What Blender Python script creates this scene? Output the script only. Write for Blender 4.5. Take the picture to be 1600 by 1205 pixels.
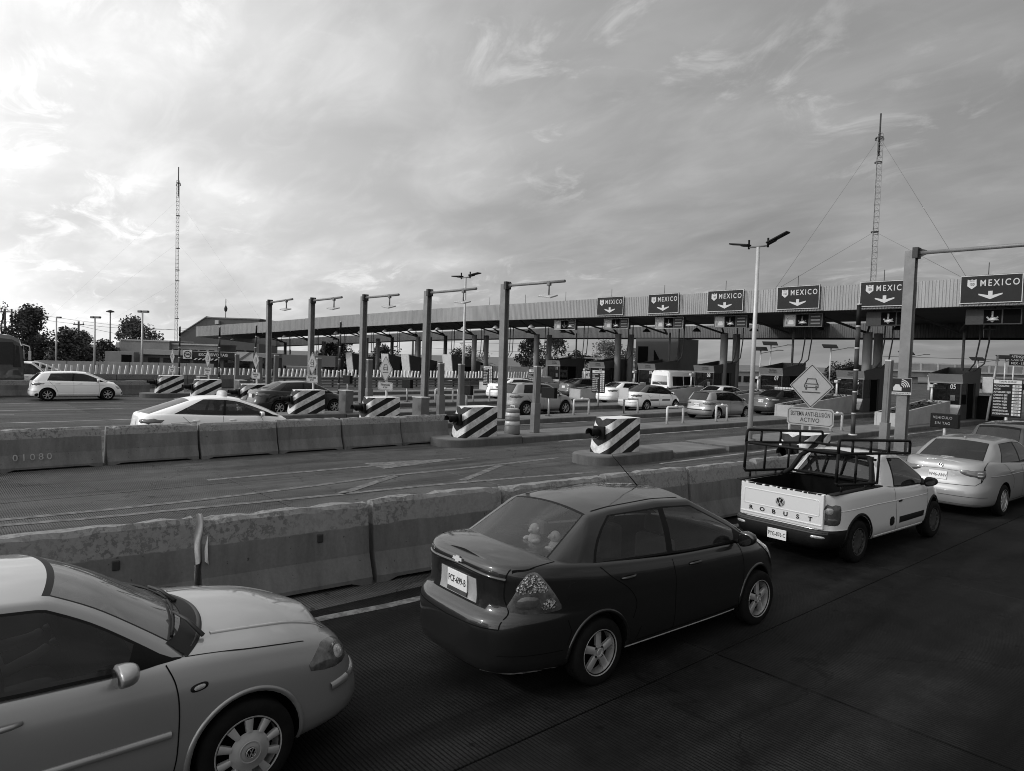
import bpy, bmesh, math, random
from mathutils import Vector, Matrix
from mathutils.bvhtree import BVHTree
random.seed(7)
R_ = math.radians
scene = bpy.context.scene
for o in list(bpy.data.objects): bpy.data.objects.remove(o, do_unlink=True)
COL = scene.collection

# ------------------------------------------------------------------ camera
cam_data = bpy.data.cameras.new('camera'); cam = bpy.data.objects.new('camera', cam_data); COL.objects.link(cam)
cam_data.sensor_width = 36.0; cam_data.lens = 36.0 * 1093.0 / 1600.0
cam_data.clip_start = 0.05; cam_data.clip_end = 6000
_y = Vector((1260.0, -4.1, 1093.0)).normalized()            # world Y (the lanes) in camera coordinates (x right, y down, z forward)
_x = Vector((-946.0, -74.5, 1093.0)); _x = -(_x - _y * _x.dot(_y)).normalized()
_z = _x.cross(_y)
right = Vector((_x[0], _y[0], _z[0])); down = Vector((_x[1], _y[1], _z[1])); fwd = Vector((_x[2], _y[2], _z[2]))
mw = Matrix.Identity(4)
for i in range(3):
    mw[i][0] = right[i]; mw[i][1] = -down[i]; mw[i][2] = -fwd[i]
mw[2][3] = 2.85
cam.matrix_world = mw
scene.camera = cam

# ------------------------------------------------------------------ light
SUN_DIR = Vector((-0.42, -0.78, 0.47)).normalized()        # towards the sun: left of the frame, half veiled by cloud
SUN_EL = math.asin(SUN_DIR.z); SUN_AZ = math.atan2(SUN_DIR.x, SUN_DIR.y)
world = bpy.data.worlds.new('World'); scene.world = world; world.use_nodes = True
nt = world.node_tree; nt.nodes.clear()
N = nt.nodes.new; L = nt.links.new
def wmath(op, a, b=None, c=None, clamp=False):
    n = N('ShaderNodeMath'); n.operation = op; n.use_clamp = clamp
    for k, v in enumerate((a, b, c)):
        if v is None: continue
        if isinstance(v, (int, float)): n.inputs[k].default_value = v
        else: L(v, n.inputs[k])
    return n.outputs[0]
sky = N('ShaderNodeTexSky'); sky.sky_type = 'NISHITA'; sky.sun_disc = False
sky.sun_elevation = SUN_EL; sky.sun_rotation = SUN_AZ
sky.air_density = 1.2; sky.dust_density = 2.5; sky.ozone_density = 1.0
bw = N('ShaderNodeRGBToBW'); L(sky.outputs[0], bw.inputs[0])
geo = N('ShaderNodeTexCoord'); vec = geo.outputs['Generated']
sep = N('ShaderNodeSeparateXYZ'); L(vec, sep.inputs[0])
zc = wmath('MAXIMUM', sep.outputs[2], 0.0)
den = wmath('ADD', zc, 0.22)
comb = N('ShaderNodeCombineXYZ')
L(wmath('DIVIDE', sep.outputs[0], den), comb.inputs[0]); L(wmath('DIVIDE', sep.outputs[1], den), comb.inputs[1])
def wnoise(scale, detail, rough, dist, off, stretch=(1, 1, 1), rot=0.0):
    mp = N('ShaderNodeMapping'); mp.inputs['Location'].default_value = off; mp.inputs['Scale'].default_value = stretch
    mp.inputs['Rotation'].default_value = (0, 0, rot)
    L(comb.outputs[0], mp.inputs[0])
    n = N('ShaderNodeTexNoise'); n.inputs['Scale'].default_value = scale; n.inputs['Detail'].default_value = detail
    n.inputs['Roughness'].default_value = rough; n.inputs['Distortion'].default_value = dist
    L(mp.outputs[0], n.inputs[0]); return n.outputs[0]
def wramp(x, a, b, ya, yb):
    n = N('ShaderNodeMapRange'); n.interpolation_type = 'SMOOTHSTEP'
    L(x, n.inputs[0]); n.inputs[1].default_value = a; n.inputs[2].default_value = b
    n.inputs[3].default_value = ya; n.inputs[4].default_value = yb; return n.outputs[0]
n_big = wnoise(0.9, 3, 0.5, 0.4, (2.3, 0.7, 0))                     # broad veils
n_mid = wnoise(1.5, 6, 0.52, 0.5, (7.1, 3.3, 0), (1.0, 1.7, 1), 0.5)  # streaky wisps
n_fin = wnoise(4.5, 7, 0.6, 0.7, (1.7, 9.2, 0), (1.0, 2.0, 1), 0.9)
veil = wramp(n_big, 0.3, 0.72, 0.84, 1.14)
wisp = wramp(n_mid, 0.38, 0.72, 0.92, 1.16)
fine = wramp(n_fin, 0.42, 0.78, 0.985, 1.09)
n_w2 = wnoise(3.4, 9, 0.64, 0.9, (4.4, 6.1, 0), (1.0, 1.5, 1), 1.2); n_wm = wnoise(1.1, 2, 0.5, 0.0, (11.3, 2.9, 0))
curl = wmath('MULTIPLY_ADD', wmath('MULTIPLY', wramp(n_w2, 0.50, 0.70, 0.0, 0.42), wramp(n_wm, 0.46, 0.62, 0.0, 1.0)), 1.0, 1.0)     # crisp curls of cirrus in patches
cl = wmath('MULTIPLY', wmath('MULTIPLY', wmath('MULTIPLY', veil, wisp), fine), curl)
# the cloud sheet evens out the clear-sky gradient: mix with a plain grey of the sheet's own brightness
dotn = N('ShaderNodeVectorMath'); dotn.operation = 'DOT_PRODUCT'; L(vec, dotn.inputs[0]); dotn.inputs[1].default_value = SUN_DIR
glow = wmath('POWER', wmath('MULTIPLY_ADD', dotn.outputs['Value'], 0.5, 0.5, True), 2.3)   # forward scattering in thin cloud
sheet = wmath('MULTIPLY_ADD', glow, 12.0, 1.2)
hz = wmath('MULTIPLY_ADD', wmath('POWER', wmath('SUBTRACT', 1.0, zc), 14.0), 0.30, 1.0); sheet = wmath('MULTIPLY', sheet, hz)      # paler band of haze low down
mixv = wmath('ADD', wmath('MULTIPLY', bw.outputs[0], 0.15), wmath('MULTIPLY', sheet, 0.85))
out_v = wmath('MULTIPLY', mixv, cl)
bg = N('ShaderNodeBackground'); L(out_v, bg.inputs['Color']); bg.inputs['Strength'].default_value = 0.15
wo = N('ShaderNodeOutputWorld'); L(bg.outputs[0], wo.inputs[0])

sun_data = bpy.data.lights.new('sun', 'SUN'); sun_data.energy = 1.35; sun_data.angle = R_(4)
sun = bpy.data.objects.new('sun', sun_data); COL.objects.link(sun)
sun.rotation_euler = SUN_DIR.to_track_quat('Z', 'Y').to_euler()
scene.view_settings.view_transform = 'Standard'; scene.view_settings.look = 'None'
scene.cycles.filter_width = 1.0
scene.view_settings.exposure = 0.0; scene.view_settings.gamma = 1.0; scene.view_settings.use_curve_mapping = False

# ------------------------------------------------------------------ materials (the photograph is black and white: every colour is a grey)
MATS = {}
def mat(name, v, rough=0.6, metal=0.0, coat=0.0, var=0.0, vscale=3.0, bump=0.0, bscale=40.0, spec=0.5, emit=0.0):
    if name in MATS: return MATS[name]
    m = bpy.data.materials.new(name); m.use_nodes = True; t = m.node_tree; b = t.nodes['Principled BSDF']
    b.inputs['Base Color'].default_value = (v, v, v, 1); b.inputs['Roughness'].default_value = rough
    b.inputs['Metallic'].default_value = metal; b.inputs['Coat Weight'].default_value = coat; b.inputs['Coat Roughness'].default_value = 0.04
    b.inputs['Specular IOR Level'].default_value = spec
    if emit: b.inputs['Emission Color'].default_value = (1, 1, 1, 1); b.inputs['Emission Strength'].default_value = emit
    tc = t.nodes.new('ShaderNodeTexCoord')
    if var:
        n = t.nodes.new('ShaderNodeTexNoise'); n.inputs['Scale'].default_value = vscale; n.inputs['Detail'].default_value = 6; n.inputs['Roughness'].default_value = 0.65
        t.links.new(tc.outputs['Object'], n.inputs[0])
        r = t.nodes.new('ShaderNodeMapRange'); r.inputs[1].default_value = 0.3; r.inputs[2].default_value = 0.7
        r.inputs[3].default_value = v * (1 - var); r.inputs[4].default_value = v * (1 + var)
        t.links.new(n.outputs[0], r.inputs[0]); t.links.new(r.outputs[0], b.inputs['Base Color'])
        r2 = t.nodes.new('ShaderNodeMapRange'); r2.inputs[3].default_value = max(0.02, rough - 0.12 * var); r2.inputs[4].default_value = min(1, rough + 0.2 * var)
        t.links.new(n.outputs[0], r2.inputs[0]); t.links.new(r2.outputs[0], b.inputs['Roughness'])
    if bump:
        n = t.nodes.new('ShaderNodeTexNoise'); n.inputs['Scale'].default_value = bscale; n.inputs['Detail'].default_value = 4
        t.links.new(tc.outputs['Object'], n.inputs[0])
        bp = t.nodes.new('ShaderNodeBump'); bp.inputs['Strength'].default_value = bump; bp.inputs['Distance'].default_value = 0.01
        t.links.new(n.outputs[0], bp.inputs['Height']); t.links.new(bp.outputs[0], b.inputs['Normal'])
    MATS[name] = m; return m

def nodes_of(name):
    m = bpy.data.materials.new(name); m.use_nodes = True; t = m.node_tree
    MATS[name] = m
    return m, t, t.nodes['Principled BSDF']
def nd(t, kind, **kw):
    n = t.nodes.new(kind)
    for k, v in kw.items(): setattr(n, k, v)
    return n
def nmath(t, op, a, b=None, clamp=False):
    n = nd(t, 'ShaderNodeMath', operation=op, use_clamp=clamp)
    for k, v in enumerate((a, b)):
        if v is None: continue
        if isinstance(v, (int, float)): n.inputs[k].default_value = v
        else: t.links.new(v, n.inputs[k])
    return n.outputs[0]
def nnoise(t, src, scale, detail=5, rough=0.6, stretch=None, dist=0.0):
    if stretch:
        mp = nd(t, 'ShaderNodeMapping'); mp.inputs['Scale'].default_value = stretch; t.links.new(src, mp.inputs[0]); src = mp.outputs[0]
    n = nd(t, 'ShaderNodeTexNoise'); n.inputs['Scale'].default_value = scale; n.inputs['Detail'].default_value = detail
    n.inputs['Roughness'].default_value = rough; n.inputs['Distortion'].default_value = dist
    t.links.new(src, n.inputs[0]); return n.outputs[0]
def nrange(t, x, a, b, c, d, smooth=False):
    r = nd(t, 'ShaderNodeMapRange'); r.interpolation_type = 'SMOOTHSTEP' if smooth else 'LINEAR'
    for k, v in ((1, a), (2, b), (3, c), (4, d)): r.inputs[k].default_value = v
    t.links.new(x, r.inputs[0]); return r.outputs[0]

def concrete_road(name, base, tine=True, tine_scale=29.0, rough_c=0.0):
    m, t, b = nodes_of(name); P = nd(t, 'ShaderNodeNewGeometry').outputs['Position']
    big = nnoise(t, P, 0.35, 4, 0.6, (1.0, 0.35, 1)); mid = nnoise(t, P, 2.2, 7, 0.7); spk = nnoise(t, P, 38, 3, 0.6)
    oil = nnoise(t, P, 0.9, 5, 0.65, (1.6, 0.16, 1), 0.4)
    v = nmath(t, 'MULTIPLY', nrange(t, big, 0.25, 0.75, 0.80, 1.2), nrange(t, mid, 0.25, 0.75, 0.68, 1.32))
    v = nmath(t, 'MULTIPLY', v, nrange(t, spk, 0.2, 0.8, 0.66, 1.34))
    v = nmath(t, 'MULTIPLY', v, nrange(t, oil, 0.46, 0.70, 1.0, 0.5, True))
    spot = nrange(t, nnoise(t, P, 5.5, 3, 0.55), 0.66, 0.72, 1.0, 0.45, True); v = nmath(t, 'MULTIPLY', v, spot)      # oil drips
    crk = nd(t, 'ShaderNodeTexVoronoi', feature='DISTANCE_TO_EDGE'); crk.inputs['Scale'].default_value = 0.32; wv = nd(t, 'ShaderNodeVectorMath', operation='ADD'); ns = nd(t, 'ShaderNodeTexNoise'); ns.inputs['Scale'].default_value = 1.6; ns.inputs['Detail'].default_value = 5; t.links.new(P, ns.inputs[0]); t.links.new(P, wv.inputs[0]); t.links.new(ns.outputs['Color'], wv.inputs[1]); t.links.new(wv.outputs[0], crk.inputs[0])
    v = nmath(t, 'MULTIPLY', v, nrange(t, crk.outputs['Distance'], 0.0, 0.007, 0.5, 1.0, True))
    sp = nd(t, 'ShaderNodeSeparateXYZ'); t.links.new(P, sp.inputs[0])
    if tine:
        wob = nnoise(t, P, 1.3, 2, 0.5)
        ph = nmath(t, 'ADD', nmath(t, 'MULTIPLY', sp.outputs[1], tine_scale * 2 * math.pi), nmath(t, 'MULTIPLY', wob, 5.0))
        s = nmath(t, 'SINE', ph)
        wear = nrange(t, nnoise(t, P, 0.8, 4, 0.6, (1, 0.4, 1)), 0.38, 0.58, 0.35, 1.0, True)
        groove = nmath(t, 'MULTIPLY', nrange(t, s, 0.15, 0.9, 0.0, 1.0, True), wear)
        v = nmath(t, 'MULTIPLY', v, nmath(t, 'SUBTRACT', 1.0, nmath(t, 'MULTIPLY', groove, 0.8)))
        h = nmath(t, 'SUBTRACT', nmath(t, 'MULTIPLY', mid, 0.2), groove)
    else: h = nmath(t, 'MULTIPLY', spk, 0.4)
    if rough_c:      # oil strip down the middle of each lane, polished wheel tracks either side, broad stains
        lane = nmath(t, 'ABSOLUTE', nmath(t, 'SUBTRACT', nmath(t, 'FRACT', nmath(t, 'DIVIDE', nmath(t, 'ADD', sp.outputs[0], 100*3.5+4.85+1.75), 3.5)), 0.5))
        wob2 = nnoise(t, P, 0.7, 4, 0.6, (1, .3, 1))
        strip_ = nrange(t, nmath(t, 'ADD', lane, nmath(t, 'MULTIPLY', wob2, 0.12)), 0.08, 0.17, 0.55, 1.0, True)
        track = nrange(t, nmath(t, 'ABSOLUTE', nmath(t, 'SUBTRACT', nmath(t, 'ADD', lane, nmath(t, 'MULTIPLY', wob2, 0.08)), 0.27)), 0.02, 0.09, 1.45, 1.0, True)
        stain = nrange(t, nnoise(t, P, 0.55, 7, 0.68), 0.35, 0.65, 0.55, 1.5)
        v = nmath(t, 'MULTIPLY', nmath(t, 'MULTIPLY', nmath(t, 'MULTIPLY', v, strip_), track), stain)
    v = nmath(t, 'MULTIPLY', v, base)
    t.links.new(v, b.inputs['Base Color'])
    t.links.new(nrange(t, mid, 0.3, 0.7, 0.62, 0.9), b.inputs['Roughness']); b.inputs['Specular IOR Level'].default_value = 0.10
    bp = nd(t, 'ShaderNodeBump'); bp.inputs['Strength'].default_value = 0.8; bp.inputs['Distance'].default_value = 0.006
    t.links.new(h, bp.inputs['Height']); t.links.new(bp.outputs[0], b.inputs['Normal'])
    return m
def barrier_concrete(name, zband, low, top, flake):
    """dark lower paint, faded and flaking lighter band along the top edge"""
    m, t, b = nodes_of(name); G = nd(t, 'ShaderNodeNewGeometry'); P = G.outputs['Position']
    sp = nd(t, 'ShaderNodeSeparateXYZ'); t.links.new(P, sp.inputs[0])
    wob = nnoise(t, P, 3.5, 5, 0.7)
    zz = nmath(t, 'ADD', sp.outputs[2], nmath(t, 'MULTIPLY', nmath(t, 'SUBTRACT', wob, 0.5), 0.07))
    band = nrange(t, zz, zband - 0.008, zband + 0.008, 0, 1, True)
    flk = nrange(t, nnoise(t, P, 15.0, 9, 0.74, None, 0.35), 0.51, 0.55, 0, 1, True)
    patchy = nrange(t, nnoise(t, P, 1.6, 3, 0.5), 0.35, 0.65, 0.25, 1.0, True)
    flk = nmath(t, 'MULTIPLY', flk, patchy)
    topc = nmath(t, 'SUBTRACT', top, nmath(t, 'MULTIPLY', flk, top - flake))
    stain = nnoise(t, P, 2.0, 6, 0.7, (1, 1, 0.22)); fine = nnoise(t, P, 26, 4, 0.65)
    lowc = nmath(t, 'MULTIPLY', nmath(t, 'MULTIPLY', nrange(t, stain, 0.25, 0.75, 0.55, 1.5), nrange(t, fine, 0.2, 0.8, 0.86, 1.14)), low)
    pit = nrange(t, nnoise(t, P, 17, 3, 0.6), 0.68, 0.72, 1.0, 0.35, True)
    lowc = nmath(t, 'MULTIPLY', lowc, pit)
    topc = nmath(t, 'MULTIPLY', topc, nrange(t, fine, 0.2, 0.8, 0.85, 1.15))
    mx = nd(t, 'ShaderNodeMix', data_type='FLOAT'); t.links.new(band, mx.inputs[0]); t.links.new(lowc, mx.inputs[2]); t.links.new(topc, mx.inputs[3])
    t.links.new(mx.outputs[0], b.inputs['Base Color']); b.inputs['Roughness'].default_value = 0.85
    bp = nd(t, 'ShaderNodeBump'); bp.inputs['Strength'].default_value = 0.45; bp.inputs['Distance'].default_value = 0.006
    hh = nmath(t, 'SUBTRACT', nmath(t, 'MULTIPLY', fine, 0.5), nmath(t, 'MULTIPLY', nmath(t, 'MULTIPLY', flk, band), 0.8))
    t.links.new(hh, bp.inputs['Height']); t.links.new(bp.outputs[0], b.inputs['Normal'])
    return m
def glass(name, tint, refl_rough=0.02, f0=1.5, dust=0.02):
    m = bpy.data.materials.new(name); m.use_nodes = True; t = m.node_tree; t.nodes.clear()
    tr = nd(t, 'ShaderNodeBsdfTransparent'); tr.inputs[0].default_value = (tint, tint, tint, 1)
    gl = nd(t, 'ShaderNodeBsdfGlossy'); gl.inputs['Roughness'].default_value = refl_rough; gl.inputs[0].default_value = (0.9, 0.9, 0.9, 1)
    fr = nd(t, 'ShaderNodeFresnel'); fr.inputs[0].default_value = f0
    mx = nd(t, 'ShaderNodeMixShader'); o = nd(t, 'ShaderNodeOutputMaterial')
    t.links.new(fr.outputs[0], mx.inputs[0]); t.links.new(tr.outputs[0], mx.inputs[1]); t.links.new(gl.outputs[0], mx.inputs[2]); df = nd(t, 'ShaderNodeBsdfDiffuse'); df.inputs[0].default_value = (.42, .42, .42, 1); m2 = nd(t, 'ShaderNodeMixShader')      # film of road dust; the heavy windscreen value also imitates sky reflection
    dn = nrange(t, nnoise(t, nd(t, 'ShaderNodeTexCoord').outputs['Object'], 2.5, 6, 0.7), 0.3, 0.7, dust*.5, dust*1.5); t.links.new(dn, m2.inputs[0]); t.links.new(mx.outputs[0], m2.inputs[1]); t.links.new(df.outputs[0], m2.inputs[2])
    t.links.new(m2.outputs[0], o.inputs[0])
    MATS[name] = m; return m
def paint(name, v, metal=0.0, rough=0.32, dirt=0.12):
    """car paint with clear coat and a little road dirt low down on the panels"""
    m, t, b = nodes_of(name); tc = nd(t, 'ShaderNodeTexCoord').outputs['Object']
    sp = nd(t, 'ShaderNodeSeparateXYZ'); t.links.new(tc, sp.inputs[0])
    n = nnoise(t, tc, 3.0, 6, 0.7); n2 = nnoise(t, tc, 30, 4, 0.7)
    low = nrange(t, nmath(t, 'ADD', sp.outputs[2], nmath(t, 'MULTIPLY', n, 0.3)), 0.25, 0.75, 1.0, 0.15, True)
    d = nmath(t, 'MULTIPLY', nmath(t, 'MULTIPLY', low, nrange(t, n2, 0.3, 0.7, 0.5, 1.0)), dirt, True)
    mx = nd(t, 'ShaderNodeMix', data_type='FLOAT'); t.links.new(d, mx.inputs[0]); mx.inputs[2].default_value = v; mx.inputs[3].default_value = 0.16
    t.links.new(mx.outputs[0], b.inputs['Base Color'])
    b.inputs['Metallic'].default_value = metal; b.inputs['Roughness'].default_value = rough; b.inputs['Specular IOR Level'].default_value = 0.2
    b.inputs['Coat Weight'].default_value = 1.0
    t.links.new(nrange(t, n, 0.3, 0.7, 0.03, 0.09), b.inputs['Coat Roughness'])
    bp = nd(t, 'ShaderNodeBump'); bp.inputs['Strength'].default_value = 0.12; bp.inputs['Distance'].default_value = 0.03; t.links.new(nnoise(t, tc, 2.6, 2, 0.4), bp.inputs['Height']); t.links.new(bp.outputs[0], b.inputs['Normal']); t.links.new(bp.outputs[0], b.inputs['Coat Normal'])
    return m
def corrugated(name, v, var=0.22):
    m, t, b = nodes_of(name); P = nd(t, 'ShaderNodeNewGeometry').outputs['Position']
    st = nnoise(t, P, 1.5, 6, 0.7, (3.0, 3.0, 0.25)); f = nnoise(t, P, 0.12, 3, 0.5)
    vv = nmath(t, 'MULTIPLY', nmath(t, 'MULTIPLY', nrange(t, st, 0.25, 0.75, 1 - var, 1 + var), nrange(t, f, 0.3, 0.7, 0.84, 1.14)), v)
    t.links.new(vv, b.inputs['Base Color']); b.inputs['Roughness'].default_value = 0.5; return m
def leafmat(name, v, var=0.5):
    m, t, b = nodes_of(name); P = nd(t, 'ShaderNodeNewGeometry').outputs['Position']
    n = nnoise(t, P, 1.4, 4, 0.7); vv = nrange(t, n, 0.25, 0.75, v * (1 - var), v * (1 + var))
    t.links.new(vv, b.inputs['Base Color']); b.inputs['Roughness'].default_value = 0.7; return m

M = {}
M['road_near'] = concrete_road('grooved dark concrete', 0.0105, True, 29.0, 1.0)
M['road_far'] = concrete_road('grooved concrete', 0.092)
M['road_plain'] = concrete_road('worn concrete', 0.09, False)
M['kerb'] = barrier_concrete('kerb concrete', 0.9, 0.085, 0.15, 0.05)
M['kerb_top'] = mat('island top concrete', 0.13, 0.85, var=0.3, vscale=1.5, bump=0.3)
M['barrier_near'] = barrier_concrete('near barrier concrete', 0.70, 0.105, 0.20, 0.11)
M['barrier_far'] = barrier_concrete('far barrier concrete', 0.70, 0.115, 0.23, 0.11)
M['barrier_left'] = barrier_concrete('outer barrier concrete', 0.60, 0.085, 0.17, 0.09)
M['white_paint'] = mat('white paint', 0.62, 0.5, var=0.12, vscale=4, bump=0.1)
M['box_white'] = mat('white box sheeting', 0.75, 0.45, var=0.10, vscale=3)
M['box_black'] = mat('black box sheeting', 0.018, 0.45, var=0.3, vscale=5)
M['black'] = mat('black plastic', 0.005, 0.55, var=0.3, vscale=8, spec=0.18)
M['matt_black'] = mat('matt black', 0.003, 0.9, spec=0.1)
M['rubber'] = mat('tyre rubber', 0.007, 0.85, var=0.3, vscale=12, spec=0.1)
M['dark_metal'] = mat('dark painted metal', 0.035, 0.5, var=0.25, vscale=5, spec=0.25)
M['grey_metal'] = mat('grey painted metal', 0.11, 0.5, var=0.2, vscale=3)
M['pole_metal'] = mat('galvanised pole', 0.15, 0.5, metal=0.2, var=0.22, vscale=2.5, bump=0.05)
M['light_metal'] = mat('pale metal', 0.42, 0.42, metal=0.2, var=0.12)
M['mast_metal'] = mat('mast steel', 0.24, 0.6, var=0.2)
M['cable'] = mat('cable', 0.06, 0.7)
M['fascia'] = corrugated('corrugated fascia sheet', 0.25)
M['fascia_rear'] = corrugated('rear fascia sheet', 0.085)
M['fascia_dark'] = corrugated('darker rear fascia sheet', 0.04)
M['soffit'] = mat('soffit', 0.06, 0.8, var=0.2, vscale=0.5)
M['sign_dark'] = mat('sign face dark', 0.017, 0.5, var=0.15, vscale=2, spec=0.15)
M['sign_white'] = mat('sign white', 0.45, 0.45, var=0.05)
M['sign_grey'] = mat('warning sign face', 0.23, 0.4, var=0.08)
M['sign_black'] = mat('sign black print', 0.012, 0.6)
M['booth_dark'] = mat('booth dark cladding', 0.042, 0.5, var=0.2, vscale=1.2)
M['booth_light'] = mat('booth light cladding', 0.15, 0.5, var=0.15, vscale=1.2)
M['booth_white'] = mat('booth white panel', 0.48, 0.5, var=0.12, vscale=2)
M['wall_light'] = mat('white rendered wall', 0.34, 0.75, var=0.2, vscale=1.0, bump=0.1)
M['wall_mid'] = mat('grey rendered wall', 0.20, 0.8, var=0.2, vscale=0.5)
M['wall_dark'] = mat('dark cladding wall', 0.075, 0.7, var=0.15, vscale=0.4)
M['soil'] = mat('planting soil', 0.035, 0.95, var=0.5, vscale=5, bump=0.6, bscale=12, spec=0.1)
M['leaf'] = leafmat('leaves', 0.055); M['leaf_dark'] = leafmat('dark leaves', 0.045); M['leaf_pale'] = leafmat('pale leaves', 0.085)
M['bark'] = mat('bark', 0.06, 0.9, var=0.4, vscale=4)
M['win'] = glass('window glass', 0.10)
M['win_car'] = glass('car glass', 0.42); M['win_dusty_sheen'] = glass('dusty windscreen glass with sky sheen', 0.32, 0.04, 2.15, 0.16); M['win_clear'] = glass('clear car glass', 0.68); M['win_dark'] = glass('tinted car glass', 0.14)  # windscreen dust film thickened so its paleness imitates reflected sky
M['interior'] = mat('car interior', 0.008, 0.85, var=0.4, vscale=6, spec=0.1)
M['seat'] = mat('seat cloth', 0.10, 0.9, var=0.1, vscale=10, spec=0.1)
M['chrome'] = mat('chrome', 0.75, 0.12, metal=1.0)
M['alloy'] = mat('wheel alloy', 0.42, 0.38, metal=0.55, var=0.15, vscale=8)
M['hub'] = mat('wheel trim plastic', 0.30, 0.45, metal=0.2, var=0.15, vscale=8)
M['lamp_red'] = mat('tail lamp', 0.06, 0.12, coat=1.0, var=0.3, vscale=14)
M['lamp_clear'] = mat('clear lamp', 0.38, 0.22, metal=0.4, coat=1.0, var=0.5, vscale=40)
M['lamp_dark'] = mat('smoked lamp', 0.11, 0.10, metal=0.4, coat=1.0, var=0.6, vscale=14)
M['plate'] = mat('number plate', 0.62, 0.4, var=0.05)
M['headlight_on'] = mat('lit lamp', 0.9, 0.3, emit=6.0)
M['lit_text'] = mat('lit sign dots', 0.25, 0.5, emit=0.04)
M['toy'] = mat('soft toy plush', 0.5, 0.95, var=0.15, vscale=20)
M['cloth'] = mat('rag cloth', 0.55, 0.9, var=0.2, vscale=8)
m_, t_, b_ = nodes_of('faceted lamp'); vo = nd(t_, 'ShaderNodeTexVoronoi'); vo.inputs['Scale'].default_value = 70; t_.links.new(nd(t_, 'ShaderNodeTexCoord').outputs['Object'], vo.inputs[0])
bwc = nd(t_, 'ShaderNodeRGBToBW'); t_.links.new(vo.outputs['Color'], bwc.inputs[0]); t_.links.new(nrange(t_, bwc.outputs[0], 0.35, 0.8, 0.06, 0.5, True), b_.inputs['Base Color']); b_.inputs['Roughness'].default_value = 0.25; b_.inputs['Metallic'].default_value = 0.35; b_.inputs['Coat Weight'].default_value = 1.0  # cell tones put the lens sparkle into the base colour
bp_ = nd(t_, 'ShaderNodeBump'); bp_.inputs['Strength'].default_value = 0.7; bp_.inputs['Distance'].default_value = 0.01; t_.links.new(vo.outputs['Distance'], bp_.inputs['Height']); t_.links.new(bp_.outputs[0], b_.inputs['Normal']); M['lamp_facet'] = m_
M['number_paint'] = mat('stencil paint', 0.26, 0.8, var=0.3, vscale=9)

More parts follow.
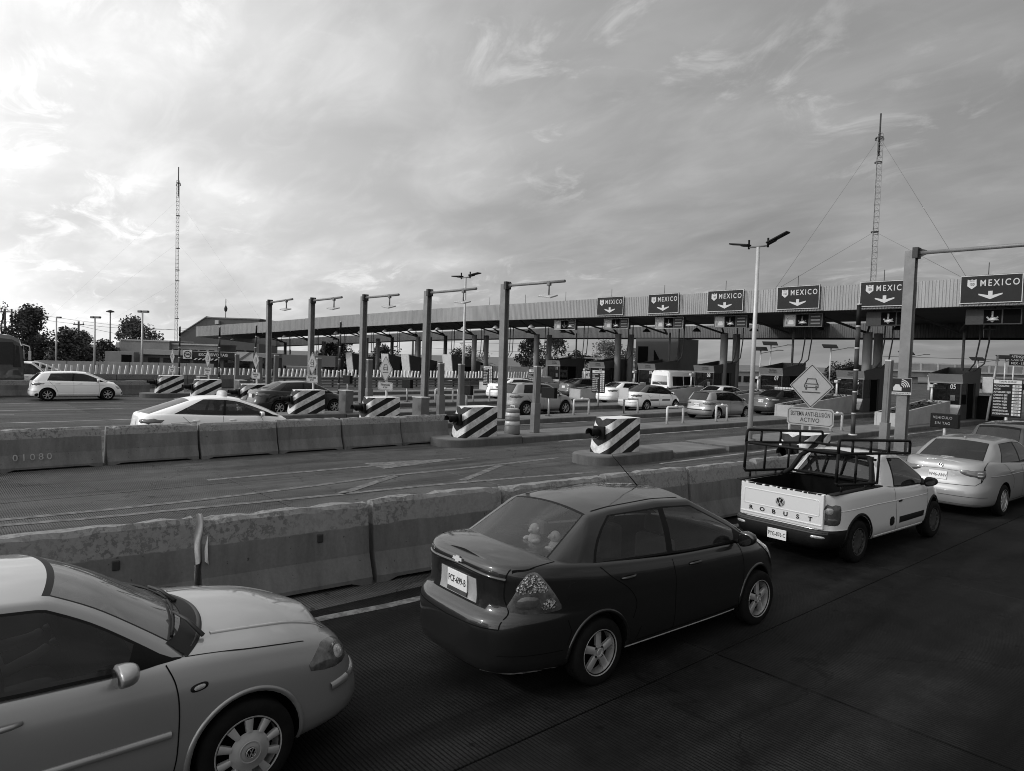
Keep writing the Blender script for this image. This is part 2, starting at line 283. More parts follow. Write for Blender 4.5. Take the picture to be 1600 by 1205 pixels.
# ------------------------------------------------------------------ mesh builder and bookkeeping
class MB:
    def __init__(s): s.v = []; s.f = []; s.mi = []; s.sm = []
    def add(s, vs, fs, mi=0, smooth=False):
        o = len(s.v); s.v += [tuple(p) for p in vs]
        for f in fs: s.f.append(tuple(i + o for i in f)); s.mi.append(mi); s.sm.append(smooth)
        return s
    def box(s, x0, x1, y0, y1, z0, z1, mi=0):
        return s.add([(x0,y0,z0),(x1,y0,z0),(x1,y1,z0),(x0,y1,z0),(x0,y0,z1),(x1,y0,z1),(x1,y1,z1),(x0,y1,z1)],
                     [(0,3,2,1),(4,5,6,7),(0,1,5,4),(1,2,6,5),(2,3,7,6),(3,0,4,7)], mi)
    def bbox(s, x0, x1, y0, y1, z0, z1, b=0.01, mi=0):
        """box with all edges bevelled"""
        bm = bmesh.new(); bmesh.ops.create_cube(bm, size=1)
        for v in bm.verts: v.co = Vector((x0 + (v.co.x + .5) * (x1 - x0), y0 + (v.co.y + .5) * (y1 - y0), z0 + (v.co.z + .5) * (z1 - z0)))
        bmesh.ops.bevel(bm, geom=list(bm.edges), offset=b, segments=2, profile=0.5, affect='EDGES')
        return s.bm(bm, mi)
    def bm(s, bm, mi=0, smooth=False):
        bm.verts.index_update()
        s.add([v.co[:] for v in bm.verts], [[v.index for v in f.verts] for f in bm.faces], mi, smooth); bm.free(); return s
    def tube(s, pts, r, n=8, mi=0, cap=True, smooth=True):
        pts = [Vector(p) for p in pts]; rs = r if isinstance(r, (list, tuple)) else [r] * len(pts)
        vs = []; fs = []; up = None
        for i, p in enumerate(pts):
            d = (pts[min(i + 1, len(pts) - 1)] - pts[max(i - 1, 0)])
            d = d.normalized() if d.length > 1e-9 else Vector((0, 0, 1))
            if up is None: up = d.orthogonal().normalized()
            up = (up - d * up.dot(d)); up = up.normalized() if up.length > 1e-6 else d.orthogonal().normalized()
            w = d.cross(up)
            for k in range(n):
                a = 2 * math.pi * (k + .5) / n
                vs.append(p + (up * math.cos(a) + w * math.sin(a)) * rs[i])
        for i in range(len(pts) - 1):
            for k in range(n):
                fs.append((i*n+k, i*n+(k+1) % n, (i+1)*n+(k+1) % n, (i+1)*n+k))
        s.add(vs, fs, mi, smooth)
        if cap:
            o = len(s.v) - len(vs)
            s.f.append(tuple(o + k for k in range(n))[::-1]); s.mi.append(mi); s.sm.append(False)
            o2 = o + (len(pts) - 1) * n
            s.f.append(tuple(o2 + k for k in range(n))); s.mi.append(mi); s.sm.append(False)
        return s
    def bar(s, a, b, w, h, mi=0):
        """rectangular bar from a to b; w across (horizontal), h the other way"""
        a = Vector(a); b = Vector(b); d = (b - a).normalized()
        ref = Vector((0, 0, 1)) if abs(d.z) < 0.95 else Vector((0, 1, 0))
        u = d.cross(ref).normalized() * (w / 2); v = u.cross(d).normalized() * (h / 2)
        vs = [a-u-v, a+u-v, a+u+v, a-u+v, b-u-v, b+u-v, b+u+v, b-u+v]
        return s.add(vs, [(0,3,2,1),(4,5,6,7),(0,1,5,4),(1,2,6,5),(2,3,7,6),(3,0,4,7)], mi)
    def lathe(s, prof, n=24, M4=None, mi=0, smooth=True, a0=0.0, a1=2*math.pi):
        """profile of (radius, height) turned about local z, then M4"""
        M4 = M4 or Matrix.Identity(4); vs = []; fs = []; full = abs(a1 - a0 - 2*math.pi) < 1e-6; cols = n if full else n + 1
        for (r, z) in prof:
            for k in range(cols):
                a = a0 + (a1 - a0) * k / n; vs.append(M4 @ Vector((r * math.cos(a), r * math.sin(a), z)))
        for i in range(len(prof) - 1):
            for k in range(n):
                k2 = (k + 1) % cols; fs.append((i*cols+k, i*cols+k2, (i+1)*cols+k2, (i+1)*cols+k))
        return s.add(vs, fs, mi, smooth)
    def prism(s, poly, axis, a, b, mi=0):
        """polygon (u,v) extruded along axis from a to b: axis x -> (y,z), y -> (x,z), z -> (x,y)"""
        def P(u, v, w): return (w, u, v) if axis == 'x' else (u, w, v) if axis == 'y' else (u, v, w)
        n = len(poly); vs = [P(u, v, a) for u, v in poly] + [P(u, v, b) for u, v in poly]
        return s.add(vs, [tuple(range(n))[::-1], tuple(range(n, 2*n))] + [(i, (i+1) % n, n+(i+1) % n, n+i) for i in range(n)], mi)
    def grid(s, rows, mi=0, smooth=True, flip=False):
        n = len(rows[0]); vs = [p for r in rows for p in r]; fs = []
        for i in range(len(rows) - 1):
            for k in range(n - 1):
                f = (i*n+k, i*n+k+1, (i+1)*n+k+1, (i+1)*n+k); fs.append(f[::-1] if flip else f)
        return s.add(vs, fs, mi, smooth)
    def xf(s, M4): s.v = [tuple(M4 @ Vector(p)) for p in s.v]; return s
    def mesh(s, name, mats, fix=True):
        me = bpy.data.meshes.new(name); me.from_pydata(s.v, [], s.f)
        for m in (mats if isinstance(mats, (list, tuple)) else [mats]): me.materials.append(m)
        me.polygons.foreach_set('material_index', s.mi); me.polygons.foreach_set('use_smooth', s.sm)
        if fix:
            bm = bmesh.new(); bm.from_mesh(me); bmesh.ops.recalc_face_normals(bm, faces=bm.faces); bm.to_mesh(me); bm.free()
        me.update(); return me
    def build(s, name, mats, parent=None, loc=None, fix=True):
        o = bpy.data.objects.new(name, s.mesh(name, mats, fix)); COL.objects.link(o)
        if parent: o.parent = parent
        if loc: o.location = loc
        return o

def tag(o, label=None, cat=None, group=None, kind=None):
    if label: o['label'] = label
    if cat: o['category'] = cat
    if group: o['group'] = group
    if kind: o['kind'] = kind
    return o
def thing(name, label, cat, loc=(0, 0, 0), rz=0.0, group=None):
    o = bpy.data.objects.new(name, None); COL.objects.link(o); o.empty_display_size = 0.2
    o.location = loc; o.rotation_euler = (0, 0, rz); return tag(o, label, cat, group)
KIDS = {}
def dup(root, loc=None, rz=None, label=None, group=None):
    """copy a thing with its parts and sub-parts"""
    def rec(o, parent):
        c = o.copy(); COL.objects.link(c)
        if parent is not None: c.parent = parent; c.matrix_parent_inverse = o.matrix_parent_inverse.copy()
        for ch in o.children: rec(ch, c)
        return c
    c = rec(root, None)
    if loc is not None: c.location = loc
    if rz is not None: c.rotation_euler = (0, 0, rz)
    if label: c['label'] = label
    if group: c['group'] = group
    return c
_txt = {}
def text_mb(body, size=0.2, extrude=0.002, bold=0.0, align='CENTER', sx=1.0, space=1.0):
    """lettering as geometry, in the local XY plane"""
    key = (body, size, extrude, bold, align, sx, space)
    if key not in _txt:
        c = bpy.data.curves.new('lettering', 'FONT'); c.body = body; c.size = size; c.extrude = extrude; c.offset = bold
        c.align_x = align; c.align_y = 'CENTER'; c.resolution_u = 3; c.space_character = space
        o = bpy.data.objects.new('lettering', c); me = bpy.data.meshes.new_from_object(o) if False else None
        COL.objects.link(o); dg = bpy.context.evaluated_depsgraph_get(); me = bpy.data.meshes.new_from_object(o.evaluated_get(dg))
        vs = [(v.co.x * sx, v.co.y, v.co.z) for v in me.vertices]; fs = [tuple(p.vertices) for p in me.polygons]
        bpy.data.objects.remove(o); bpy.data.curves.remove(c); bpy.data.meshes.remove(me)
        _txt[key] = (vs, fs)
    vs, fs = _txt[key]; return MB().add(vs, fs)
def face_minus_y(x, y, z, rz=0.0):
    """matrix placing a local XY drawing upright, facing -Y (towards oncoming drivers)"""
    return Matrix.Translation((x, y, z)) @ Matrix.Rotation(rz, 4, 'Z') @ Matrix.Rotation(R_(90), 4, 'X')
# ------------------------------------------------------------------ vehicles
def pchip(pts):
    xs = [p[0] for p in pts]; ys = [p[1] for p in pts]; n = len(xs)
    d = [(ys[i+1]-ys[i])/(xs[i+1]-xs[i]) for i in range(n-1)]
    m = [d[0]] + [0 if d[i-1]*d[i] <= 0 else 2*d[i-1]*d[i]/(d[i-1]+d[i]) for i in range(1, n-1)] + [d[-1]]
    def f(x):
        if x <= xs[0]: return ys[0]
        if x >= xs[-1]: return ys[-1]
        i = 0
        while x > xs[i+1]: i += 1
        h = xs[i+1]-xs[i]; t = (x-xs[i])/h
        return (2*t**3-3*t*t+1)*ys[i] + (t**3-2*t*t+t)*h*m[i] + (-2*t**3+3*t*t)*ys[i+1] + (t**3-t*t)*h*m[i+1]
    return f
def outline(xr, xf, w, nr, nf, n):
    xm = (xr+xf)/2; a = (xf-xr)/2; pts = []
    for k in range(801):
        th = -math.pi/2 + math.pi*k/800; e = 2.0/(nr if th < 0 else nf); s = math.sin(th); c = max(0.0, math.cos(th))
        pts.append((xm + a*math.copysign(abs(s)**e, s), w*c**e))
    cum = [0.0]
    for i in range(1, len(pts)): cum.append(cum[-1] + math.dist(pts[i], pts[i-1]))
    out = []; j = 0
    for i in range(n+1):
        t = cum[-1]*i/n
        while j < len(cum)-2 and cum[j+1] < t: j += 1
        u = (t-cum[j])/max(1e-9, cum[j+1]-cum[j]); out.append((pts[j][0]+(pts[j+1][0]-pts[j][0])*u, pts[j][1]+(pts[j+1][1]-pts[j][1])*u))
    return out
def chaikin(p, it=2):
    for _ in range(it):
        q = []
        for i in range(len(p)):
            a = p[i]; b = p[(i+1) % len(p)]
            q += [tuple(a[k]*.75+b[k]*.25 for k in range(len(a))), tuple(a[k]*.25+b[k]*.75 for k in range(len(a)))]
        p = q
    return p
VIEW = {'R': ((1,0,0), (0,0,1), (0,1,0)), 'L': ((1,0,0), (0,0,1), (0,-1,0)), 'B': ((0,1,0), (0,0,1), (1,0,0)), 'F': ((0,1,0), (0,0,1), (-1,0,0)),
        'T': ((1,0,0), (0,1,0), (0,0,-1)), 'RB': ((.7071,-.7071,0), (0,0,1), (.7071,.7071,0)), 'RF': ((.7071,.7071,0), (0,0,1), (-.7071,.7071,0))}
DEF_LV = [(0,.14,.14,.16),(.03,.07,.05,.06),(.09,.035,.01,.01),(.2,.012,0,0),(.34,0,0,0),(.45,0,.02,.02),(.50,.0,.05,.04),(.6,.0,.08,.07),(.72,.006,.10,.11),(.83,.02,.11,.17),(.92,.04,.13,.24),(.97,.058,.15,.29),(1,.09,.19,.36)]

class Car:
    def __init__(s, name, label, cat, P, X, Y, yaw=0.0, group=None):
        """X, Y: world position of the middle of the wheelbase; yaw 0 heads along +Y, positive turns left"""
        s.P = P; s.root = thing(name, label, cat, (X, Y, 0), R_(90) + R_(yaw), group)
        s.paint = P['paint']; s.n = P.get('n', 90)
        s.body(); s.glasshouse(); s.wheels()
        s.refresh()
        s.details()
    # --- lower body
    def body(s):
        P = s.P; zt = pchip(P['top']); cr = pchip(P.get('crown', [(-3, .04), (3, .05)])); zb = P.get('zb', .2); n = s.n
        zbx = pchip(P['bot']) if 'bot' in P else (lambda x: zb)
        mb = MB(); rings = []
        for (f, dw, dr, df) in P.get('lv', DEF_LV):
            o = outline(P['xr']+dr, P['xf']-df, P['W']-dw, P.get('nr', 5), P.get('nf', 4), n)
            r = [(x, -y, zbx(x)+(zt(x)-zbx(x))*f) for x, y in o]; rings.append(r + [(x, -y, z) for x, y, z in r[::-1]][1:-1])
        m = len(rings[0]); vs = [p for r in rings for p in r]; fs = []; mis = []
        blk = P.get('black_below', 0.0); lv = P.get('lv', DEF_LV)
        for i in range(len(rings)-1):
            for k in range(m):
                fs.append((i*m+k, i*m+(k+1) % m, (i+1)*m+(k+1) % m, (i+1)*m+k)); mis.append(1 if lv[i+1][0] <= blk and rings[i][k][0] < P.get('black_x', 99) else 0)
        ss = [1 - 2*j/14 for j in range(15)]
        def cap(ring, top):
            base = []; o0 = len(vs)
            for i in range(n+1):
                x, y, z = ring[i]; row = []
                for j, q in enumerate(ss):
                    if i in (0, n): row.append(None)
                    elif j == 0: row.append(i)
                    elif j == len(ss)-1: row.append(m-i)
                    else:
                        vs.append((x, y*q, z + (cr(x)*(1-abs(q)**2.3) if top else 0))); row.append(len(vs)-1)
                base.append(row)
            off = (len(rings)-1)*m if top else 0
            for i in range(n+1):
                for j in range(len(ss)):
                    if base[i][j] is not None and (j == 0 or j == len(ss)-1): base[i][j] += off
            tip0, tip1 = off, off+n
            for i in range(n):
                for j in range(len(ss)-1):
                    a = [base[i][j], base[i+1][j], base[i+1][j+1], base[i][j+1]]
                    if i == 0: a = [tip0, base[1][j], base[1][j+1]]
                    if i == n-1: a = [base[i][j], tip1, base[i][j+1]]
                    fs.append(tuple(a)); xx = ring[i][0]
                    inside = top and P['cabin'][0] < xx < P['cabin'][1] and 0 < j < len(ss)-2
                    mis.append(2 if inside else (0 if top else 1))
        cap(rings[-1], True); cap(rings[0], False)
        mb.v = vs; mb.f = fs; mb.mi = mis; mb.sm = [True]*len(fs)
        mats = [s.paint, M['black'], M['interior'], M['matt_black']]
        ob = mb.build('body', mats)
        cut = MB(); Ra = P.get('arch', P['R']+.05)
        for xw in P['wx']:
            for sg in (-1, 1):
                Mx = Matrix.Translation((xw, sg*(P['W']-.30), P['R']+.01)) @ Matrix.Rotation(R_(-90*sg), 4, 'X')
                k = 40; prof = [(Ra*math.cos(2*math.pi*i/k), Ra*math.sin(2*math.pi*i/k)) for i in range(k)]
                v = [Mx @ Vector((a, b, 0)) for a, b in prof] + [Mx @ Vector((a, b, .6)) for a, b in prof]
                cut.add(v, [tuple(range(k)), tuple(range(k, 2*k))] + [(i, (i+1) % k, k+(i+1) % k, k+i) for i in range(k)], 3)
        co = cut.build('cutter', mats)
        md = ob.modifiers.new('b', 'BOOLEAN'); md.operation = 'DIFFERENCE'; md.object = co; md.solver = 'EXACT'
        extra = []
        for b in P.get('cuts', []):
            c2 = MB().box(*b, mi=P.get('cutmat', 3)).build('cutter', mats); extra.append(c2); m2 = ob.modifiers.new('c', 'BOOLEAN'); m2.operation = 'DIFFERENCE'; m2.object = c2; m2.solver = 'EXACT'
        dg = bpy.context.evaluated_depsgraph_get(); me = bpy.data.meshes.new_from_object(ob.evaluated_get(dg))
        ob.modifiers.clear(); old = ob.data; ob.data = me; bpy.data.meshes.remove(old)
        for c2 in extra: q = c2.data; bpy.data.objects.remove(c2); bpy.data.meshes.remove(q)
        cm = co.data; bpy.data.objects.remove(co); bpy.data.meshes.remove(cm)
        me.set_sharp_from_angle(angle=R_(P.get('sharp', 38)))
        ob.parent = s.root; s.body_ob = ob
    # --- pillars, roof and glass
    def glasshouse(s):
        P = s.P; K = P['gh']; sub = P.get('ghsub', 6)
        cols = []; side = []; top = []
        n = len(K)
        for i in range(n-1):
            p0 = K[max(i-1, 0)]['p']; p1 = K[i]['p']; p2 = K[i+1]['p']; p3 = K[min(i+2, n-1)]['p']
            straight = K[i].get('lin', False)
            ns = K[i].get('sub', sub)
            for j in range(ns):
                t = j/ns
                if straight: q = [a+(b-a)*t for a, b in zip(p1, p2)]
                else:
                    q = []
                    for a, b, c, d in zip(p0, p1, p2, p3):
                        m1 = (c-a)/2; m2 = (d-b)/2
                        if abs(m1) > 2*abs(c-b): m1 = math.copysign(2*abs(c-b), m1)
                        if abs(m2) > 2*abs(c-b): m2 = math.copysign(2*abs(c-b), m2)
                        q.append((2*t**3-3*t*t+1)*b+(t**3-2*t*t+t)*m1+(-2*t**3+3*t*t)*c+(t**3-t*t)*m2)
                cols.append(q); side.append(K[i]['s']); top.append(K[i]['t'])
        cols.append(list(K[-1]['p']))
        fr = P.get('frame', .075); tr = .016; ft = P.get('apillar', .06); bulge = P.get('bulge', .025)
        rows = []   # per column the points from belt to centre
        G = 4; T = 8
        for (xb, zb, wb, xc, zc, wc, xm, zm, bow) in cols:
            B = Vector((xb, wb, zb)); Cn = Vector((xc, wc, zc)); Mi = Vector((xm, 0, zm)); h = max((Cn-B).length, 1e-4)
            lim = lambda d: max(0.0, min(d, h))
            gtop = max(h-fr, .02 if h > .03 else h)
            ds = [0, lim(.02)] + [lim(.02)+(lim(gtop)-lim(.02))*g/G for g in range(1, G+1)] + [lim(gtop+tr), lim(gtop+tr+.6*max(0, h-gtop-tr))]
            r = []
            for d in ds:
                p = B.lerp(Cn, d/h); p = p + Vector((bow*math.sin(math.pi*min(1, d/h)), bulge*math.sin(math.pi*min(1, d/h))*min(1, h/.3), 0)); r.append(p)
            def tp(e):
                u = 1-(1-e/wc)**2; v = e/wc
                return Vector((Cn.x+(Mi.x-Cn.x)*u, wc-e, Cn.z+(Mi.z-Cn.z)*u))
            es = [0, .028, ft, ft+tr] + [ft+tr+(wc-ft-tr)*g/T for g in range(1, T+1)]
            tops = [tp(e) for e in es]
            tops[0] = tops[0]*.5 + (r[-1]+tops[1])*.25
            rows.append(r+tops)
        nr = len(rows[0]); S0 = 2+G  # rows 0..S0+1 side
        parts = {}
        def put(key, quad, sm=True): parts.setdefault(key, []).append(quad)
        for c in range(len(cols)-1):
            for k in range(nr-1):
                sd = side[c]; tpz = top[c]
                if k < S0+1:   # side rows: 0 belt trim | 1..G glass | trim | body
                    if sd[0] == 'G':
                        key = 'trim' if k == 0 or k == G+1 else ('G'+sd[1:] if 1 <= k <= G else 'body')
                    elif sd == 'T': key = 'trim' if k <= G+1 else 'body'
                    else: key = 'body'
                elif k == S0+1: key = 'body' if tpz != 'X' else 'body'
                else:
                    kk = k-(S0+2)
                    if tpz in 'WK': key = 'body' if kk < 2 else ('trim' if kk == 2 else tpz)
                    elif tpz == 'T': key = 'body' if kk < 2 else 'trim'
                    else: key = 'body'
                q = (rows[c][k], rows[c+1][k], rows[c+1][k+1], rows[c][k+1])
                put(key, q)
        matg = P.get('glass', M['win_car'])
        def mk(name, quads, mats, both=True, sidefilter=None):
            mb = MB(); idx = {}
            def vid(p):
                kx = (round(p[0], 5), round(p[1], 5), round(p[2], 5))
                if kx not in idx: idx[kx] = len(mb.v); mb.v.append(kx)
                return idx[kx]
            for q in quads:
                for sg in ((-1, 1) if both else (sidefilter,)):
                    f = []
                    for p in q:
                        i = vid((p[0], sg*p[1], p[2]))
                        if i not in f: f.append(i)
                    if len(f) >= 3: mb.f.append(tuple(f)); mb.mi.append(0); mb.sm.append(True)
            if not mb.f: return None
            o = mb.build(name, mats, s.root); return o
        s.gh = []
        for key in parts:
            if key == 'body': s.gh.append(mk('roof', parts[key], P.get('roof_mat', s.paint)))
            elif key == 'trim': s.gh.append(mk('window_trim', parts[key], M['black']))
            elif key == 'W': s.gh.append(mk('windscreen', parts[key], P.get('glassW', matg)))
            elif key == 'K': s.gh.append(mk('rear_window', parts[key], P.get('glassK', matg)))
            else:
                for sg in (-1, 1): s.gh.append(mk('side_window', parts[key], P.get('glassS', matg), False, sg))
        s.gh = [g for g in s.gh if g]
    # --- wheels
    def wheels(s):
        P = s.P
        for xw in P['wx']:
            for sg in (-1, 1):
                w = bpy.data.objects.new('wheel', tyre_mesh(P['R'], P.get('tw', .19))); COL.objects.link(w); w.parent = s.root
                w.location = (xw, sg*(P['W']-P.get('tw', .19)/2-.012), P['R']); w.rotation_euler = (0, 0, 0 if sg < 0 else math.pi)
                if xw > 0 and P.get('steer'): w.rotation_euler = (0, 0, (0 if sg < 0 else math.pi)+R_(P['steer']))
                r = bpy.data.objects.new('rim', rim_mesh(P.get('rim', 'multi'), P['R']*P.get('rimr', .66), P.get('rim_mat', M['alloy']), P.get('tw', .19))); COL.objects.link(r); r.parent = w
    # --- surface work
    def refresh(s):
        vs = []; fs = []
        for o in [s.body_ob] + s.gh:
            b = len(vs); vs += [v.co.copy() for v in o.data.vertices]; fs += [[i+b for i in p.vertices] for p in o.data.polygons]
        s.bvh = BVHTree.FromPolygons(vs, fs)
    def refresh_with(s, ob):
        vs = []; fs = []
        for o in [s.body_ob] + s.gh + [ob]:
            b = len(vs); vs += [v.co.copy() for v in o.data.vertices]; fs += [[i+b for i in p.vertices] for p in o.data.polygons]
        s.bvh = BVHTree.FromPolygons(vs, fs)
    def hit(s, view, u, v):
        U, V, D = (Vector(a) for a in VIEW[view]); o = U*u + V*v - D*8
        p, nrm, i, d = s.bvh.ray_cast(o, D)
        if p is None: p, nrm, i, d = s.bvh.find_nearest(U*u+V*v-D*.5)
        if nrm.dot(D) > 0: nrm = -nrm
        return p, nrm
    def patch(s, name, outl, view, m, off=.004, dome=0.0, mirror=False, rnd=2, steps=5, parent=None, skirt=.012):
        pts = chaikin(outl, rnd) if rnd else densify(outl, .06)
        cu = sum(p[0] for p in pts)/len(pts); cv = sum(p[1] for p in pts)/len(pts)
        D = Vector(VIEW[view][2])
        rings = []
        for k in range(steps+1):
            q = k/steps; ring = []
            for (a, b) in pts:
                p, nr = s.hit(view, cu+(a-cu)*q, cv+(b-cv)*q); ring.append(p + nr*(off+dome*(1-q**4)))
                if k == 0: break
            rings.append(ring)
        sk = []
        for (a, b) in pts:
            p, nr = s.hit(view, a, b); sk.append(p - nr*skirt)
        obs = []
        for sg in ((1, -1) if mirror else (1,)):
            mb = MB(); n = len(pts); mb.v = [rings[0][0]]; fs = []
            for r in rings[1:]+[sk]: mb.v += r
            for j in range(n): fs.append((0, 1+j, 1+(j+1) % n))
            for i in range(steps):
                for j in range(n): fs.append((1+i*n+j, 1+i*n+(j+1) % n, 1+(i+1)*n+(j+1) % n, 1+(i+1)*n+j))
            mb.v = [(p[0], p[1]*sg, p[2]) for p in mb.v]; mb.f = fs; mb.mi = [0]*len(fs); mb.sm = [True]*len(fs)
            o = mb.build(name, m, parent or s.root); o.data.set_sharp_from_angle(angle=R_(40)); obs.append(o)
        return obs[0]
    def line(s, name, polys, view, w=.008, m=None, off=.0025, mirror=False, raised=0.0, sm=True, step=.04, parent=None):
        """thin strip following the surface (shut lines, mouldings)"""
        o = None
        for poly in polys:
            poly = densify(poly, step, False); rows = []
            for i, (a, b) in enumerate(poly):
                a0, b0 = poly[max(i-1, 0)]; a1, b1 = poly[min(i+1, len(poly)-1)]; dx, dy = a1-a0, b1-b0; l = math.hypot(dx, dy) or 1
                nx, ny = -dy/l*w/2, dx/l*w/2; row = []
                prof = ((-1, -.004), (-1, 0), (-.6, raised), (.6, raised), (1, 0), (1, -.004)) if raised else ((-1, 0), (1, 0))
                for q, h in prof:
                    p, nr = s.hit(view, a+nx*q, b+ny*q); row.append(p + nr*(off+h))
                rows.append(row)
            for sg in ((1, -1) if mirror else (1,)):
                o = MB().grid([[(p[0], p[1]*sg, p[2]) for p in r] for r in rows], 0, sm).build(name, m or M['matt_black'], parent or s.root)
        return o
    def lettering(s, name, body, view, u, v, size, m, bold=.004, extrude=.003, space=1.0, sx=1.0, flip=False, parent=None, off=.003):
        t = text_mb(body, size, extrude, bold, 'CENTER', sx, space); p, nr = s.hit(view, u, v)
        z = nr.normalized(); x = Vector((0, 0, 1)).cross(z).normalized(); y = z.cross(x)
        Mx = Matrix((( x.x, y.x, z.x, p.x+z.x*off), (x.y, y.y, z.y, p.y+z.y*off), (x.z, y.z, z.z, p.z+z.z*off), (0, 0, 0, 1)))
        return t.xf(Mx).build(name, m, parent or s.root, fix=False)
    def frame_at(s, view, u, v, off=0.0):
        p, nr = s.hit(view, u, v); z = nr.normalized(); x = Vector((0, 0, 1)).cross(z).normalized(); y = z.cross(x); p = p+z*off
        return Matrix(((x.x, y.x, z.x, p.x), (x.y, y.y, z.y, p.y), (x.z, y.z, z.z, p.z), (0, 0, 0, 1)))
    def plate(s, text, view, u, v, m=None, w=.33, h=.165, off=.012, sub=''):
        F = s.frame_at(view, u, v, off)
        mb = MB().bbox(-w/2, w/2, -h/2, h/2, -.006, .004, .003); pl = mb.xf(F).build('number_plate', m or M['plate'], s.root)
        if text: text_mb(text, h*.56, .001, .0006, 'CENTER', .78*w/.33*min(1, 8.5/len(text)), 1.05).xf(F @ Matrix.Translation((0, -.004, .0055))).build('lettering', M['sign_black'], pl, fix=False)
        return pl
    def mirror(s, x, y, z, m, l=.12, h=.075, d=.19, arm=True):
        for sg in (-1, 1):
            mb = MB(); bm = bmesh.new(); bmesh.ops.create_uvsphere(bm, u_segments=20, v_segments=12, radius=1)
            for vtx in bm.verts:
                c = vtx.co; e = lambda t: math.copysign(abs(t)**.75, t)
                q = Vector((e(c.x), e(c.y), e(c.z)))
                if q.x < 0: q.x *= .25                       # flat rear face with the glass
                taper = 1 - .28*q.y
                vtx.co = Vector((q.x*l*taper, q.y*d/2, q.z*h*taper + .012*q.y))
            mb.bm(bm, 0, True)
            mb.v = [(p[0]+x, sg*(-p[1]) if False else sg*(p[1]+y), p[2]+z) for p in mb.v]
            o = mb.build('door_mirror', m, s.root)
            gl = MB(); n = 16
            gl.add([(x-l*.27, sg*(y+.8*d/2*math.cos(2*math.pi*i/n)), z+.78*h*math.sin(2*math.pi*i/n)) for i in range(n)], [tuple(range(n))]); gl.build('mirror_glass', M['win_dark'], o, fix=False)
            if arm: MB().tube([(x+.02, sg*(y-d/2-.06), z-h*.75), (x+.01, sg*(y-.2*d), z-h*.5)], .022, 8).build('mirror_arm', M['black'], o)
    def handle(s, u, v, m, l=.19, mirror=True):
        for view, sg in (('R', 1), ('L', -1)):
            p, nr = s.hit(view, u, v); p2, _ = s.hit(view, u+l, v+.004)
            mid = (p+p2)/2 + nr*.034
            MB().tube([p+nr*.0, p.lerp(mid, .5)+nr*.012, mid, p2.lerp(mid, .5)+nr*.012, p2], [.012, .014, .015, .014, .012], 8).build('door_handle', m, s.root)
    def seats(s, rows, m=None, z0=.60, w=.46):
        for (x, ys, zt) in rows:
            for y in ys:
                mb = MB().bbox(x-.07, x+.07, y-w/2, y+w/2, z0-.1, zt-.20, .05)
                mb.bbox(x-.05, x+.05, y-.13, y+.13, zt-.17, zt, .04)
                for q in (-.06, .06): mb.tube([(x, y+q, zt-.22), (x, y+q, zt-.15)], .008, 6)
                mb.xf(Matrix.Identity(4)).build('seat', m or M['seat'], s.root)
    def details(s): pass
def densify(pts, step, closed=True):
    out = []; n = len(pts)
    for i in range(n if closed else n-1):
        a = pts[i]; b = pts[(i+1) % n]; l = math.dist(a, b); k = max(1, int(l/step))
        out += [(a[0]+(b[0]-a[0])*j/k, a[1]+(b[1]-a[1])*j/k) for j in range(k)]
    if not closed: out.append(pts[-1])
    return out
def spline2(pts, n=6):
    out = []
    for i in range(len(pts)-1):
        p0 = pts[max(i-1, 0)]; p1 = pts[i]; p2 = pts[i+1]; p3 = pts[min(i+2, len(pts)-1)]
        for j in range(n):
            t = j/n; out.append(tuple(.5*((2*b)+(-a+c)*t+(2*a-5*b+4*c-d)*t*t+(-a+3*b-3*c+d)*t**3) for a, b, c, d in zip(p0, p1, p2, p3)))
    out.append(pts[-1]); return out
_ty = {}
def tyre_mesh(R, w):
    k = (round(R, 3), round(w, 3))
    if k not in _ty:
        r0 = R*.63; h = w/2
        prof = [(r0, -h*.9), (r0+.012, -h), (R*.80, -h*1.04), (R*.93, -h*.98), (R*.985, -h*.82), (R, -h*.6), (R, -h*.28), (R*.985, -h*.26), (R*.985, -h*.2), (R, -h*.18), (R, h*.18), (R*.985, h*.2), (R*.985, h*.26), (R, h*.28), (R, h*.6), (R*.985, h*.82), (R*.93, h*.98), (R*.8, h*1.04), (r0+.012, h), (r0, h*.9)]
        mb = MB().lathe(prof, 40, Matrix.Rotation(R_(90), 4, 'X')); _ty[k] = mb.mesh('tyre', M['rubber']); _ty[k].set_sharp_from_angle(angle=R_(40))
    return _ty[k]
_rim = {}
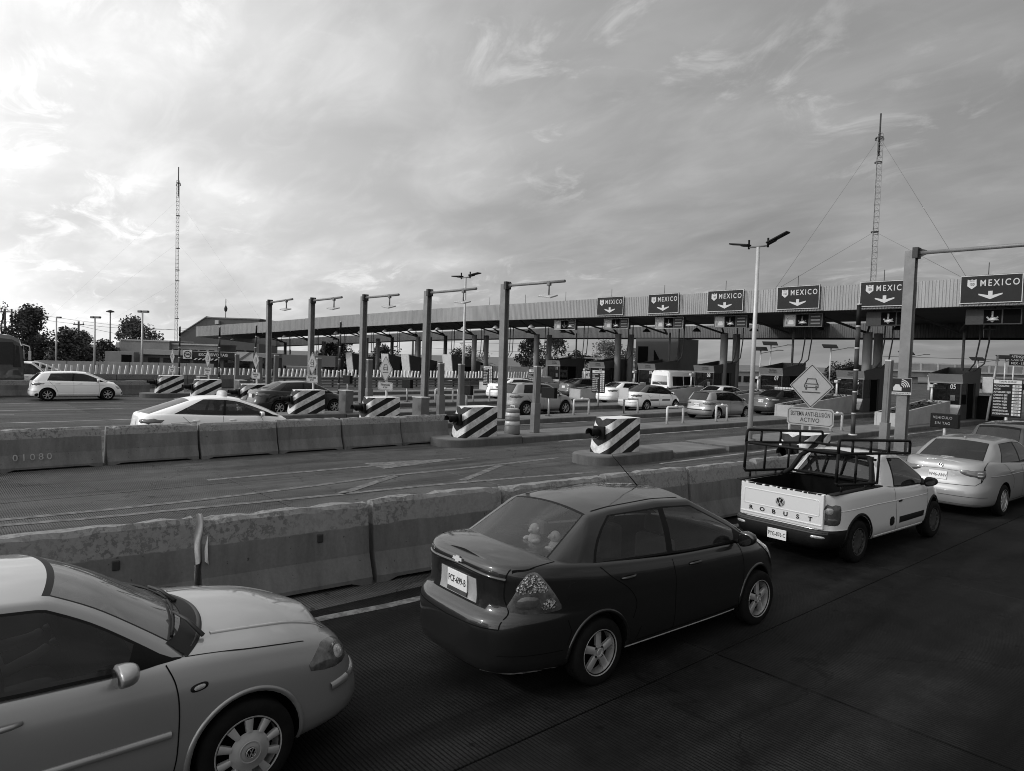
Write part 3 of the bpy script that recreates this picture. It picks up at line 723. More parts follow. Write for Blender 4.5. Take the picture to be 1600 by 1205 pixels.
def rim_mesh(style, r, m, tw):
    """wheel disc seen from outside (local -y side): spokes with real openings over a dark well"""
    k = (style, round(r, 3), m.name)
    if k in _rim: return _rim[k]
    rot = Matrix.Rotation(R_(90), 4, 'X'); mb = MB(); y0 = tw/2
    def A(rr, a, z): return (rr*math.cos(a), -z, rr*math.sin(a))
    # lip and barrel
    mb.lathe([(r*1.0, y0-.006), (r*.985, y0+.004), (r*.95, y0+.002), (r*.93, y0-.02), (r*.90, y0-.10)], 48, rot, 0)
    mb.lathe([(r*.9, y0-.10), (.03, y0-.10)], 24, rot, 1)
    spec = {'hubcap': (10, .135, .20, .56, .93, .012, .0), 'five': (5, .30, .34, .30, .93, .0, .018), 'multi': (7, .16, .22, .3, .93, .0, .01), 'steel': (12, .24, .36, .62, .86, .0, .0)}[style]
    ns, wi, wo, ri, ro, dish, conv = spec
    radii = [ri*r, (ri*.75+ro*.25)*r, (ri+ro)/2*r, (ri*.25+ro*.75)*r, ro*r]
    zz = lambda rr: y0 - .012 + dish*(1-(rr/r)**2)*1.5 - conv*(rr/r)*1.2 + (.012 if style == 'hubcap' else 0)
    for sidx in range(ns):
        a0 = 2*math.pi*sidx/ns + math.pi/2
        rows = []; back = []
        for q, rr in enumerate(radii):
            t = q/4; half = (wi+(wo-wi)*t)*r/2*(1.0 if style != 'hubcap' else 1.25); ang = half/rr
            z = zz(rr)
            rows.append([A(rr, a0-ang, z-.03), A(rr, a0-ang, z-.004), A(rr, a0-ang*.8, z), A(rr, a0, z+.003), A(rr, a0+ang*.8, z), A(rr, a0+ang, z-.004), A(rr, a0+ang, z-.03)])
        mb.grid(rows, 0, False)
    zc = zz(ri*r)
    mb.lathe([(ri*r*1.05, zc-.004), (ri*r*.7, zc+.006 if style == 'hubcap' else zc), (ri*r*.62, zc+(.012 if style == 'hubcap' else -.004)), (.001, zc+(.012 if style == 'hubcap' else -.002))], 40, rot, 0)
    if style in ('hubcap', 'multi', 'five'):
        mb.lathe([(ri*r*.60, zc+.014), (ri*r*.56, zc+.017), (ri*r*.50, zc+.015)], 40, rot, 0)
    if style == 'five':
        for q in range(4):
            a = 2*math.pi*(q+.5)/4; mb.lathe([(.011, zc+.006), (.011, zc-.01)], 8, Matrix.Translation((.052*math.cos(a), 0, .052*math.sin(a))) @ rot, 1)
            mb.lathe([(.0005, zc+.006), (.011, zc+.006)], 8, Matrix.Translation((.052*math.cos(a), 0, .052*math.sin(a))) @ rot, 2)
    me = mb.mesh('rim', [m, M['matt_black'], M['chrome']]); me.set_sharp_from_angle(angle=R_(35)); _rim[k] = me
    return me
def roundel(F, r, mats_fg, mats_bg, parent, name='badge'):
    """round badge with a V over a W"""
    bgm = MB().lathe([(r, -.004), (r, .004), (r*.9, .006), (r*.88, .003), (.0005, .003)], 32, None, 0).xf(F).build(name, mats_bg, parent)
    mb = MB().lathe([(r*1.0, .004), (r*.97, .008), (r*.88, .008), (r*.86, .004)], 32)
    def st(a, b, w=.13): 
        a = Vector((a[0]*r, a[1]*r, 0)); b = Vector((b[0]*r, b[1]*r, 0)); d = (b-a).normalized(); nrm = Vector((-d.y, d.x, 0))*w*r/2
        mb.add([p + Vector((0, 0, z)) for z in (.003, .0085) for p in (a-nrm, a+nrm, b+nrm, b-nrm)], [(4,5,6,7), (0,1,5,4), (1,2,6,5), (2,3,7,6), (3,0,4,7)])
    for sg in (-1, 1):
        st((sg*.36, .80), (0, .10)); st((sg*.80, .38), (sg*.36, -.80)); st((sg*.36, -.80), (0, .02))
    mb.xf(F).build('emblem', mats_fg, bgm); return bgm
# ------------------------------------------------------------------ the four cars in the near queue
def ghk(xb, zb, wb, xc, zc, wc, xm, zm, s_, t_, **kw):
    d = dict(p=(xb, zb, wb, xc, zc, wc, xm, zm, kw.pop('bow', 0.0)), s=s_, t=t_); d.update(kw); return d

# --- dark sedan
P_AV = dict(paint=paint('charcoal car paint', 0.010, 0.2, 0.33, .06), xr=-2.30, xf=2.12, W=.855, R=.295, arch=.345, wx=(-1.24, 1.24), n=150, nr=4.6, nf=3.4, rim='five', rimr=.70, tw=.185,
    zb=.20, cabin=(-1.35, 1.0), cuts=[(-1.10, .95, -.70, .70, .46, 1.2)], cutmat=2, frame=.07, apillar=.055, glass=M['win_clear'],
    top=[(-2.3, 1.115), (-2.1, 1.125), (-1.9, 1.125), (-1.6, 1.11), (-1.2, 1.07), (0, .985), (.9, .955), (1.2, .93), (1.6, .86), (1.9, .77), (2.12, .66)],
    crown=[(-2.3, .012), (-1.7, .05), (0, .04), (1.2, .055), (2.05, .05)],
    lv=[(0,.15,.16,.16),(.03,.08,.06,.06),(.08,.04,.015,.01),(.17,.012,.0,0),(.30,0,0,0),(.42,0,.0,.008),(.50,0,.012,.024),(.535,0,.035,.034),(.555,.0,.075,.044),(.58,.0,.105,.055),(.65,.0,.12,.08),(.76,.006,.118,.12),(.86,.018,.11,.18),(.925,.03,.105,.24),(.965,.045,.112,.29),(.988,.062,.13,.33),(1,.09,.17,.37)],
    gh=[ghk(-1.66, 1.10, .66, -1.66, 1.11, .64, -1.80, 1.155, 'B', 'K', sub=8, lin=True),
        ghk(-1.45, 1.085, .745, -1.17, 1.415, .545, -1.16, 1.462, 'B', 'T', sub=1, lin=True),
        ghk(-1.42, 1.07, .750, -1.14, 1.425, .545, -1.13, 1.472, 'B', 'R', sub=2),
        ghk(-1.29, 1.06, .765, -.88, 1.452, .55, -.88, 1.493, 'T', 'R', sub=1, bow=-.09),
        ghk(-1.26, 1.06, .768, -.84, 1.455, .55, -.84, 1.496, 'G1', 'R', sub=7, bow=-.09),
        ghk(-.31, 1.01, .785, -.24, 1.468, .555, -.30, 1.51, 'T', 'R', sub=2),
        ghk(-.22, 1.005, .786, -.16, 1.466, .555, -.20, 1.509, 'G2', 'R', sub=4),
        ghk(.12, .985, .786, .26, 1.435, .555, .34, 1.482, 'G2', 'T', sub=1, lin=True),
        ghk(.15, .985, .785, .29, 1.43, .556, .37, 1.477, 'G2', 'W', sub=7),
        ghk(.80, .965, .775, .86, 1.155, .66, 1.00, 1.20, 'T', 'W', sub=4),
        ghk(1.22, .93, .70, 1.22, .945, .70, 1.38, .985, 'B', 'W')])
class DarkSedan(Car):
    def details(s):
        s.seats([(-.95, (-.36, .36), 1.19), (.02, (-.36, .36), 1.26)])
        MB().bbox(-1.55, -1.12, -.62, .62, 1.02, 1.10, .02).build('parcel_shelf', M['interior'], s.root)
        # tail lamps: wrap round the corner
        o = [( -.72+.0, 1.02), (-.70, 1.03), (-.58, 1.035), (-.44, 1.0), (-.40, .93), (-.45, .80), (-.52, .71), (-.62, .70), (-.93, .70)]
        tl = [(-1.095, .755), (-1.0, .92), (-.93, 1.06), (-.87, 1.085), (-.82, 1.07), (-.75, .985), (-.67, .87), (-.615, .765), (-.66, .745), (-.88, .735)]
        s.patch('tail_lamp', tl, 'RB', M['lamp_dark'], .003, .014, True, 1, 6)
        s.patch('lamp_reflector', [(-1.02, .915), (-.945, 1.035), (-.885, 1.07), (-.83, 1.055), (-.765, .98), (-.73, .925), (-.85, .90)], 'RB', M['lamp_facet'], .0165, .002, True, 1, 5)
        s.patch('lamp_reflector', [(-.80, .77), (-.70, .775), (-.665, .80), (-.71, .875), (-.77, .86)], 'RB', M['lamp_facet'], .0165, .002, True, 1, 4)
        s.patch('lamp_reflector', [(-1.02, .785), (-.83, .78), (-.79, .88), (-.96, .895)], 'RB', M['lamp_red'], .0165, .010, True, 2, 3)
        # boot lid shut lines, recess for the plate
        s.line('shut_line', [spline2([(-.60, .625), (-.60, .75), (-.56, .86), (-.565, 1.0), (-.585, 1.10)]), [(-.60, .625), (0, .60), (.60, .625)], spline2([(.60, .625), (.60, .75), (.56, .86), (.565, 1.0), (.585, 1.10)])], 'B', .009)
        s.line('shut_line', [spline2([(-2.07, -.60), (-1.95, -.67), (-1.80, -.68), (-1.66, -.665)]), spline2([(-2.07, .60), (-1.95, .67), (-1.80, .68), (-1.66, .665)])], 'T', .009)
        s.line('boot_trim', [[(-.57, 1.01), (0, 1.03), (.57, 1.01)]], 'B', .035, s.paint, .002, raised=.012)
        s.patch('plate_panel', [(-.28, .755), (.28, .755), (.265, .955), (-.265, .955)], 'B', M['hub'], .006, 0, False, 0, 4)
        pl = s.plate('PCF-699-B', 'B', 0, .88, w=.30, h=.155, off=.016)
        F = s.frame_at('B', 0, .785, .016); MB().bbox(-.15, .15, -.022, .022, -.004, .004, .002).xf(F).build('plate_holder', M['dark_metal'], s.root)
        F = s.frame_at('B', 0, 1.068, .004)
        b = [(-.07, -.013), (-.028, -.013), (-.024, -.026), (.024, -.026), (.028, -.013), (.07, -.013), (.062, .013), (.028, .013), (.024, .026), (-.024, .026), (-.028, .013), (-.062, .013)]
        MB().prism(b, 'z', 0, .012).xf(F).build('badge', M['light_metal'], s.root)  # pale metal colour stands in for the badge's bright glint
        s.lettering('lettering', 'AVEO', 'B', .46, 1.065, .045, M['chrome'], .001, .003)
        # shut lines on the flank
        rear = spline2([(-.84, .52), (-.80, .66), (-.90, .80), (-1.10, .93), (-1.24, 1.04)])
        s.line('shut_line', [rear, [(-.78, .30), (-.72, .42)], [(-.27, 1.0), (-.24, .80), (-.24, .29)], spline2([(.86, .95), (.92, .80), (.92, .50), (.86, .32)]), [(-.75, .29), (.86, .29)]], 'R', .007, mirror=True)
        s.line('sill_strip', [[(-.86, .235), (.86, .235)]], 'R', .012, M['light_metal'], .002, raised=.004, mirror=True)
        s.line('bumper_line', [[(-2.2, .41), (-1.66, .405)]], 'R', .006, mirror=True)
        s.line('shut_line', [[(-1.62, .655), (-1.58, .55), (-1.62, .44)]], 'R', .006, mirror=True)
        for q in (-1.24, 1.24):
            a = [(q+.36*math.cos(R_(t)), .305+.36*math.sin(R_(t))) for t in range(-5, 186, 8)]
            s.line('arch_lip', [a], 'R', .03, s.paint, .0, raised=.010, mirror=True, step=.08)
        s.handle(-1.0, .905, s.paint); s.handle(-.02, .88, s.paint)
        s.patch('fuel_door', [(-1.62, .80), (-1.44, .80), (-1.44, .96), (-1.62, .96)], 'R', s.paint, .002, 0, False, 2, 3)
        s.mirror(.80, .93, 1.03, s.paint)
        # front
        hl = [(1.62, .60), (1.85, .58), (1.93, .66), (1.82, .77), (1.60, .79)]
        s.patch('headlight', [(.72, .60), (.98, .59), (1.02, .68), (.93, .76), (.74, .79)], 'RF', M['lamp_clear'], .003, .015, True, 1, 5)
        s.patch('grille', [(-.33, .52), (.33, .52), (.38, .64), (-.38, .64)], 'F', M['black'], .004, .008, False, 1, 4)
        s.line('shut_line', [spline2([(1.28, -.70), (1.5, -.705), (1.8, -.62), (1.93, -.40), (1.96, 0), (1.93, .40), (1.8, .62), (1.5, .705), (1.28, .70)])], 'T', .008)
        # aerial at the front of the roof, leaning back
        p, nr = s.hit('T', .20, .06)
        MB().tube([p, p+Vector((-.42, 0, .36))], [.006, .003], 6).build('aerial', M['black'], s.root)
        s.line('roof_ditch', [[(-1.05, -.47), (.2, -.475)], [(-1.05, .47), (.2, .475)]], 'T', .014, M['matt_black'])
        s.line('bumper_chip', [[(-.74, .245), (-.40, .225)]], 'B', .018, M['light_metal'], .002)
aveo = DarkSedan('dark_sedan', 'charcoal four-door sedan with soft toys behind its rear window', 'car', P_AV, -4.78, 5.86, -2.3, 'cars queuing in the near lane')

# --- silver sedan, front half in frame
P_BO = dict(paint=paint('silver car paint', 0.27, 0.5, 0.30, .12), xr=-2.28, xf=2.23, W=.868, R=.31, arch=.355, wx=(-1.255, 1.255), n=150, nr=4.6, nf=4.3, rim='hubcap', rimr=.70, rim_mat=M['hub'], steer=0, glassW=M['win_dusty_sheen'],
    zb=.19, cabin=(-1.35, .62), cuts=[(-1.30, .55, -.70, .70, .46, 1.2)], cutmat=2, frame=.055, apillar=.07, glass=M['win_car'], glassS=M['win_car'],
    top=[(-2.3, 1.03), (-1.6, 1.06), (-1.2, 1.05), (0, .985), (.6, .968), (.9, .958), (1.25, .93), (1.6, .885), (1.85, .825), (2.0, .785), (2.23, .69)],
    crown=[(-2.3, .03), (0, .04), (1.0, .06), (1.6, .085), (2.1, .06)],
    lv=[(0,.15,.14,.15),(.03,.08,.05,.06),(.08,.04,.012,.02),(.16,.012,0,0),(.28,0,0,-.01),(.40,0,0,-.005),(.50,0,.03,.012),(.58,.0,.06,.03),(.68,.004,.08,.05),(.78,.012,.09,.08),(.87,.028,.1,.115),(.93,.045,.12,.15),(.97,.065,.14,.19),(1,.10,.19,.26)],
    gh=[ghk(-1.62, 1.05, .66, -1.62, 1.06, .64, -1.76, 1.10, 'B', 'K', sub=6, lin=True),
        ghk(-1.4, 1.05, .74, -1.10, 1.37, .56, -1.10, 1.41, 'B', 'R', sub=4),
        ghk(-1.1, 1.04, .775, -.90, 1.40, .565, -.9, 1.44, 'G1', 'R', sub=5),
        ghk(-.20, .995, .79, -.16, 1.425, .575, -.16, 1.465, 'T', 'R', sub=1),
        ghk(-.12, .99, .79, -.08, 1.424, .575, -.08, 1.464, 'G2', 'R', sub=4),
        ghk(.12, .98, .79, .17, 1.405, .575, .27, 1.452, 'G2', 'T', sub=1),
        ghk(.16, .98, .79, .21, 1.396, .577, .31, 1.443, 'G2', 'W', sub=4),
        ghk(.36, .975, .79, .42, 1.29, .615, .54, 1.34, 'G2', 'W', sub=4),
        ghk(.56, .967, .785, .64, 1.145, .67, .79, 1.19, 'T', 'W', sub=4),
        ghk(.86, .955, .75, .88, .968, .735, 1.10, 1.0, 'B', 'W')])
class SilverSedan(Car):
    def details(s):
        s.seats([(-.05, (-.36, .36), 1.24), (-.95, (-.36, .36), 1.17)])
        MB().bbox(.35, .80, -.68, .68, .90, .985, .03).build('dashboard', M['interior'], s.root)
        MB().tube([(.38+.06*math.sin(a)*0, .36+.18*math.cos(a), .98+.17*math.sin(a)) for a in [2*math.pi*i/24 for i in range(25)]], .016, 8).build('steering_wheel', M['seat'], s.root)
        # cowl and wipers
        s.line('cowl_panel', [spline2([(.86, -.70), (.98, -.52), (1.07, -.26), (1.10, 0), (1.07, .26), (.98, .52), (.86, .70)])], 'T', .13, M['black'], .004)
        s.line('cowl_grille', [spline2([(.95, -.64), (1.04, -.48), (1.12, -.24), (1.15, 0), (1.12, .24), (1.04, .48), (.95, .64)])], 'T', .03, M['dark_metal'], .006, raised=.006)
        for (y0, y1) in ((-.60, -.02), (.02, .60)):
            pts = []
            for q in range(9):
                y = y0+(y1-y0)*q/8; p, nr = s.hit('T', .995-.33*abs(y)**1.6-.02*q/8, y); pts.append(p+nr*.016)
            MB().tube(pts, .010, 6).build('wiper_blade', M['black'], s.root)
            a, na = s.hit('T', 1.06, y0+.05); MB().tube([a+Vector((0, 0, .02)), (a+pts[4])/2+Vector((0, 0, .04)), pts[4]+Vector((0, 0, .02))], [.016, .012, .009], 6).build('wiper_arm', M['dark_metal'], s.root)
        # hood shut line, doors, arches
        hood = spline2([(.90, -.735), (1.25, -.748), (1.52, -.725), (1.68, -.69)])
        s.line('shut_line', [hood, [(x, -y) for x, y in hood]], 'T', .007)
        s.line('hood_crease', [spline2([(1.12, -.50), (1.5, -.49), (1.95, -.40)]), spline2([(1.12, .50), (1.5, .49), (1.95, .40)])], 'T', .035, s.paint, .0005, raised=.006)
        s.line('shut_line', [spline2([(.78, .955), (.82, .85), (.835, .70), (.825, .45), (.80, .30)]), [(-.18, .98), (-.20, .30)], [(-.20, .28), (.80, .28)]], 'R', .008, mirror=True)
        s.line('side_moulding', [[(-.18, .57), (.79, .57)]], 'R', .045, s.paint, .002, raised=.014, mirror=True)
        s.line('bumper_moulding', [[(1.86, .50), (2.02, .50)]], 'R', .06, s.paint, .002, raised=.016, mirror=True)
        s.patch('bumper_moulding', [(1.00, .475), (1.32, .475), (1.32, .535), (1.00, .535)], 'RF', s.paint, .004, .012, True, 1, 4)
        a = [(1.255+.375*math.cos(R_(t)), .315+.375*math.sin(R_(t))) for t in range(-12, 193, 6)]
        s.line('arch_lip', [a], 'R', .035, s.paint, .0, raised=.010, mirror=True, step=.08)
        a = [(-1.255+.375*math.cos(R_(t)), .315+.375*math.sin(R_(t))) for t in range(-12, 193, 6)]
        s.line('arch_lip', [a], 'R', .035, s.paint, .0, raised=.010, mirror=True, step=.08)
        # headlight: wraps the corner
        s.patch('headlight', [(.60, .685), (.80, .625), (1.0, .615), (1.12, .65), (1.11, .71), (1.02, .765), (.90, .80), (.78, .80)], 'RF', M['lamp_dark'], .003, .012, True, 1, 6)
        s.patch('lamp_reflector', [(.86, .66), (1.0, .655), (1.0, .72), (.88, .745)], 'RF', M['lamp_clear'], .0155, .006, True, 2, 3)
        s.patch('grille', [(-.36, .60), (.36, .60), (.40, .70), (-.40, .70)], 'F', M['black'], .004, .006, False, 1, 4)
        s.patch('turn_marker', [(.90, .775), (1.005, .785), (1.005, .83), (.90, .82)], 'R', M['black'], .002, .006, True, 2, 3)
        s.patch('marker_lens', [(.92, .785), (.985, .792), (.985, .82), (.92, .812)], 'R', M['lamp_clear'], .009, .003, True, 2, 3)
        s.handle(-.12, .86, s.paint)
        s.mirror(.50, .965, 1.03, s.paint, .10, .06, .21)
        s.line('sill_strip', [[(-.80, .205), (.85, .205)]], 'R', .03, M['black'], .002, mirror=True)
        s.line('bumper_lip', [[(1.80, .20), (2.02, .21)]], 'R', .05, M['black'], .004, mirror=True)
        for xw in (1.255, -1.255):
            y = -(s.P['W']-.012-.19+.19+.0); F = Matrix.Translation((xw, -(s.P['W']-.012)-.034, .31)) @ Matrix.Rotation(R_(90), 4, 'X')
            roundel(F, .034, M['alloy'], M['black'], s.root)
        # pale toll tag set just behind the glass
        s.patch('toll_tag', [(.42, -.52), (.52, -.51), (.52, -.42), (.42, -.43)], 'T', M['light_metal'], -.012, 0, False, 1, 2, skirt=.014)
bora = SilverSedan('silver_sedan', 'silver four-door sedan at the lower left corner, seen from its door to its nose', 'car', P_BO, -5.17, .385, 0.0, 'cars queuing in the near lane')

# --- white pickup
P_PK = dict(paint=paint('white pickup paint', 0.56, 0.0, 0.38, .28), xr=-2.22, xf=2.24, W=.84, R=.31, arch=.37, wx=(-1.42, 1.33), n=150, nr=8, nf=3.6, rim='steel', rimr=.66, rim_mat=M['dark_metal'],
    zb=.24, cabin=(-2.15, 1.05), frame=.06, apillar=.06, glass=M['win_car'], glassS=M['win_dark'],
    top=[(-2.3, 1.045), (-2.0, 1.045), (-.6, 1.04), (-.3, 1.0), (.3, .965), (1.0, .95), (1.3, .93), (1.7, .87), (2.0, .78), (2.24, .64)],
    crown=[(-2.3, .0), (-.6, .0), (.3, .02), (1.2, .05), (2.2, .05)],
    lv=[(0,.15,.10,.16),(.03,.08,.02,.06),(.08,.04,-.02,.01),(.16,.012,-.04,0),(.27,0,-.04,0),(.33,0,-.03,.0),(.36,0,.05,.02),(.39,.0,.06,.03),(.55,.0,.06,.05),(.74,.004,.06,.11),(.86,.012,.06,.18),(.94,.022,.06,.25),(.985,.035,.065,.31),(1,.05,.075,.37)],
    black_below=.36, black_x=-1.80, glassK=M['win_dark'], cuts=[(-2.10, -.62, -.66, .66, .40, 1.4)],
    gh=[ghk(-.60, 1.03, .735, -.60, 1.05, .71, -.62, 1.07, 'B', 'T', sub=1, lin=True),
        ghk(-.58, 1.03, .74, -.55, 1.10, .70, -.56, 1.12, 'B', 'K', sub=5, lin=True),
        ghk(-.40, 1.02, .755, -.36, 1.40, .57, -.38, 1.43, 'B', 'T', sub=1, lin=True),
        ghk(-.36, 1.02, .757, -.32, 1.435, .565, -.33, 1.47, 'B', 'R', sub=2),
        ghk(-.20, 1.0, .765, -.10, 1.465, .57, -.10, 1.505, 'T', 'R', sub=1),
        ghk(-.16, 1.0, .765, -.04, 1.467, .57, -.04, 1.507, 'G1', 'R', sub=5),
        ghk(.26, .975, .768, .36, 1.44, .57, .44, 1.49, 'G1', 'W', sub=7),
        ghk(.86, .955, .765, .94, 1.13, .665, 1.08, 1.17, 'T', 'W', sub=4),
        ghk(1.28, .93, .70, 1.29, .94, .69, 1.45, .975, 'B', 'W')])
class Pickup(Car):
    def details(s):
        s.seats([(-.10, (-.34, .34), 1.27)])
        # tailgate: its own panel, proud of the body
        tg = MB().bbox(-2.186, -2.13, -.662, .662, .545, 1.046, .012).build('tailgate', s.paint, s.root)
        s.refresh_with(tg)
        s.line('tailgate_fold', [[(-.64, .60), (.64, .60)]], 'B', .03, s.paint, .001, raised=.006, parent=tg)
        s.line('pressed_panel', [chaikin([(-.60, .73), (-.53, .73), (.53, .73), (.60, .73), (.60, .80), (.60, .89), (.60, .955), (.53, .955), (-.53, .955), (-.60, .955), (-.60, .89), (-.60, .80)], 2) + [(-.5825, .73)]], 'B', .022, s.paint, .0005, raised=.0025, parent=tg)
        random.seed(3); yy = -.62; we = MB()
        while yy < .6:
            w_ = random.uniform(.03, .13); h_ = random.uniform(.006, .022); we.box(-2.1885, -2.15, yy, min(.63, yy+w_), 1.0475-h_, 1.0475); yy += w_+random.uniform(.0, .05)
        tag(we.build('worn_edge', M['black'], tg), kind='stuff')
        F = s.frame_at('B', 0, .835, .004); roundel(F, .07, M['light_metal'], M['black'], tg)
        for i, ch in enumerate('ROBUST'):
            s.lettering('lettering', ch, 'B', .475-.19*i, .665, .085, M['black'], .002, .003, 1, 1.2, parent=tg, off=.003)
        F = s.frame_at('B', 0, .785, .016); MB().lathe([(.014, 0), (.014, .006), (.0005, .008)], 16).xf(F).build('lock', M['black'], tg)
        # tail lamps at the corners
        s.patch('tail_lamp', [(-.84, .615), (-.60, .60), (-.48, .615), (-.47, .87), (-.52, .90), (-.84, .90)] if False else [(-1.075, .615), (-.93, .60), (-.82, .61), (-.80, .70), (-.80, .86), (-.83, .895), (-1.075, .91)], 'RB', M['lamp_red'], .003, .014, True, 1, 5)
        s.patch('lamp_reflector', [(-1.04, .77), (-.94, .765), (-.93, .85), (-1.04, .855)], 'RB', M['lamp_clear'], .0165, .004, True, 1, 3)
        s.patch('lamp_reflector', [(-1.05, .665), (-.86, .655), (-.86, .70), (-1.05, .71)], 'RB', M['lamp_dark'], .0165, .004, True, 1, 3)
        s.plate('PYG-876-C', 'B', -.03, .37, w=.30, h=.15, off=.03)
        s.line('bumper_step', [[(-.72, .50), (.72, .50)]], 'B', .05, M['dark_metal'], .002, raised=.01)
        s.patch('fog_reflector', [(-.70, .42), (-.52, .42), (-.52, .46), (-.70, .46)], 'B', M['lamp_clear'], .003, .008, True, 2, 3)
        # bed rails and cab back
        for sg in (-1, 1): MB().bbox(-2.12, -.62, sg*.735-.055, sg*.735+.055, 1.042, 1.062, .008).build('bed_rail', M['black'], s.root)
        MB().tube([(-.47, -.60, 1.42), (-.47, .60, 1.42)], .02, 8).tube([(-.58, -.1, 1.12), (-.44, -.1, 1.40)], .014, 6).tube([(-.58, .2, 1.12), (-.44, .2, 1.40)], .014, 6).build('window_bar', M['black'], s.root)
        for sg in (-1, 1): MB().tube([(-.95, sg*.70, 1.05), (-.74, sg*.66, 1.12), (-.58, sg*.58, 1.36), (-.50, sg*.5, 1.44)], .038, 10).build('sport_bar', M['black'], s.root)
        MB().tube([(-.50, -.5, 1.44), (-.5, 0, 1.475), (-.50, .5, 1.44)], .038, 10).build('sport_bar', M['black'], s.root)
        # side: door, sill, arches, black strip
        s.line('shut_line', [spline2([(-.27, 1.0), (-.26, .85), (-.22, .55), (-.20, .33)]), spline2([(1.0, .95), (1.02, .75), (.96, .45), (.90, .33)]), [(-.20, .32), (.92, .32)]], 'R', .008, mirror=True)
        s.line('waist_crease', [[(-2.05, .80), (-.9, .81), (-.28, .80), (1.0, .79)]], 'R', .016, s.paint, .001, raised=.004, mirror=True)
        s.patch('side_strip', [(-.10, .43), (.84, .44), (.86, .53), (-.10, .53)], 'R', M['black'], .003, .006, True, 0, 3)
        s.patch('side_vent', [(-.44, .42), (-.28, .42), (-.28, .56), (-.44, .56)], 'R', M['black'], .003, .004, True, 1, 3)
        s.line('sill_strip', [[(-.92, .30), (.86, .30)]], 'R', .05, s.paint, .003, raised=.006, mirror=True)
        for q in (-1.42, 1.33):
            a = [(q+.39*math.cos(R_(t)), .32+.39*math.sin(R_(t))) for t in range(-5, 186, 7)]
            s.line('arch_lip', [a], 'R', .05, M['black'], .0, raised=.012, mirror=True, step=.08)
        s.patch('door_handle', [(-.16, .765), (-.02, .765), (-.02, .80), (-.16, .80)], 'R', M['black'], .004, .012, True, 2, 3)
        s.mirror(.78, .94, 1.02, M['black'], .11, .075, .2)
        s.patch('headlight', [(.98, .62), (1.12, .62), (1.16, .70), (1.05, .80), (.94, .78)], 'RF', M['lamp_clear'], .003, .012, True, 1, 5)
pick = Pickup('pickup_truck', 'small white pickup with chipped tailgate and black tube rack over its bed', 'pickup', P_PK, -5.06, 12.0, -2.2, 'cars queuing in the near lane')
def cargo_rack():
    t = thing('cargo_rack', 'black welded tube rack standing on the rails of the white pickup bed', 'rack', (-5.06, 12.0, .965), R_(87.8)); t.rotation_euler[1] = R_(3.2)
    def rack_side(y, x0, x1, nm='side_frame'):
        mb = MB(); r = .022; z0, z1, z2 = .10, .55, .75
        c = .05
        mb.tube([(x0, y, z0+c), (x0, y, z1)], r).tube([(x0, y, z1), (x0, y, z2-c), (x0+c*.3, y, z2-.015), (x0+c, y, z2), (x1-c, y, z2), (x1-.015, y, z2-.015), (x1, y, z2-c), (x1, y, z1)], r)
        mb.tube([(x0, y, z1), (x1, y, z1)], r)
        return mb, z0, z1, z2, r
    for y in (-.735, .735):
        mb, z0, z1, z2, r = rack_side(y, -2.02, .38)
        mb.tube([(-2.02, y, z0+.04), (-1.98, y, z0), (-.72, y, z0)], r)
        for x in (-1.60, -1.02, -.40): mb.tube([(x, y, z1), (x, y, z2)], r*.85)
        for x in (-1.45, -.72): mb.tube([(x, y, z0), (x, y, z1)], r*.85)
        for x in (-1.85, -1.1): mb.tube([(x, y, 0), (x, y, z0)], r*.8)
        mb.build('side_frame', M['black'], t)
    for x in (-2.02, .1): MB().tube([(x, -.735, .55), (x, .735, .55)], .022).build('cross_bar', M['black'], t)
    MB().tube([(-.72, -.735, .10), (-.72, .735, .10)], .02).build('cross_bar', M['black'], t)
    return t
cargo_rack()

# --- silver sedan ahead of the pickup
P_JE = dict(paint=paint('pale silver car paint', 0.25, 0.25, 0.36, .2), xr=-2.33, xf=2.30, W=.885, R=.315, arch=.36, wx=(-1.325, 1.325), n=130, nr=5.2, nf=3.6, rim='multi', rimr=.70,
    zb=.20, cabin=(-1.4, 1.05), frame=.06, apillar=.06, glass=M['win_dark'],
    top=[(-2.4, 1.04), (-2.1, 1.06), (-1.7, 1.07), (-1.2, 1.05), (0, .99), (.9, .96), (1.25, .93), (1.7, .86), (2.1, .75), (2.3, .66)],
    crown=[(-2.4, .02), (-1.7, .05), (0, .04), (1.2, .06), (2.3, .05)],
    gh=[ghk(-1.72, 1.055, .66, -1.72, 1.065, .65, -1.86, 1.115, 'B', 'K', sub=6, lin=True),
        ghk(-1.5, 1.05, .745, -1.10, 1.385, .555, -1.12, 1.425, 'B', 'R', sub=3),
        ghk(-1.32, 1.045, .775, -.86, 1.415, .565, -.88, 1.452, 'T', 'R', sub=1),
        ghk(-1.28, 1.045, .777, -.82, 1.417, .565, -.84, 1.455, 'G1', 'R', sub=6),
        ghk(-.22, 1.0, .795, -.16, 1.44, .575, -.16, 1.48, 'T', 'R', sub=1),
        ghk(-.14, .995, .795, -.08, 1.438, .575, -.08, 1.479, 'G2', 'R', sub=5),
        ghk(.28, .98, .795, .36, 1.395, .575, .44, 1.44, 'G2', 'W', sub=7),
        ghk(.90, .96, .785, .98, 1.14, .67, 1.10, 1.18, 'T', 'W', sub=4),
        ghk(1.30, .93, .72, 1.32, .945, .71, 1.5, .975, 'B', 'W')])
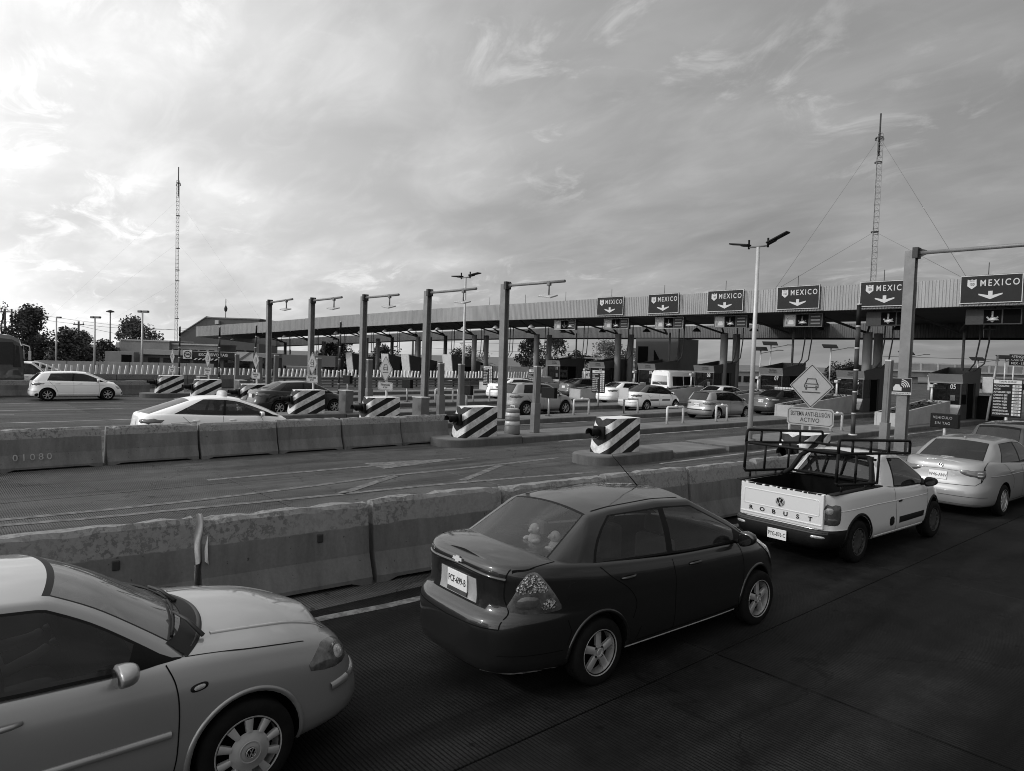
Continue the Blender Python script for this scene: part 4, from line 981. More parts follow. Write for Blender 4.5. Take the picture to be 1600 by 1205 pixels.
class PaleSedan(Car):
    def details(s):
        s.seats([(-.95, (-.36, .36), 1.17), (.02, (-.36, .36), 1.23)])
        # two-piece tail lamps: pointed inner half on the lid, outer half on the wing
        s.patch('tail_lamp', [(-.71, .785), (-.47, .815), (-.33, .875), (-.39, .93), (-.71, .935)], 'B', M['lamp_red'], .003, .01, True, 1, 5)
        s.patch('tail_lamp', [(-1.10, .775), (-.93, .78), (-.90, .86), (-.91, .935), (-1.10, .94)], 'RB', M['lamp_red'], .004, .012, True, 1, 5)
        s.patch('lamp_reflector', [(-1.07, .875), (-.97, .872), (-.97, .90), (-1.07, .902)], 'RB', M['lamp_clear'], .017, .003, True, 1, 3)
        s.patch('lamp_reflector', [(-1.07, .815), (-.97, .815), (-.97, .845), (-1.07, .845)], 'RB', M['lamp_clear'], .017, .003, True, 1, 3)
        s.line('shut_line', [spline2([(-.70, 1.0), (-.72, .93)]), [(-.715, .80), (-.70, .72), (-.62, .645), (0, .62), (.62, .645), (.70, .72), (.715, .80)], spline2([(.70, 1.0), (.72, .93)])], 'B', .009)
        s.line('lid_crease', [[(-.36, .905), (0, .915), (.36, .905)]], 'B', .02, s.paint, .001, raised=.008)
        s.line('shut_line', [spline2([(-2.12, -.69), (-1.95, -.71), (-1.72, -.69)]), spline2([(-2.12, .69), (-1.95, .71), (-1.72, .69)])], 'T', .009)
        s.plate('W46-ANV', 'B', .03, .78, w=.33, h=.16)
        F = s.frame_at('B', 0, .975, .006); roundel(F, .05, M['chrome'], M['dark_metal'], s.root)
        s.line('shut_line', [[(-.24, 1.0), (-.22, .30)], spline2([(-.86, .52), (-.82, .70), (-1.05, .9), (-1.26, 1.03)]), spline2([(.92, .95), (.96, .75), (.94, .45), (.9, .3)]), [(-.8, .29), (.9, .29)]], 'R', .008, mirror=True)
        s.line('bumper_line', [[(-.78, .42), (.78, .42)]], 'B', .01, M['dark_metal'])
        s.line('bumper_lip', [[(-.70, .245), (.70, .245)]], 'B', .06, M['black'], .003)
        s.handle(-1.05, .875, s.paint); s.handle(-.05, .86, s.paint)
        s.line('crease', [[(-1.9, .82), (1.2, .80)]], 'R', .02, s.paint, .001, raised=.005, mirror=True)
        s.mirror(.82, .97, 1.03, s.paint)
        p, nr = s.hit('T', -.9, 0); MB().tube([p-Vector((0, 0, .01)), p+Vector((-.05, 0, .04))], [.03, .012], 8).build('roof_aerial', s.paint, s.root)
        s.patch('brake_lamp', [(-.12, 1.105), (.12, 1.105), (.12, 1.125), (-.12, 1.125)], 'B', M['lamp_clear'], .004, 0, False, 1, 2)
        s.patch('headlight', [(1.0, .64), (1.14, .64), (1.2, .70), (1.1, .78), (.98, .78)], 'RF', M['lamp_clear'], .003, .01, True, 1, 4)
jetta = PaleSedan('silver_sedan', 'dusty silver sedan stopped nose to tail ahead of the white pickup', 'car', P_JE, -4.80, 17.85, -1.6, 'cars queuing in the near lane')
# ------------------------------------------------------------------ ground, roads, markings
g = MB(); g.add([(-4000,-4000,-.03),(4000,-4000,-.03),(4000,4000,-.03),(-4000,4000,-.03)], [(0,1,2,3)])
tag(g.build('ground', mat('dry earth', 0.10, 0.95, var=0.35, vscale=0.05)), kind='structure')
road = MB().add([(-112,-90,-.016),(60,-90,-.016),(60,190,-.016),(-112,190,-.016)], [(0,1,2,3)]).build('road', M['road_far']); tag(road, kind='structure')
random.seed(11)
def slab(x0, x1, y0, y1, m):
    h = random.uniform(-.002, .002); k = .006
    o = MB().bbox(x0+k, x1-k, y0+k, y1-k, -.05, h, .006).build('concrete_slab', m, road); return o
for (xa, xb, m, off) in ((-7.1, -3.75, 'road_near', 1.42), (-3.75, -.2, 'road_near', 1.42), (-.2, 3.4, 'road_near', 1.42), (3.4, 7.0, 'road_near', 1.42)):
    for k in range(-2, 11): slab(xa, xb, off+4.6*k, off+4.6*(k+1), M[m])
for (xa, xb, off) in ((-18.5, -15.0, .6), (-15.0, -11.5, .6), (-11.5, -7.1, .6)):
    for k in range(-2, 10): slab(xa, xb, off+4.7*k, off+4.7*(k+1), M['road_far'])
for (xa, xb) in ((-22.0, -18.5), (-25.5, -22.0), (-29, -25.5), (-32.5, -29), (-36, -32.5), (-39.5, -36), (-43, -39.5)):
    for k in range(-2, 9): slab(xa, xb, .9+4.8*k, .9+4.8*(k+1), M['road_plain'] if (k+int(xa)) % 3 == 0 else M['road_far'])
lm, t_, b_ = nodes_of('worn road paint')
P_ = nd(t_, 'ShaderNodeNewGeometry').outputs['Position']
w_ = nrange(t_, nnoise(t_, P_, 5.0, 8, 0.75), 0.42, 0.60, 0, 1, True)
t_.links.new(nrange(t_, w_, 0, 1, 0.06, 0.15), b_.inputs['Base Color']); b_.inputs['Roughness'].default_value = 0.8
lm2, t_, b_ = nodes_of('far road paint'); P_ = nd(t_, 'ShaderNodeNewGeometry').outputs['Position']
t_.links.new(nrange(t_, nrange(t_, nnoise(t_, P_, 1.2, 8, 0.75, (3, .6, 1)), 0.40, 0.60, 0, 1, True), 0, 1, 0.08, 0.34), b_.inputs['Base Color']); b_.inputs['Roughness'].default_value = 0.8
def marking(name, label, polys, group=None, z=.006):
    mb = MB()
    for p in polys:
        n = len(p); mb.add([(x, y, z) for x, y in p] + [(x, y, z-.004) for x, y in p], [tuple(range(n))] + [(i, (i+1) % n, n+(i+1) % n, n+i) for i in range(n)])
    o = mb.build(name, lm); tag(o, kind='structure'); return o
def strip(pts, w):
    L_, R2 = [], []
    for i, p in enumerate(pts):
        a = Vector(pts[max(i-1, 0)]); b = Vector(pts[min(i+1, len(pts)-1)]); d = (b-a).normalized(); n = Vector((-d.y, d.x))*w/2
        L_.append(tuple(Vector(p)+n)); R2.append(tuple(Vector(p)-n))
    return L_ + R2[::-1]
marking('edge_line', '', [strip([(-6.85, -8), (-6.82, 3.4), (-6.75, 4.1), (-6.55, 14), (-6.5, 40)], .13)])
lineA = [(-13.6, -8), (-13.61, 1.13), (-13.55, 2.5), (-13.55, 4.1), (-13.8, 6.6), (-14.05, 8.4), (-14.05, 11.1), (-14.2, 14.2)]
lineB = [(-13.2, -8), (-13.2, 1.1), (-13.0, 2.4), (-12.9, 4.0), (-12.72, 6.1), (-12.6, 8.4), (-12.3, 10.8), (-11.9, 13.3)]
marking('gore_line', '', [strip(lineA, .17)]); marking('gore_line', '', [strip(lineB, .17)])
for (ya, yb) in ((6.6, 8.6), (9.6, 11.8)):
    marking('gore_hatch', '', [strip([(-12.75+.02*(ya-6), ya), (-13.95, yb)], .2)])
marking('lane_arrow', '', [strip([(-15.53, 4.9), (-15.48, 8.9)], .17), [(-16.0, 8.9), (-14.95, 8.9), (-15.41, 12.0)]])
for (x, y0, y1) in ((-35.2, -10, 7.6), (-29.9, -10, 6.9), (-33.3, -10, 3.2), (-26.2, -10, 7.8), (-39.0, -10, 8.2)): marking('lane_line', '', [strip([(x, y0), (x+.2, y1)], .14)]).data.materials[0] = lm2
for (x, y0, y1) in ((-10.6, 16, 28), (-15.7, 17, 30), (-20.6, 17, 30), (-10.4, 30, 38)): marking('lane_line', '', [strip([(x-1.35, y0), (x-1.35, y1)], .12)]).data.materials[0] = lm2

# ------------------------------------------------------------------ concrete barriers
def nj(H, base=.28, top=.085):
    p = [(-base, 0), (-base, .09), (-base*.62, .36), (-top-.015, H-.05), (-top+.02, H)]
    return p + [(-x, z) for x, z in p[::-1]]
def barrier_seg(H, L_, m, seed=0, base=.28):
    random.seed(seed); pr = nj(H, base); mb = MB(); ny = 14; rows = []
    for j in range(ny+1):
        y = L_*j/ny; e = .012 if j in (0, ny) else 0; row = []
        for (x, z) in pr + [pr[0]]:
            zz = z if z > .001 or j in (0, 1, ny-1, ny) else .045
            if z > H-.06: zz += random.uniform(-.008, .006) - (random.random()**2*.05 if j in (0, 1, ny-1, ny) else random.random()**6*.03)
            row.append((x*(1-e*2)+ (random.uniform(-.004, .004) if z > .1 else 0), y, zz))
        row[-1] = row[0]; rows.append(row)
    mb.grid(rows, 0, False); k = len(pr)
    mb.f.append(tuple(range(k))); mb.mi.append(0); mb.sm.append(False)
    o = len(mb.v)-(k+1); mb.f.append(tuple(o+i for i in range(k))[::-1]); mb.mi.append(0); mb.sm.append(False)
    return mb
# near barrier: runs slightly askew of the lane
nb_lab = ['behind the silver sedan roof at the left edge', 'behind the silver sedan windscreen', 'between the rag joint and the black sedan tail', 'behind the dark sedan rear window',
          'beyond the dark sedan roof', 'left of the pickup tail', 'beside the pickup bed', 'alongside the pickup cab']
ax, ay = -7.92, 2.40; dx, dy = .075, .9972
for i in range(-3, 6):
    L_ = 2.13; s0 = (i)*2.13 if i < 1 else i*2.03
    x = ax+dx*s0; y = ay+dy*s0
    lab = {-3: 'near concrete barrier block out past the left edge of the frame', -2: 'flaking concrete barrier block behind the silver sedan roof', -1: 'flaking concrete barrier block behind the silver sedan windscreen',
           0: 'flaking concrete barrier block right of the hanging rag', 1: 'flaking concrete barrier block left of the dark sedan tail', 2: 'concrete barrier block behind the dark sedan rear window',
           3: 'concrete barrier block above the dark sedan roof', 4: 'concrete barrier block beside the pickup tailgate', 5: 'last near concrete barrier block, beside the pickup rack'}[i]
    o = barrier_seg(1.0 + (.01 if i % 2 else -.01), (L_ if i < 0 else 2.03)-.075, M['barrier_near'], i+20).build('concrete_barrier', M['barrier_near'])
    o.location = (x-.02*(i % 2), y+.02, 0); o.rotation_euler = (0, 0, -math.atan2(dx, dy)+R_([.5, -.6, .3, -.4, .6, -.3][i % 6])); tag(o, lab, 'barrier', 'concrete blocks of the near barrier')
    for (yy, zz) in ((L_*.62, .62),) if i in (0, -1, 3) else ():
        MB().bbox(.12, .158, yy-.035, yy+.035, zz-.05, zz+.05, .01).build('lifting_pocket', M['dark_metal'], o)
far_y = [-4.7, -2.6, -.55, 1.5, 3.60, 5.70, 7.75, 9.70, 11.7, 13.55]
far_lab = ['far concrete barrier block well left of the frame', 'far concrete barrier block left of the frame', 'far concrete barrier block at the left edge of the frame', 'far concrete barrier block numbered 01080',
           'far concrete barrier block under the white taxi tail', 'far concrete barrier block under the white taxi front door', 'far concrete barrier block under the white taxi nose', 'far concrete barrier block before the third striped box', 'last far concrete barrier block beside the second striped box']
for i in range(len(far_y)-1):
    o = barrier_seg(.90+(.012 if i % 3 == 0 else 0), far_y[i+1]-far_y[i]-(.12 if i == 3 else .06), M['barrier_far'], i+40, .30).build('concrete_barrier', M['barrier_far'])
    o.location = (-18.82+(.05 if i % 2 else -.02), far_y[i], 0); o.rotation_euler = (0, 0, R_([.3, -.5, .6, .4, -.4, .5, -.6, .3, -.8][i])); tag(o, far_lab[i], 'barrier', 'concrete blocks of the far barrier')
    if i == 3:
        tx = text_mb('01080', .21, .003, .0, 'CENTER', 1.0, 1.5); tx.xf(Matrix.Translation((.262, .62, .30)) @ Matrix.Rotation(R_(90), 4, 'Z') @ Matrix.Rotation(R_(69), 4, 'X')).build('lettering', M['number_paint'], o, fix=False)
for i, y in enumerate([-6.0, -3.2, -.4, 2.6, 5.3, 7.9]):
    o = barrier_seg(.86, 2.62 if i != 3 else 2.6, M['barrier_left'], i+60, .30).build('concrete_barrier', M['barrier_left']); o.location = (-43.8, y, 0); o.rotation_euler = (0, 0, R_(-1.2+.3*(i % 2)))
    o.location.x = -44.3+.11*i
    tag(o, ['outer concrete barrier block beside the coach body', 'outer concrete barrier block beside the coach rear wheel', 'outer concrete barrier block under the coach windows', 'outer concrete barrier block behind the white hatchback tail', 'outer concrete barrier block behind the white hatchback', 'outer concrete barrier block just left of the farthest striped box'][i], 'barrier', 'concrete blocks of the outer barrier')
# rag caught in the barrier joint
random.seed(5); rows = []
for i in range(15):
    t = i/14; z = 1.05-.50*t; w = .03+.05*min(1, t*2.2)-.03*max(0, t-.6); row = []
    for k in range(9):
        q = k/8*2-1; row.append((.10+.07*t+.03*math.sin(q*5+t*4)*(.5+t), q*w+.012*math.sin(7*t), z-.05*q*q*t))
    rows.append(row)
rag = MB().grid(rows).grid([[(a-.006, b, c) for a, b, c in r] for r in rows], 0, True, True).build('rag', M['cloth']); rag.location = (-7.95, 2.40, 0); tag(rag, 'pale rag hanging in the joint of the near barrier', 'rag')

# ------------------------------------------------------------------ toll islands
def isl_x(i, y):                                   # centre line of island i: islands fan out a little towards the booths
    return -13.28 - 4.85*i - (.25*i - .35)*max(0.0, (y-14)/29.0) + (0.0)
ISL = isl_x
NOSE = {-1: 14.9, 0: 13.6, 1: 12.3, 2: 11.6, 3: 10.95, 4: 10.55, 5: 9.95, 6: 9.5}
LANE_NO = {-1: '04', 0: '05', 1: '06', 2: '07', 3: '08', 4: '09', 5: '10', 6: '11'}
ORD = {-1: 'nearest', 0: 'second nearest', 1: 'third nearest', 2: 'fourth', 3: 'fifth', 4: 'sixth', 5: 'seventh', 6: 'farthest'}
BOXWORD = {-1: 'half hidden behind the pickup rack', 0: 'standing alone right of the far barrier', 1: 'at the right end of the far barrier', 2: 'with a slim pole sign over it, third from the right', 3: 'fourth from the right',
           4: 'fifth from the right, under a diamond sign', 5: 'sixth from the right, above the white taxi roof', 6: 'leftmost and smallest, right of the white hatchback'}
ISLWORD = {-1: 'nearest toll island kerb, seen beyond the pickup rack', 0: 'toll island with the lone striped box and chipped rounded kerb', 1: 'toll island that starts at the end of the far barrier', 2: 'toll island behind the third striped box from the right',
           3: 'toll island behind the fourth striped box', 4: 'toll island behind the fifth striped box', 5: 'toll island behind the sixth striped box', 6: 'toll island behind the leftmost striped box'}
def island(i):
    y0 = NOSE[i]; hw = .86; mb = MB(); n = 32
    t = thing('toll_island', ISLWORD[i], 'traffic island', (0, 0, 0), 0, 'toll islands')
    def ribbon(ya, yb, round_nose, h, hw, name, dx=0.0):
        isl_x = lambda i_, y_: ISL(i_, y_)+dx
        L_, R2 = [], []
        if round_nose:
            for k in range(n+1):
                a = math.pi*k/n; L_.append((isl_x(i, ya)-hw*math.cos(a), ya+hw*1.0-hw*1.0*math.sin(a)))
        else: L_ = [(isl_x(i, ya)-hw, ya), (isl_x(i, ya)+hw, ya)]
        right_ = [(isl_x(i, y)+hw, y) for y in (yb,)]; left_ = [(isl_x(i, y)-hw, y) for y in (yb,)]
        poly = L_ + right_ + left_
        m = MB(); k = len(poly); ins = []
        cx = sum(p[0] for p in poly)/k; cy = (ya+yb)/2
        top = [(p[0]+(cx-p[0])/abs(cx-p[0]+1e-6)*.03, p[1]) for p in poly]
        v = [(x, y, -.02) for x, y in poly] + [(x, y, h-.03) for x, y in poly] + [(x, y, h) for x, y in top]
        f = [(q, (q+1) % k, k+(q+1) % k, k+q) for q in range(k)] + [(k+q, k+(q+1) % k, 2*k+(q+1) % k, 2*k+q) for q in range(k)]
        m.add(v, f, 0); m.add([], [], 0); m.f.append(tuple(range(2*k, 3*k))); m.mi.append(1); m.sm.append(False)
        m.build(name, [M['kerb'], M['kerb_top']], t)
    if i == 0:
        ribbon(y0+.25, 17.1, True, .26, .66, 'kerb_nose', .24); ribbon(17.3, 19.9, False, .17, .86, 'kerb'); ribbon(20.1, 46.5, False, .2, .86, 'kerb')
    else:
        ribbon(y0+.2, y0+3.2, True, .24, .74, 'kerb_nose', .14); ribbon(y0+3.25, 30, False, .2, .86, 'kerb'); ribbon(30.02, 46.5, False, .21, .86, 'kerb')
    return t
for i in range(-1, 7): island(i)

# striped crash boxes
bm_, bt, bb = nodes_of('striped sheeting')
co = nd(bt, 'ShaderNodeTexCoord').outputs['Object']; sp = nd(bt, 'ShaderNodeSeparateXYZ'); bt.links.new(co, sp.inputs[0])
s_ = nmath(bt, 'ADD', nmath(bt, 'ABSOLUTE', sp.outputs[0]), sp.outputs[1])
ph = nmath(bt, 'FRACT', nmath(bt, 'ADD', nmath(bt, 'DIVIDE', nmath(bt, 'SUBTRACT', sp.outputs[2], nmath(bt, 'MULTIPLY', s_, 0.49)), 0.43), 10.58))
st = nmath(bt, 'LESS_THAN', ph, 0.48)
gr = nnoise(bt, co, 6, 6, 0.7)
wv = nrange(bt, gr, 0.25, 0.75, 0.52, 0.78); bv = nrange(bt, gr, 0.3, 0.7, 0.012, 0.03)
mx = nd(bt, 'ShaderNodeMix', data_type='FLOAT'); bt.links.new(st, mx.inputs[0]); bt.links.new(wv, mx.inputs[2]); bt.links.new(bv, mx.inputs[3])
gm = nmath(bt, 'MULTIPLY', mx.outputs[0], nrange(bt, nnoise(bt, nd(bt, 'ShaderNodeNewGeometry').outputs['Position'], 3.5, 7, 0.72), 0.36, 0.62, 0.66, 1.0, True)); bt.links.new(gm, bb.inputs['Base Color']); bb.inputs['Roughness'].default_value = 0.5; bb.inputs['Specular IOR Level'].default_value = 0.15
M['stripes'] = bm_
def crash_box(i):
    y = NOSE[i]+.95; t = thing('crash_box', 'black and white striped box, ' + BOXWORD[i], 'crash barrier', (isl_x(i, y)+.22, y, .25 if i == 0 else .235), 0, 'striped boxes at the island noses')
    H, Ln, hw = .98, 1.40, .36; rows = []
    for k in range(9):
        q = k/8; lean = .16*q+.05*q*q; row = []
        for j in range(17):
            a = math.pi*j/16; c = math.cos(a); s = math.sin(a)
            row.append((-hw*math.copysign(abs(c)**.62, c), lean+.16-.16*s**.7, H*q))
        row = [(-hw, Ln, H*q)] + row + [(hw, Ln, H*q)]; rows.append(row)
    m = MB().grid(rows, 0, False); m.f.append(tuple(len(m.v)-len(rows[-1])+k for k in range(len(rows[-1])))); m.mi.append(1); m.sm.append(False)
    m.add([(-hw, Ln, 0), (hw, Ln, 0), (hw, Ln, H), (-hw, Ln, H)], [(0, 1, 2, 3)], 0)
    m.build('shell', [M['stripes'], M['box_white']], t)
    m = MB().bbox(-.16, .24, -.02, .06, .42, .76, .01); 
    Mx = Matrix.Translation((.02, -.02, .60)) @ Matrix.Rotation(R_(90), 4, 'X') @ Matrix.Rotation(R_(4), 4, 'Y')
    lamp = m.build('lamp_plate', M['black'], t)
    MB().lathe([(.02, 0), (.11, .01), (.12, .06), (.105, .15), (.11, .22)], 20, Mx).lathe([(.11, .22), (.12, .30), (.13, .38), (.12, .38), (.10, .22)], 16, Mx, 0, True, R_(-20), R_(200)).build('lamp_visor', M['black'], lamp)
    MB().tube([(.13, -.08, .5), (.10, -.17, .43), (-.02, -.14, .41), (-.05, -.02, .46)], .012, 6).build('cable', M['cable'], lamp)
    return t
for i in range(-1, 7): crash_box(i)
# ------------------------------------------------------------------ equipment on the islands
POLEWORD = {-1: 'tall steel post with a long arm, nearest, over the silver sedan', 1: 'steel gantry post just behind the second striped box', 2: 'steel gantry post behind the third striped box', 3: 'steel gantry post, third from the left', 4: 'steel gantry post, second from the left', 5: 'steel gantry post, leftmost with a hanging reader', 6: 'x'}
def reader_post(i, x, y, h, arm, z_arm, lab, drop=.5):
    t = thing('reader_post', lab, 'post', (x, y, .2), 0, 'reader posts with hanging antennas'); t.rotation_euler = (R_(random.uniform(-.6, .6)), R_(random.uniform(-.6, .6)), R_(random.uniform(-2, 2)))
    h -= .2; a = .15; b = .13; w = .03
    prof = [(-a, -b), (a, -b), (a, -b+w), (w*.8, -b+w), (w*.8, b-w), (a, b-w), (a, b), (-a, b), (-a, b-w), (-w*.8, b-w), (-w*.8, -b+w), (-a, -b+w)]
    MB().prism(prof, 'z', .02, h).build('post', M['pole_metal'], t)
    MB().box(-.26, .26, -.26, .26, 0, .025).build('base_plate', M['dark_metal'], t)
    za = z_arm-.2
    MB().bbox(.06, .22, -.15, .15, za-.16, za+.17, .01).prism([(.2, za-.14), (.42, za-.05), (.42, za+.07), (.2, za+.15)], 'y', -.02, .02).build('arm_bracket', M['dark_metal'], t)
    A = MB().tube([(.18, 0, za), (.18+arm, 0, za+.02)], .058, 12).build('arm', M['pole_metal'], t)
    if drop:
        xa = .18+arm*.74; m = MB().tube([(xa, 0, za-.05), (xa, 0, za-drop)], .035, 8).bbox(xa-.08, xa+.08, -.06, .06, za-.12, za+.07, .01).build('drop_tube', M['grey_metal'], t)
        MB().bbox(-.34, .34, -.22, .22, -.03, .03, .012).xf(Matrix.Translation((xa, -.05, za-drop-.02)) @ Matrix.Rotation(R_(16), 4, 'X') @ Matrix.Rotation(R_(8), 4, 'Y')).build('antenna_panel', M['light_metal'], t)
    return t
px_ = [(-8.42, 23.4, 6.5, 3.6, 6.42, -1), (-22.95, 19.4, 5.95, 3.3, 5.88, 1), (-27.8, 18.65, 5.85, 3.4, 5.76, 2), (-32.65, 18.0, 5.75, 3.35, 5.68, 3), (-37.5, 17.4, 5.78, 3.4, 5.68, 4), (-42.35, 16.9, 5.82, 3.4, 5.72, 5)]
for (x, y, h, arm, za, k) in px_: reader_post(k, x, y, h, 5.5 if k == -1 else arm, za, POLEWORD[k], 0 if k == -1 else .5)
# electronic-toll sign on the nearest post
t = thing('toll_lane_sign', 'square sign with a car and radio waves on the nearest steel post', 'sign', (-8.42, 23.22, .76)); t.scale = (.66, 1, .66)
MB().bbox(-.42, .46, -.02, .0, 2.02, 2.78, .01).build('sign_panel', M['sign_grey'], t)
MB().box(-.39, .43, -.028, -.02, 2.13, 2.75).build('sign_face', M['sign_dark'], t)
m = MB().prism([(-.33, 2.18), (.04, 2.18), (.04, 2.34), (-.02, 2.37), (-.07, 2.47), (-.24, 2.47), (-.29, 2.37), (-.33, 2.34)], 'y', -.036, -.028); m.build('car_symbol', M['sign_white'], t)
for r in (.13, .21, .29, .37):
    m = MB(); k = 10
    for q in range(k):
        a, b = R_(5+80*q/k), R_(5+80*(q+1)/k)
        m.add([(.0+rr*math.cos(an), yy, 2.33+rr*math.sin(an)) for yy in (-.036, -.029) for an in (a, b) for rr in (r-.02, r+.02)], [(0, 1, 3, 2), (4, 6, 7, 5), (1, 5, 7, 3), (0, 2, 6, 4)])
    m.build('wave_symbol', M['sign_white'], t)
MB().box(-.42, .46, -.03, -.02, 2.0, 2.11).build('caption_strip', M['sign_white'], t)
text_mb('ZONA DE LECTURA', .085, .001, .001).xf(face_minus_y(.02, -.033, 2.055)).build('lettering', M['sign_black'], t, fix=False)

# square sensor posts with a wider lower sleeve
SP = [(-8.42, 22.1, 3.12, 'square sensor post beside the nearest steel post'), (-18.15, 16.9, 2.56, 'square sensor post beside the orange drum'), (-22.95, 17.2, 2.5, 'dark square sensor post close to the street lamp foot'), (-22.95, 16.2, 2.52, 'square sensor post left of the street lamp'), (-27.8, 15.7, 2.55, 'square sensor post behind the third striped box'),
      (-32.65, 15.6, 2.5, 'square sensor post behind the fourth striped box'), (-37.6, 15.4, 2.55, 'square sensor post behind the fifth striped box'), (-38.0, 14.7, 2.46, 'second square sensor post behind the fifth striped box'), (-42.4, 15.0, 2.5, 'square sensor post behind the sixth striped box')]
for (x, y, h, lab) in SP:
    t = thing('sensor_post', lab, 'post', (x, y, .2), 0, 'square sensor posts'); t.rotation_euler = (R_(random.uniform(-.9, .9)), R_(random.uniform(-.9, .9)), R_(random.uniform(-3, 3)))
    MB().bbox(-.085, .085, -.11, .11, .9, h-.2, .008).box(-.03, .03, -.118, -.11, 1.0, h-.25).build('post', M['grey_metal'], t)
    MB().bbox(-.11, .11, -.14, .14, 0, 1.05, .008).build('sleeve', M['pole_metal'], t)
    MB().box(-.088, .088, -.113, .113, h-.23, h-.19).build('cap', M['light_metal'], t)
# slim banded poles
for (x, y, h, lean, lab) in ((-11.95, 28.3, 5.35, (.0, 0), 'slim banded pole right of the anti-evasion sign'), (-33.6, 22.4, 4.75, (.32, .1), 'slim leaning pole behind the third gantry post from the right'), (-38.0, 19.4, 4.6, (.12, 0), 'slim dark pole between the second and third gantry posts'),
                             (-42.9, 16.2, 4.3, (.2, .05), 'slim pole just right of the leftmost gantry post'), (-47.4, 15.6, 4.2, (.05, 0), 'slim pole just left of the leftmost gantry post'), (-47.6, 13.2, 4.1, (.05, 0), 'slim pole in front of the gabled building')):
    t = thing('banded_pole', lab, 'pole', (x, y, .2), 0, 'slim banded poles'); n = 6
    for k in range(n):
        a, b = k/n, (k+1)/n; P1 = (lean[0]*a, lean[1]*a, (h-.2)*a); P2 = (lean[0]*b, lean[1]*b, (h-.2)*b)
        MB().tube([P1, P2], .085 if h > 5 else .055, 12).build('pole_section', M['dark_metal'] if k < n-1 else M['black'], t)
        MB().tube([Vector(P2)-Vector((0, 0, .03)), Vector(P2)+Vector((0, 0, .03))], .09 if h > 5 else .06, 12).build('reflective_band', M['light_metal'], t)
    MB().lathe([(.0, .05), (.16, .05), (.16, 0)], 12).build('base', M['light_metal'], t)
# white tube hoops
HO = [(-13.7, 26.6, 1.1, 'white tube hoop left of the anti-evasion sign post'), (-13.05, 28.8, 1.0, 'white tube hoop behind the right end of the anti-evasion sign'), (-18.15, 24.6, 1.15, 'white tube hoop midway between the lone striped box and the silver hatchback'), (-17.95, 28.0, .9, 'white tube hoop in front of the silver hatchback bumper'),
      (-23.2, 24.1, 1.05, 'white tube hoop behind the lone striped box'), (-22.8, 27.3, 1.1, 'white tube hoop in front of the moving taxi'), (-32.3, 22.4, 1.2, 'white tube hoop left of the street lamp'), (-32.2, 23.9, 1.1, 'second white tube hoop just left of the street lamp'), (-31.8, 25.9, 1.1, 'white tube hoop right of the street lamp')]
for (x, y, w, lab) in HO:
    t = thing('hoop_rail', lab, 'railing', (x, y, .2), 0, 'white hoop rails on the islands'); r = .05; h = .72
    MB().tube([(0, 0, 0), (0, 0, h-.06), (0, .02, h-.015), (0, .06, h), (0, w-.06, h), (0, w-.02, h-.015), (0, w, h-.06), (0, w, 0)], r, 10).build('hoop', M['white_paint'], t)
    MB().lathe([(.075, 0), (.06, .05), (0.0, .07)], 10, Matrix.Translation((0, w*.55, h+.03))).build('reflector', M['white_paint'], t)
    for q in (0, w): MB().lathe([(.0, .02), (.09, .02), (.09, 0)], 10, Matrix.Translation((0, q, 0))).build('foot_plate', M['grey_metal'], t)
t = thing('blank_sign', 'small blank white square sign in front of the moving taxi', 'sign', (-22.75, 27.2, .2)); MB().box(-.28, .3, -.02, 0, .72, 1.3).build('sign_panel', M['sign_white'], t); MB().tube([(0, .02, 0), (0, .02, 1.2)], .03, 8).build('post', M['grey_metal'], t)

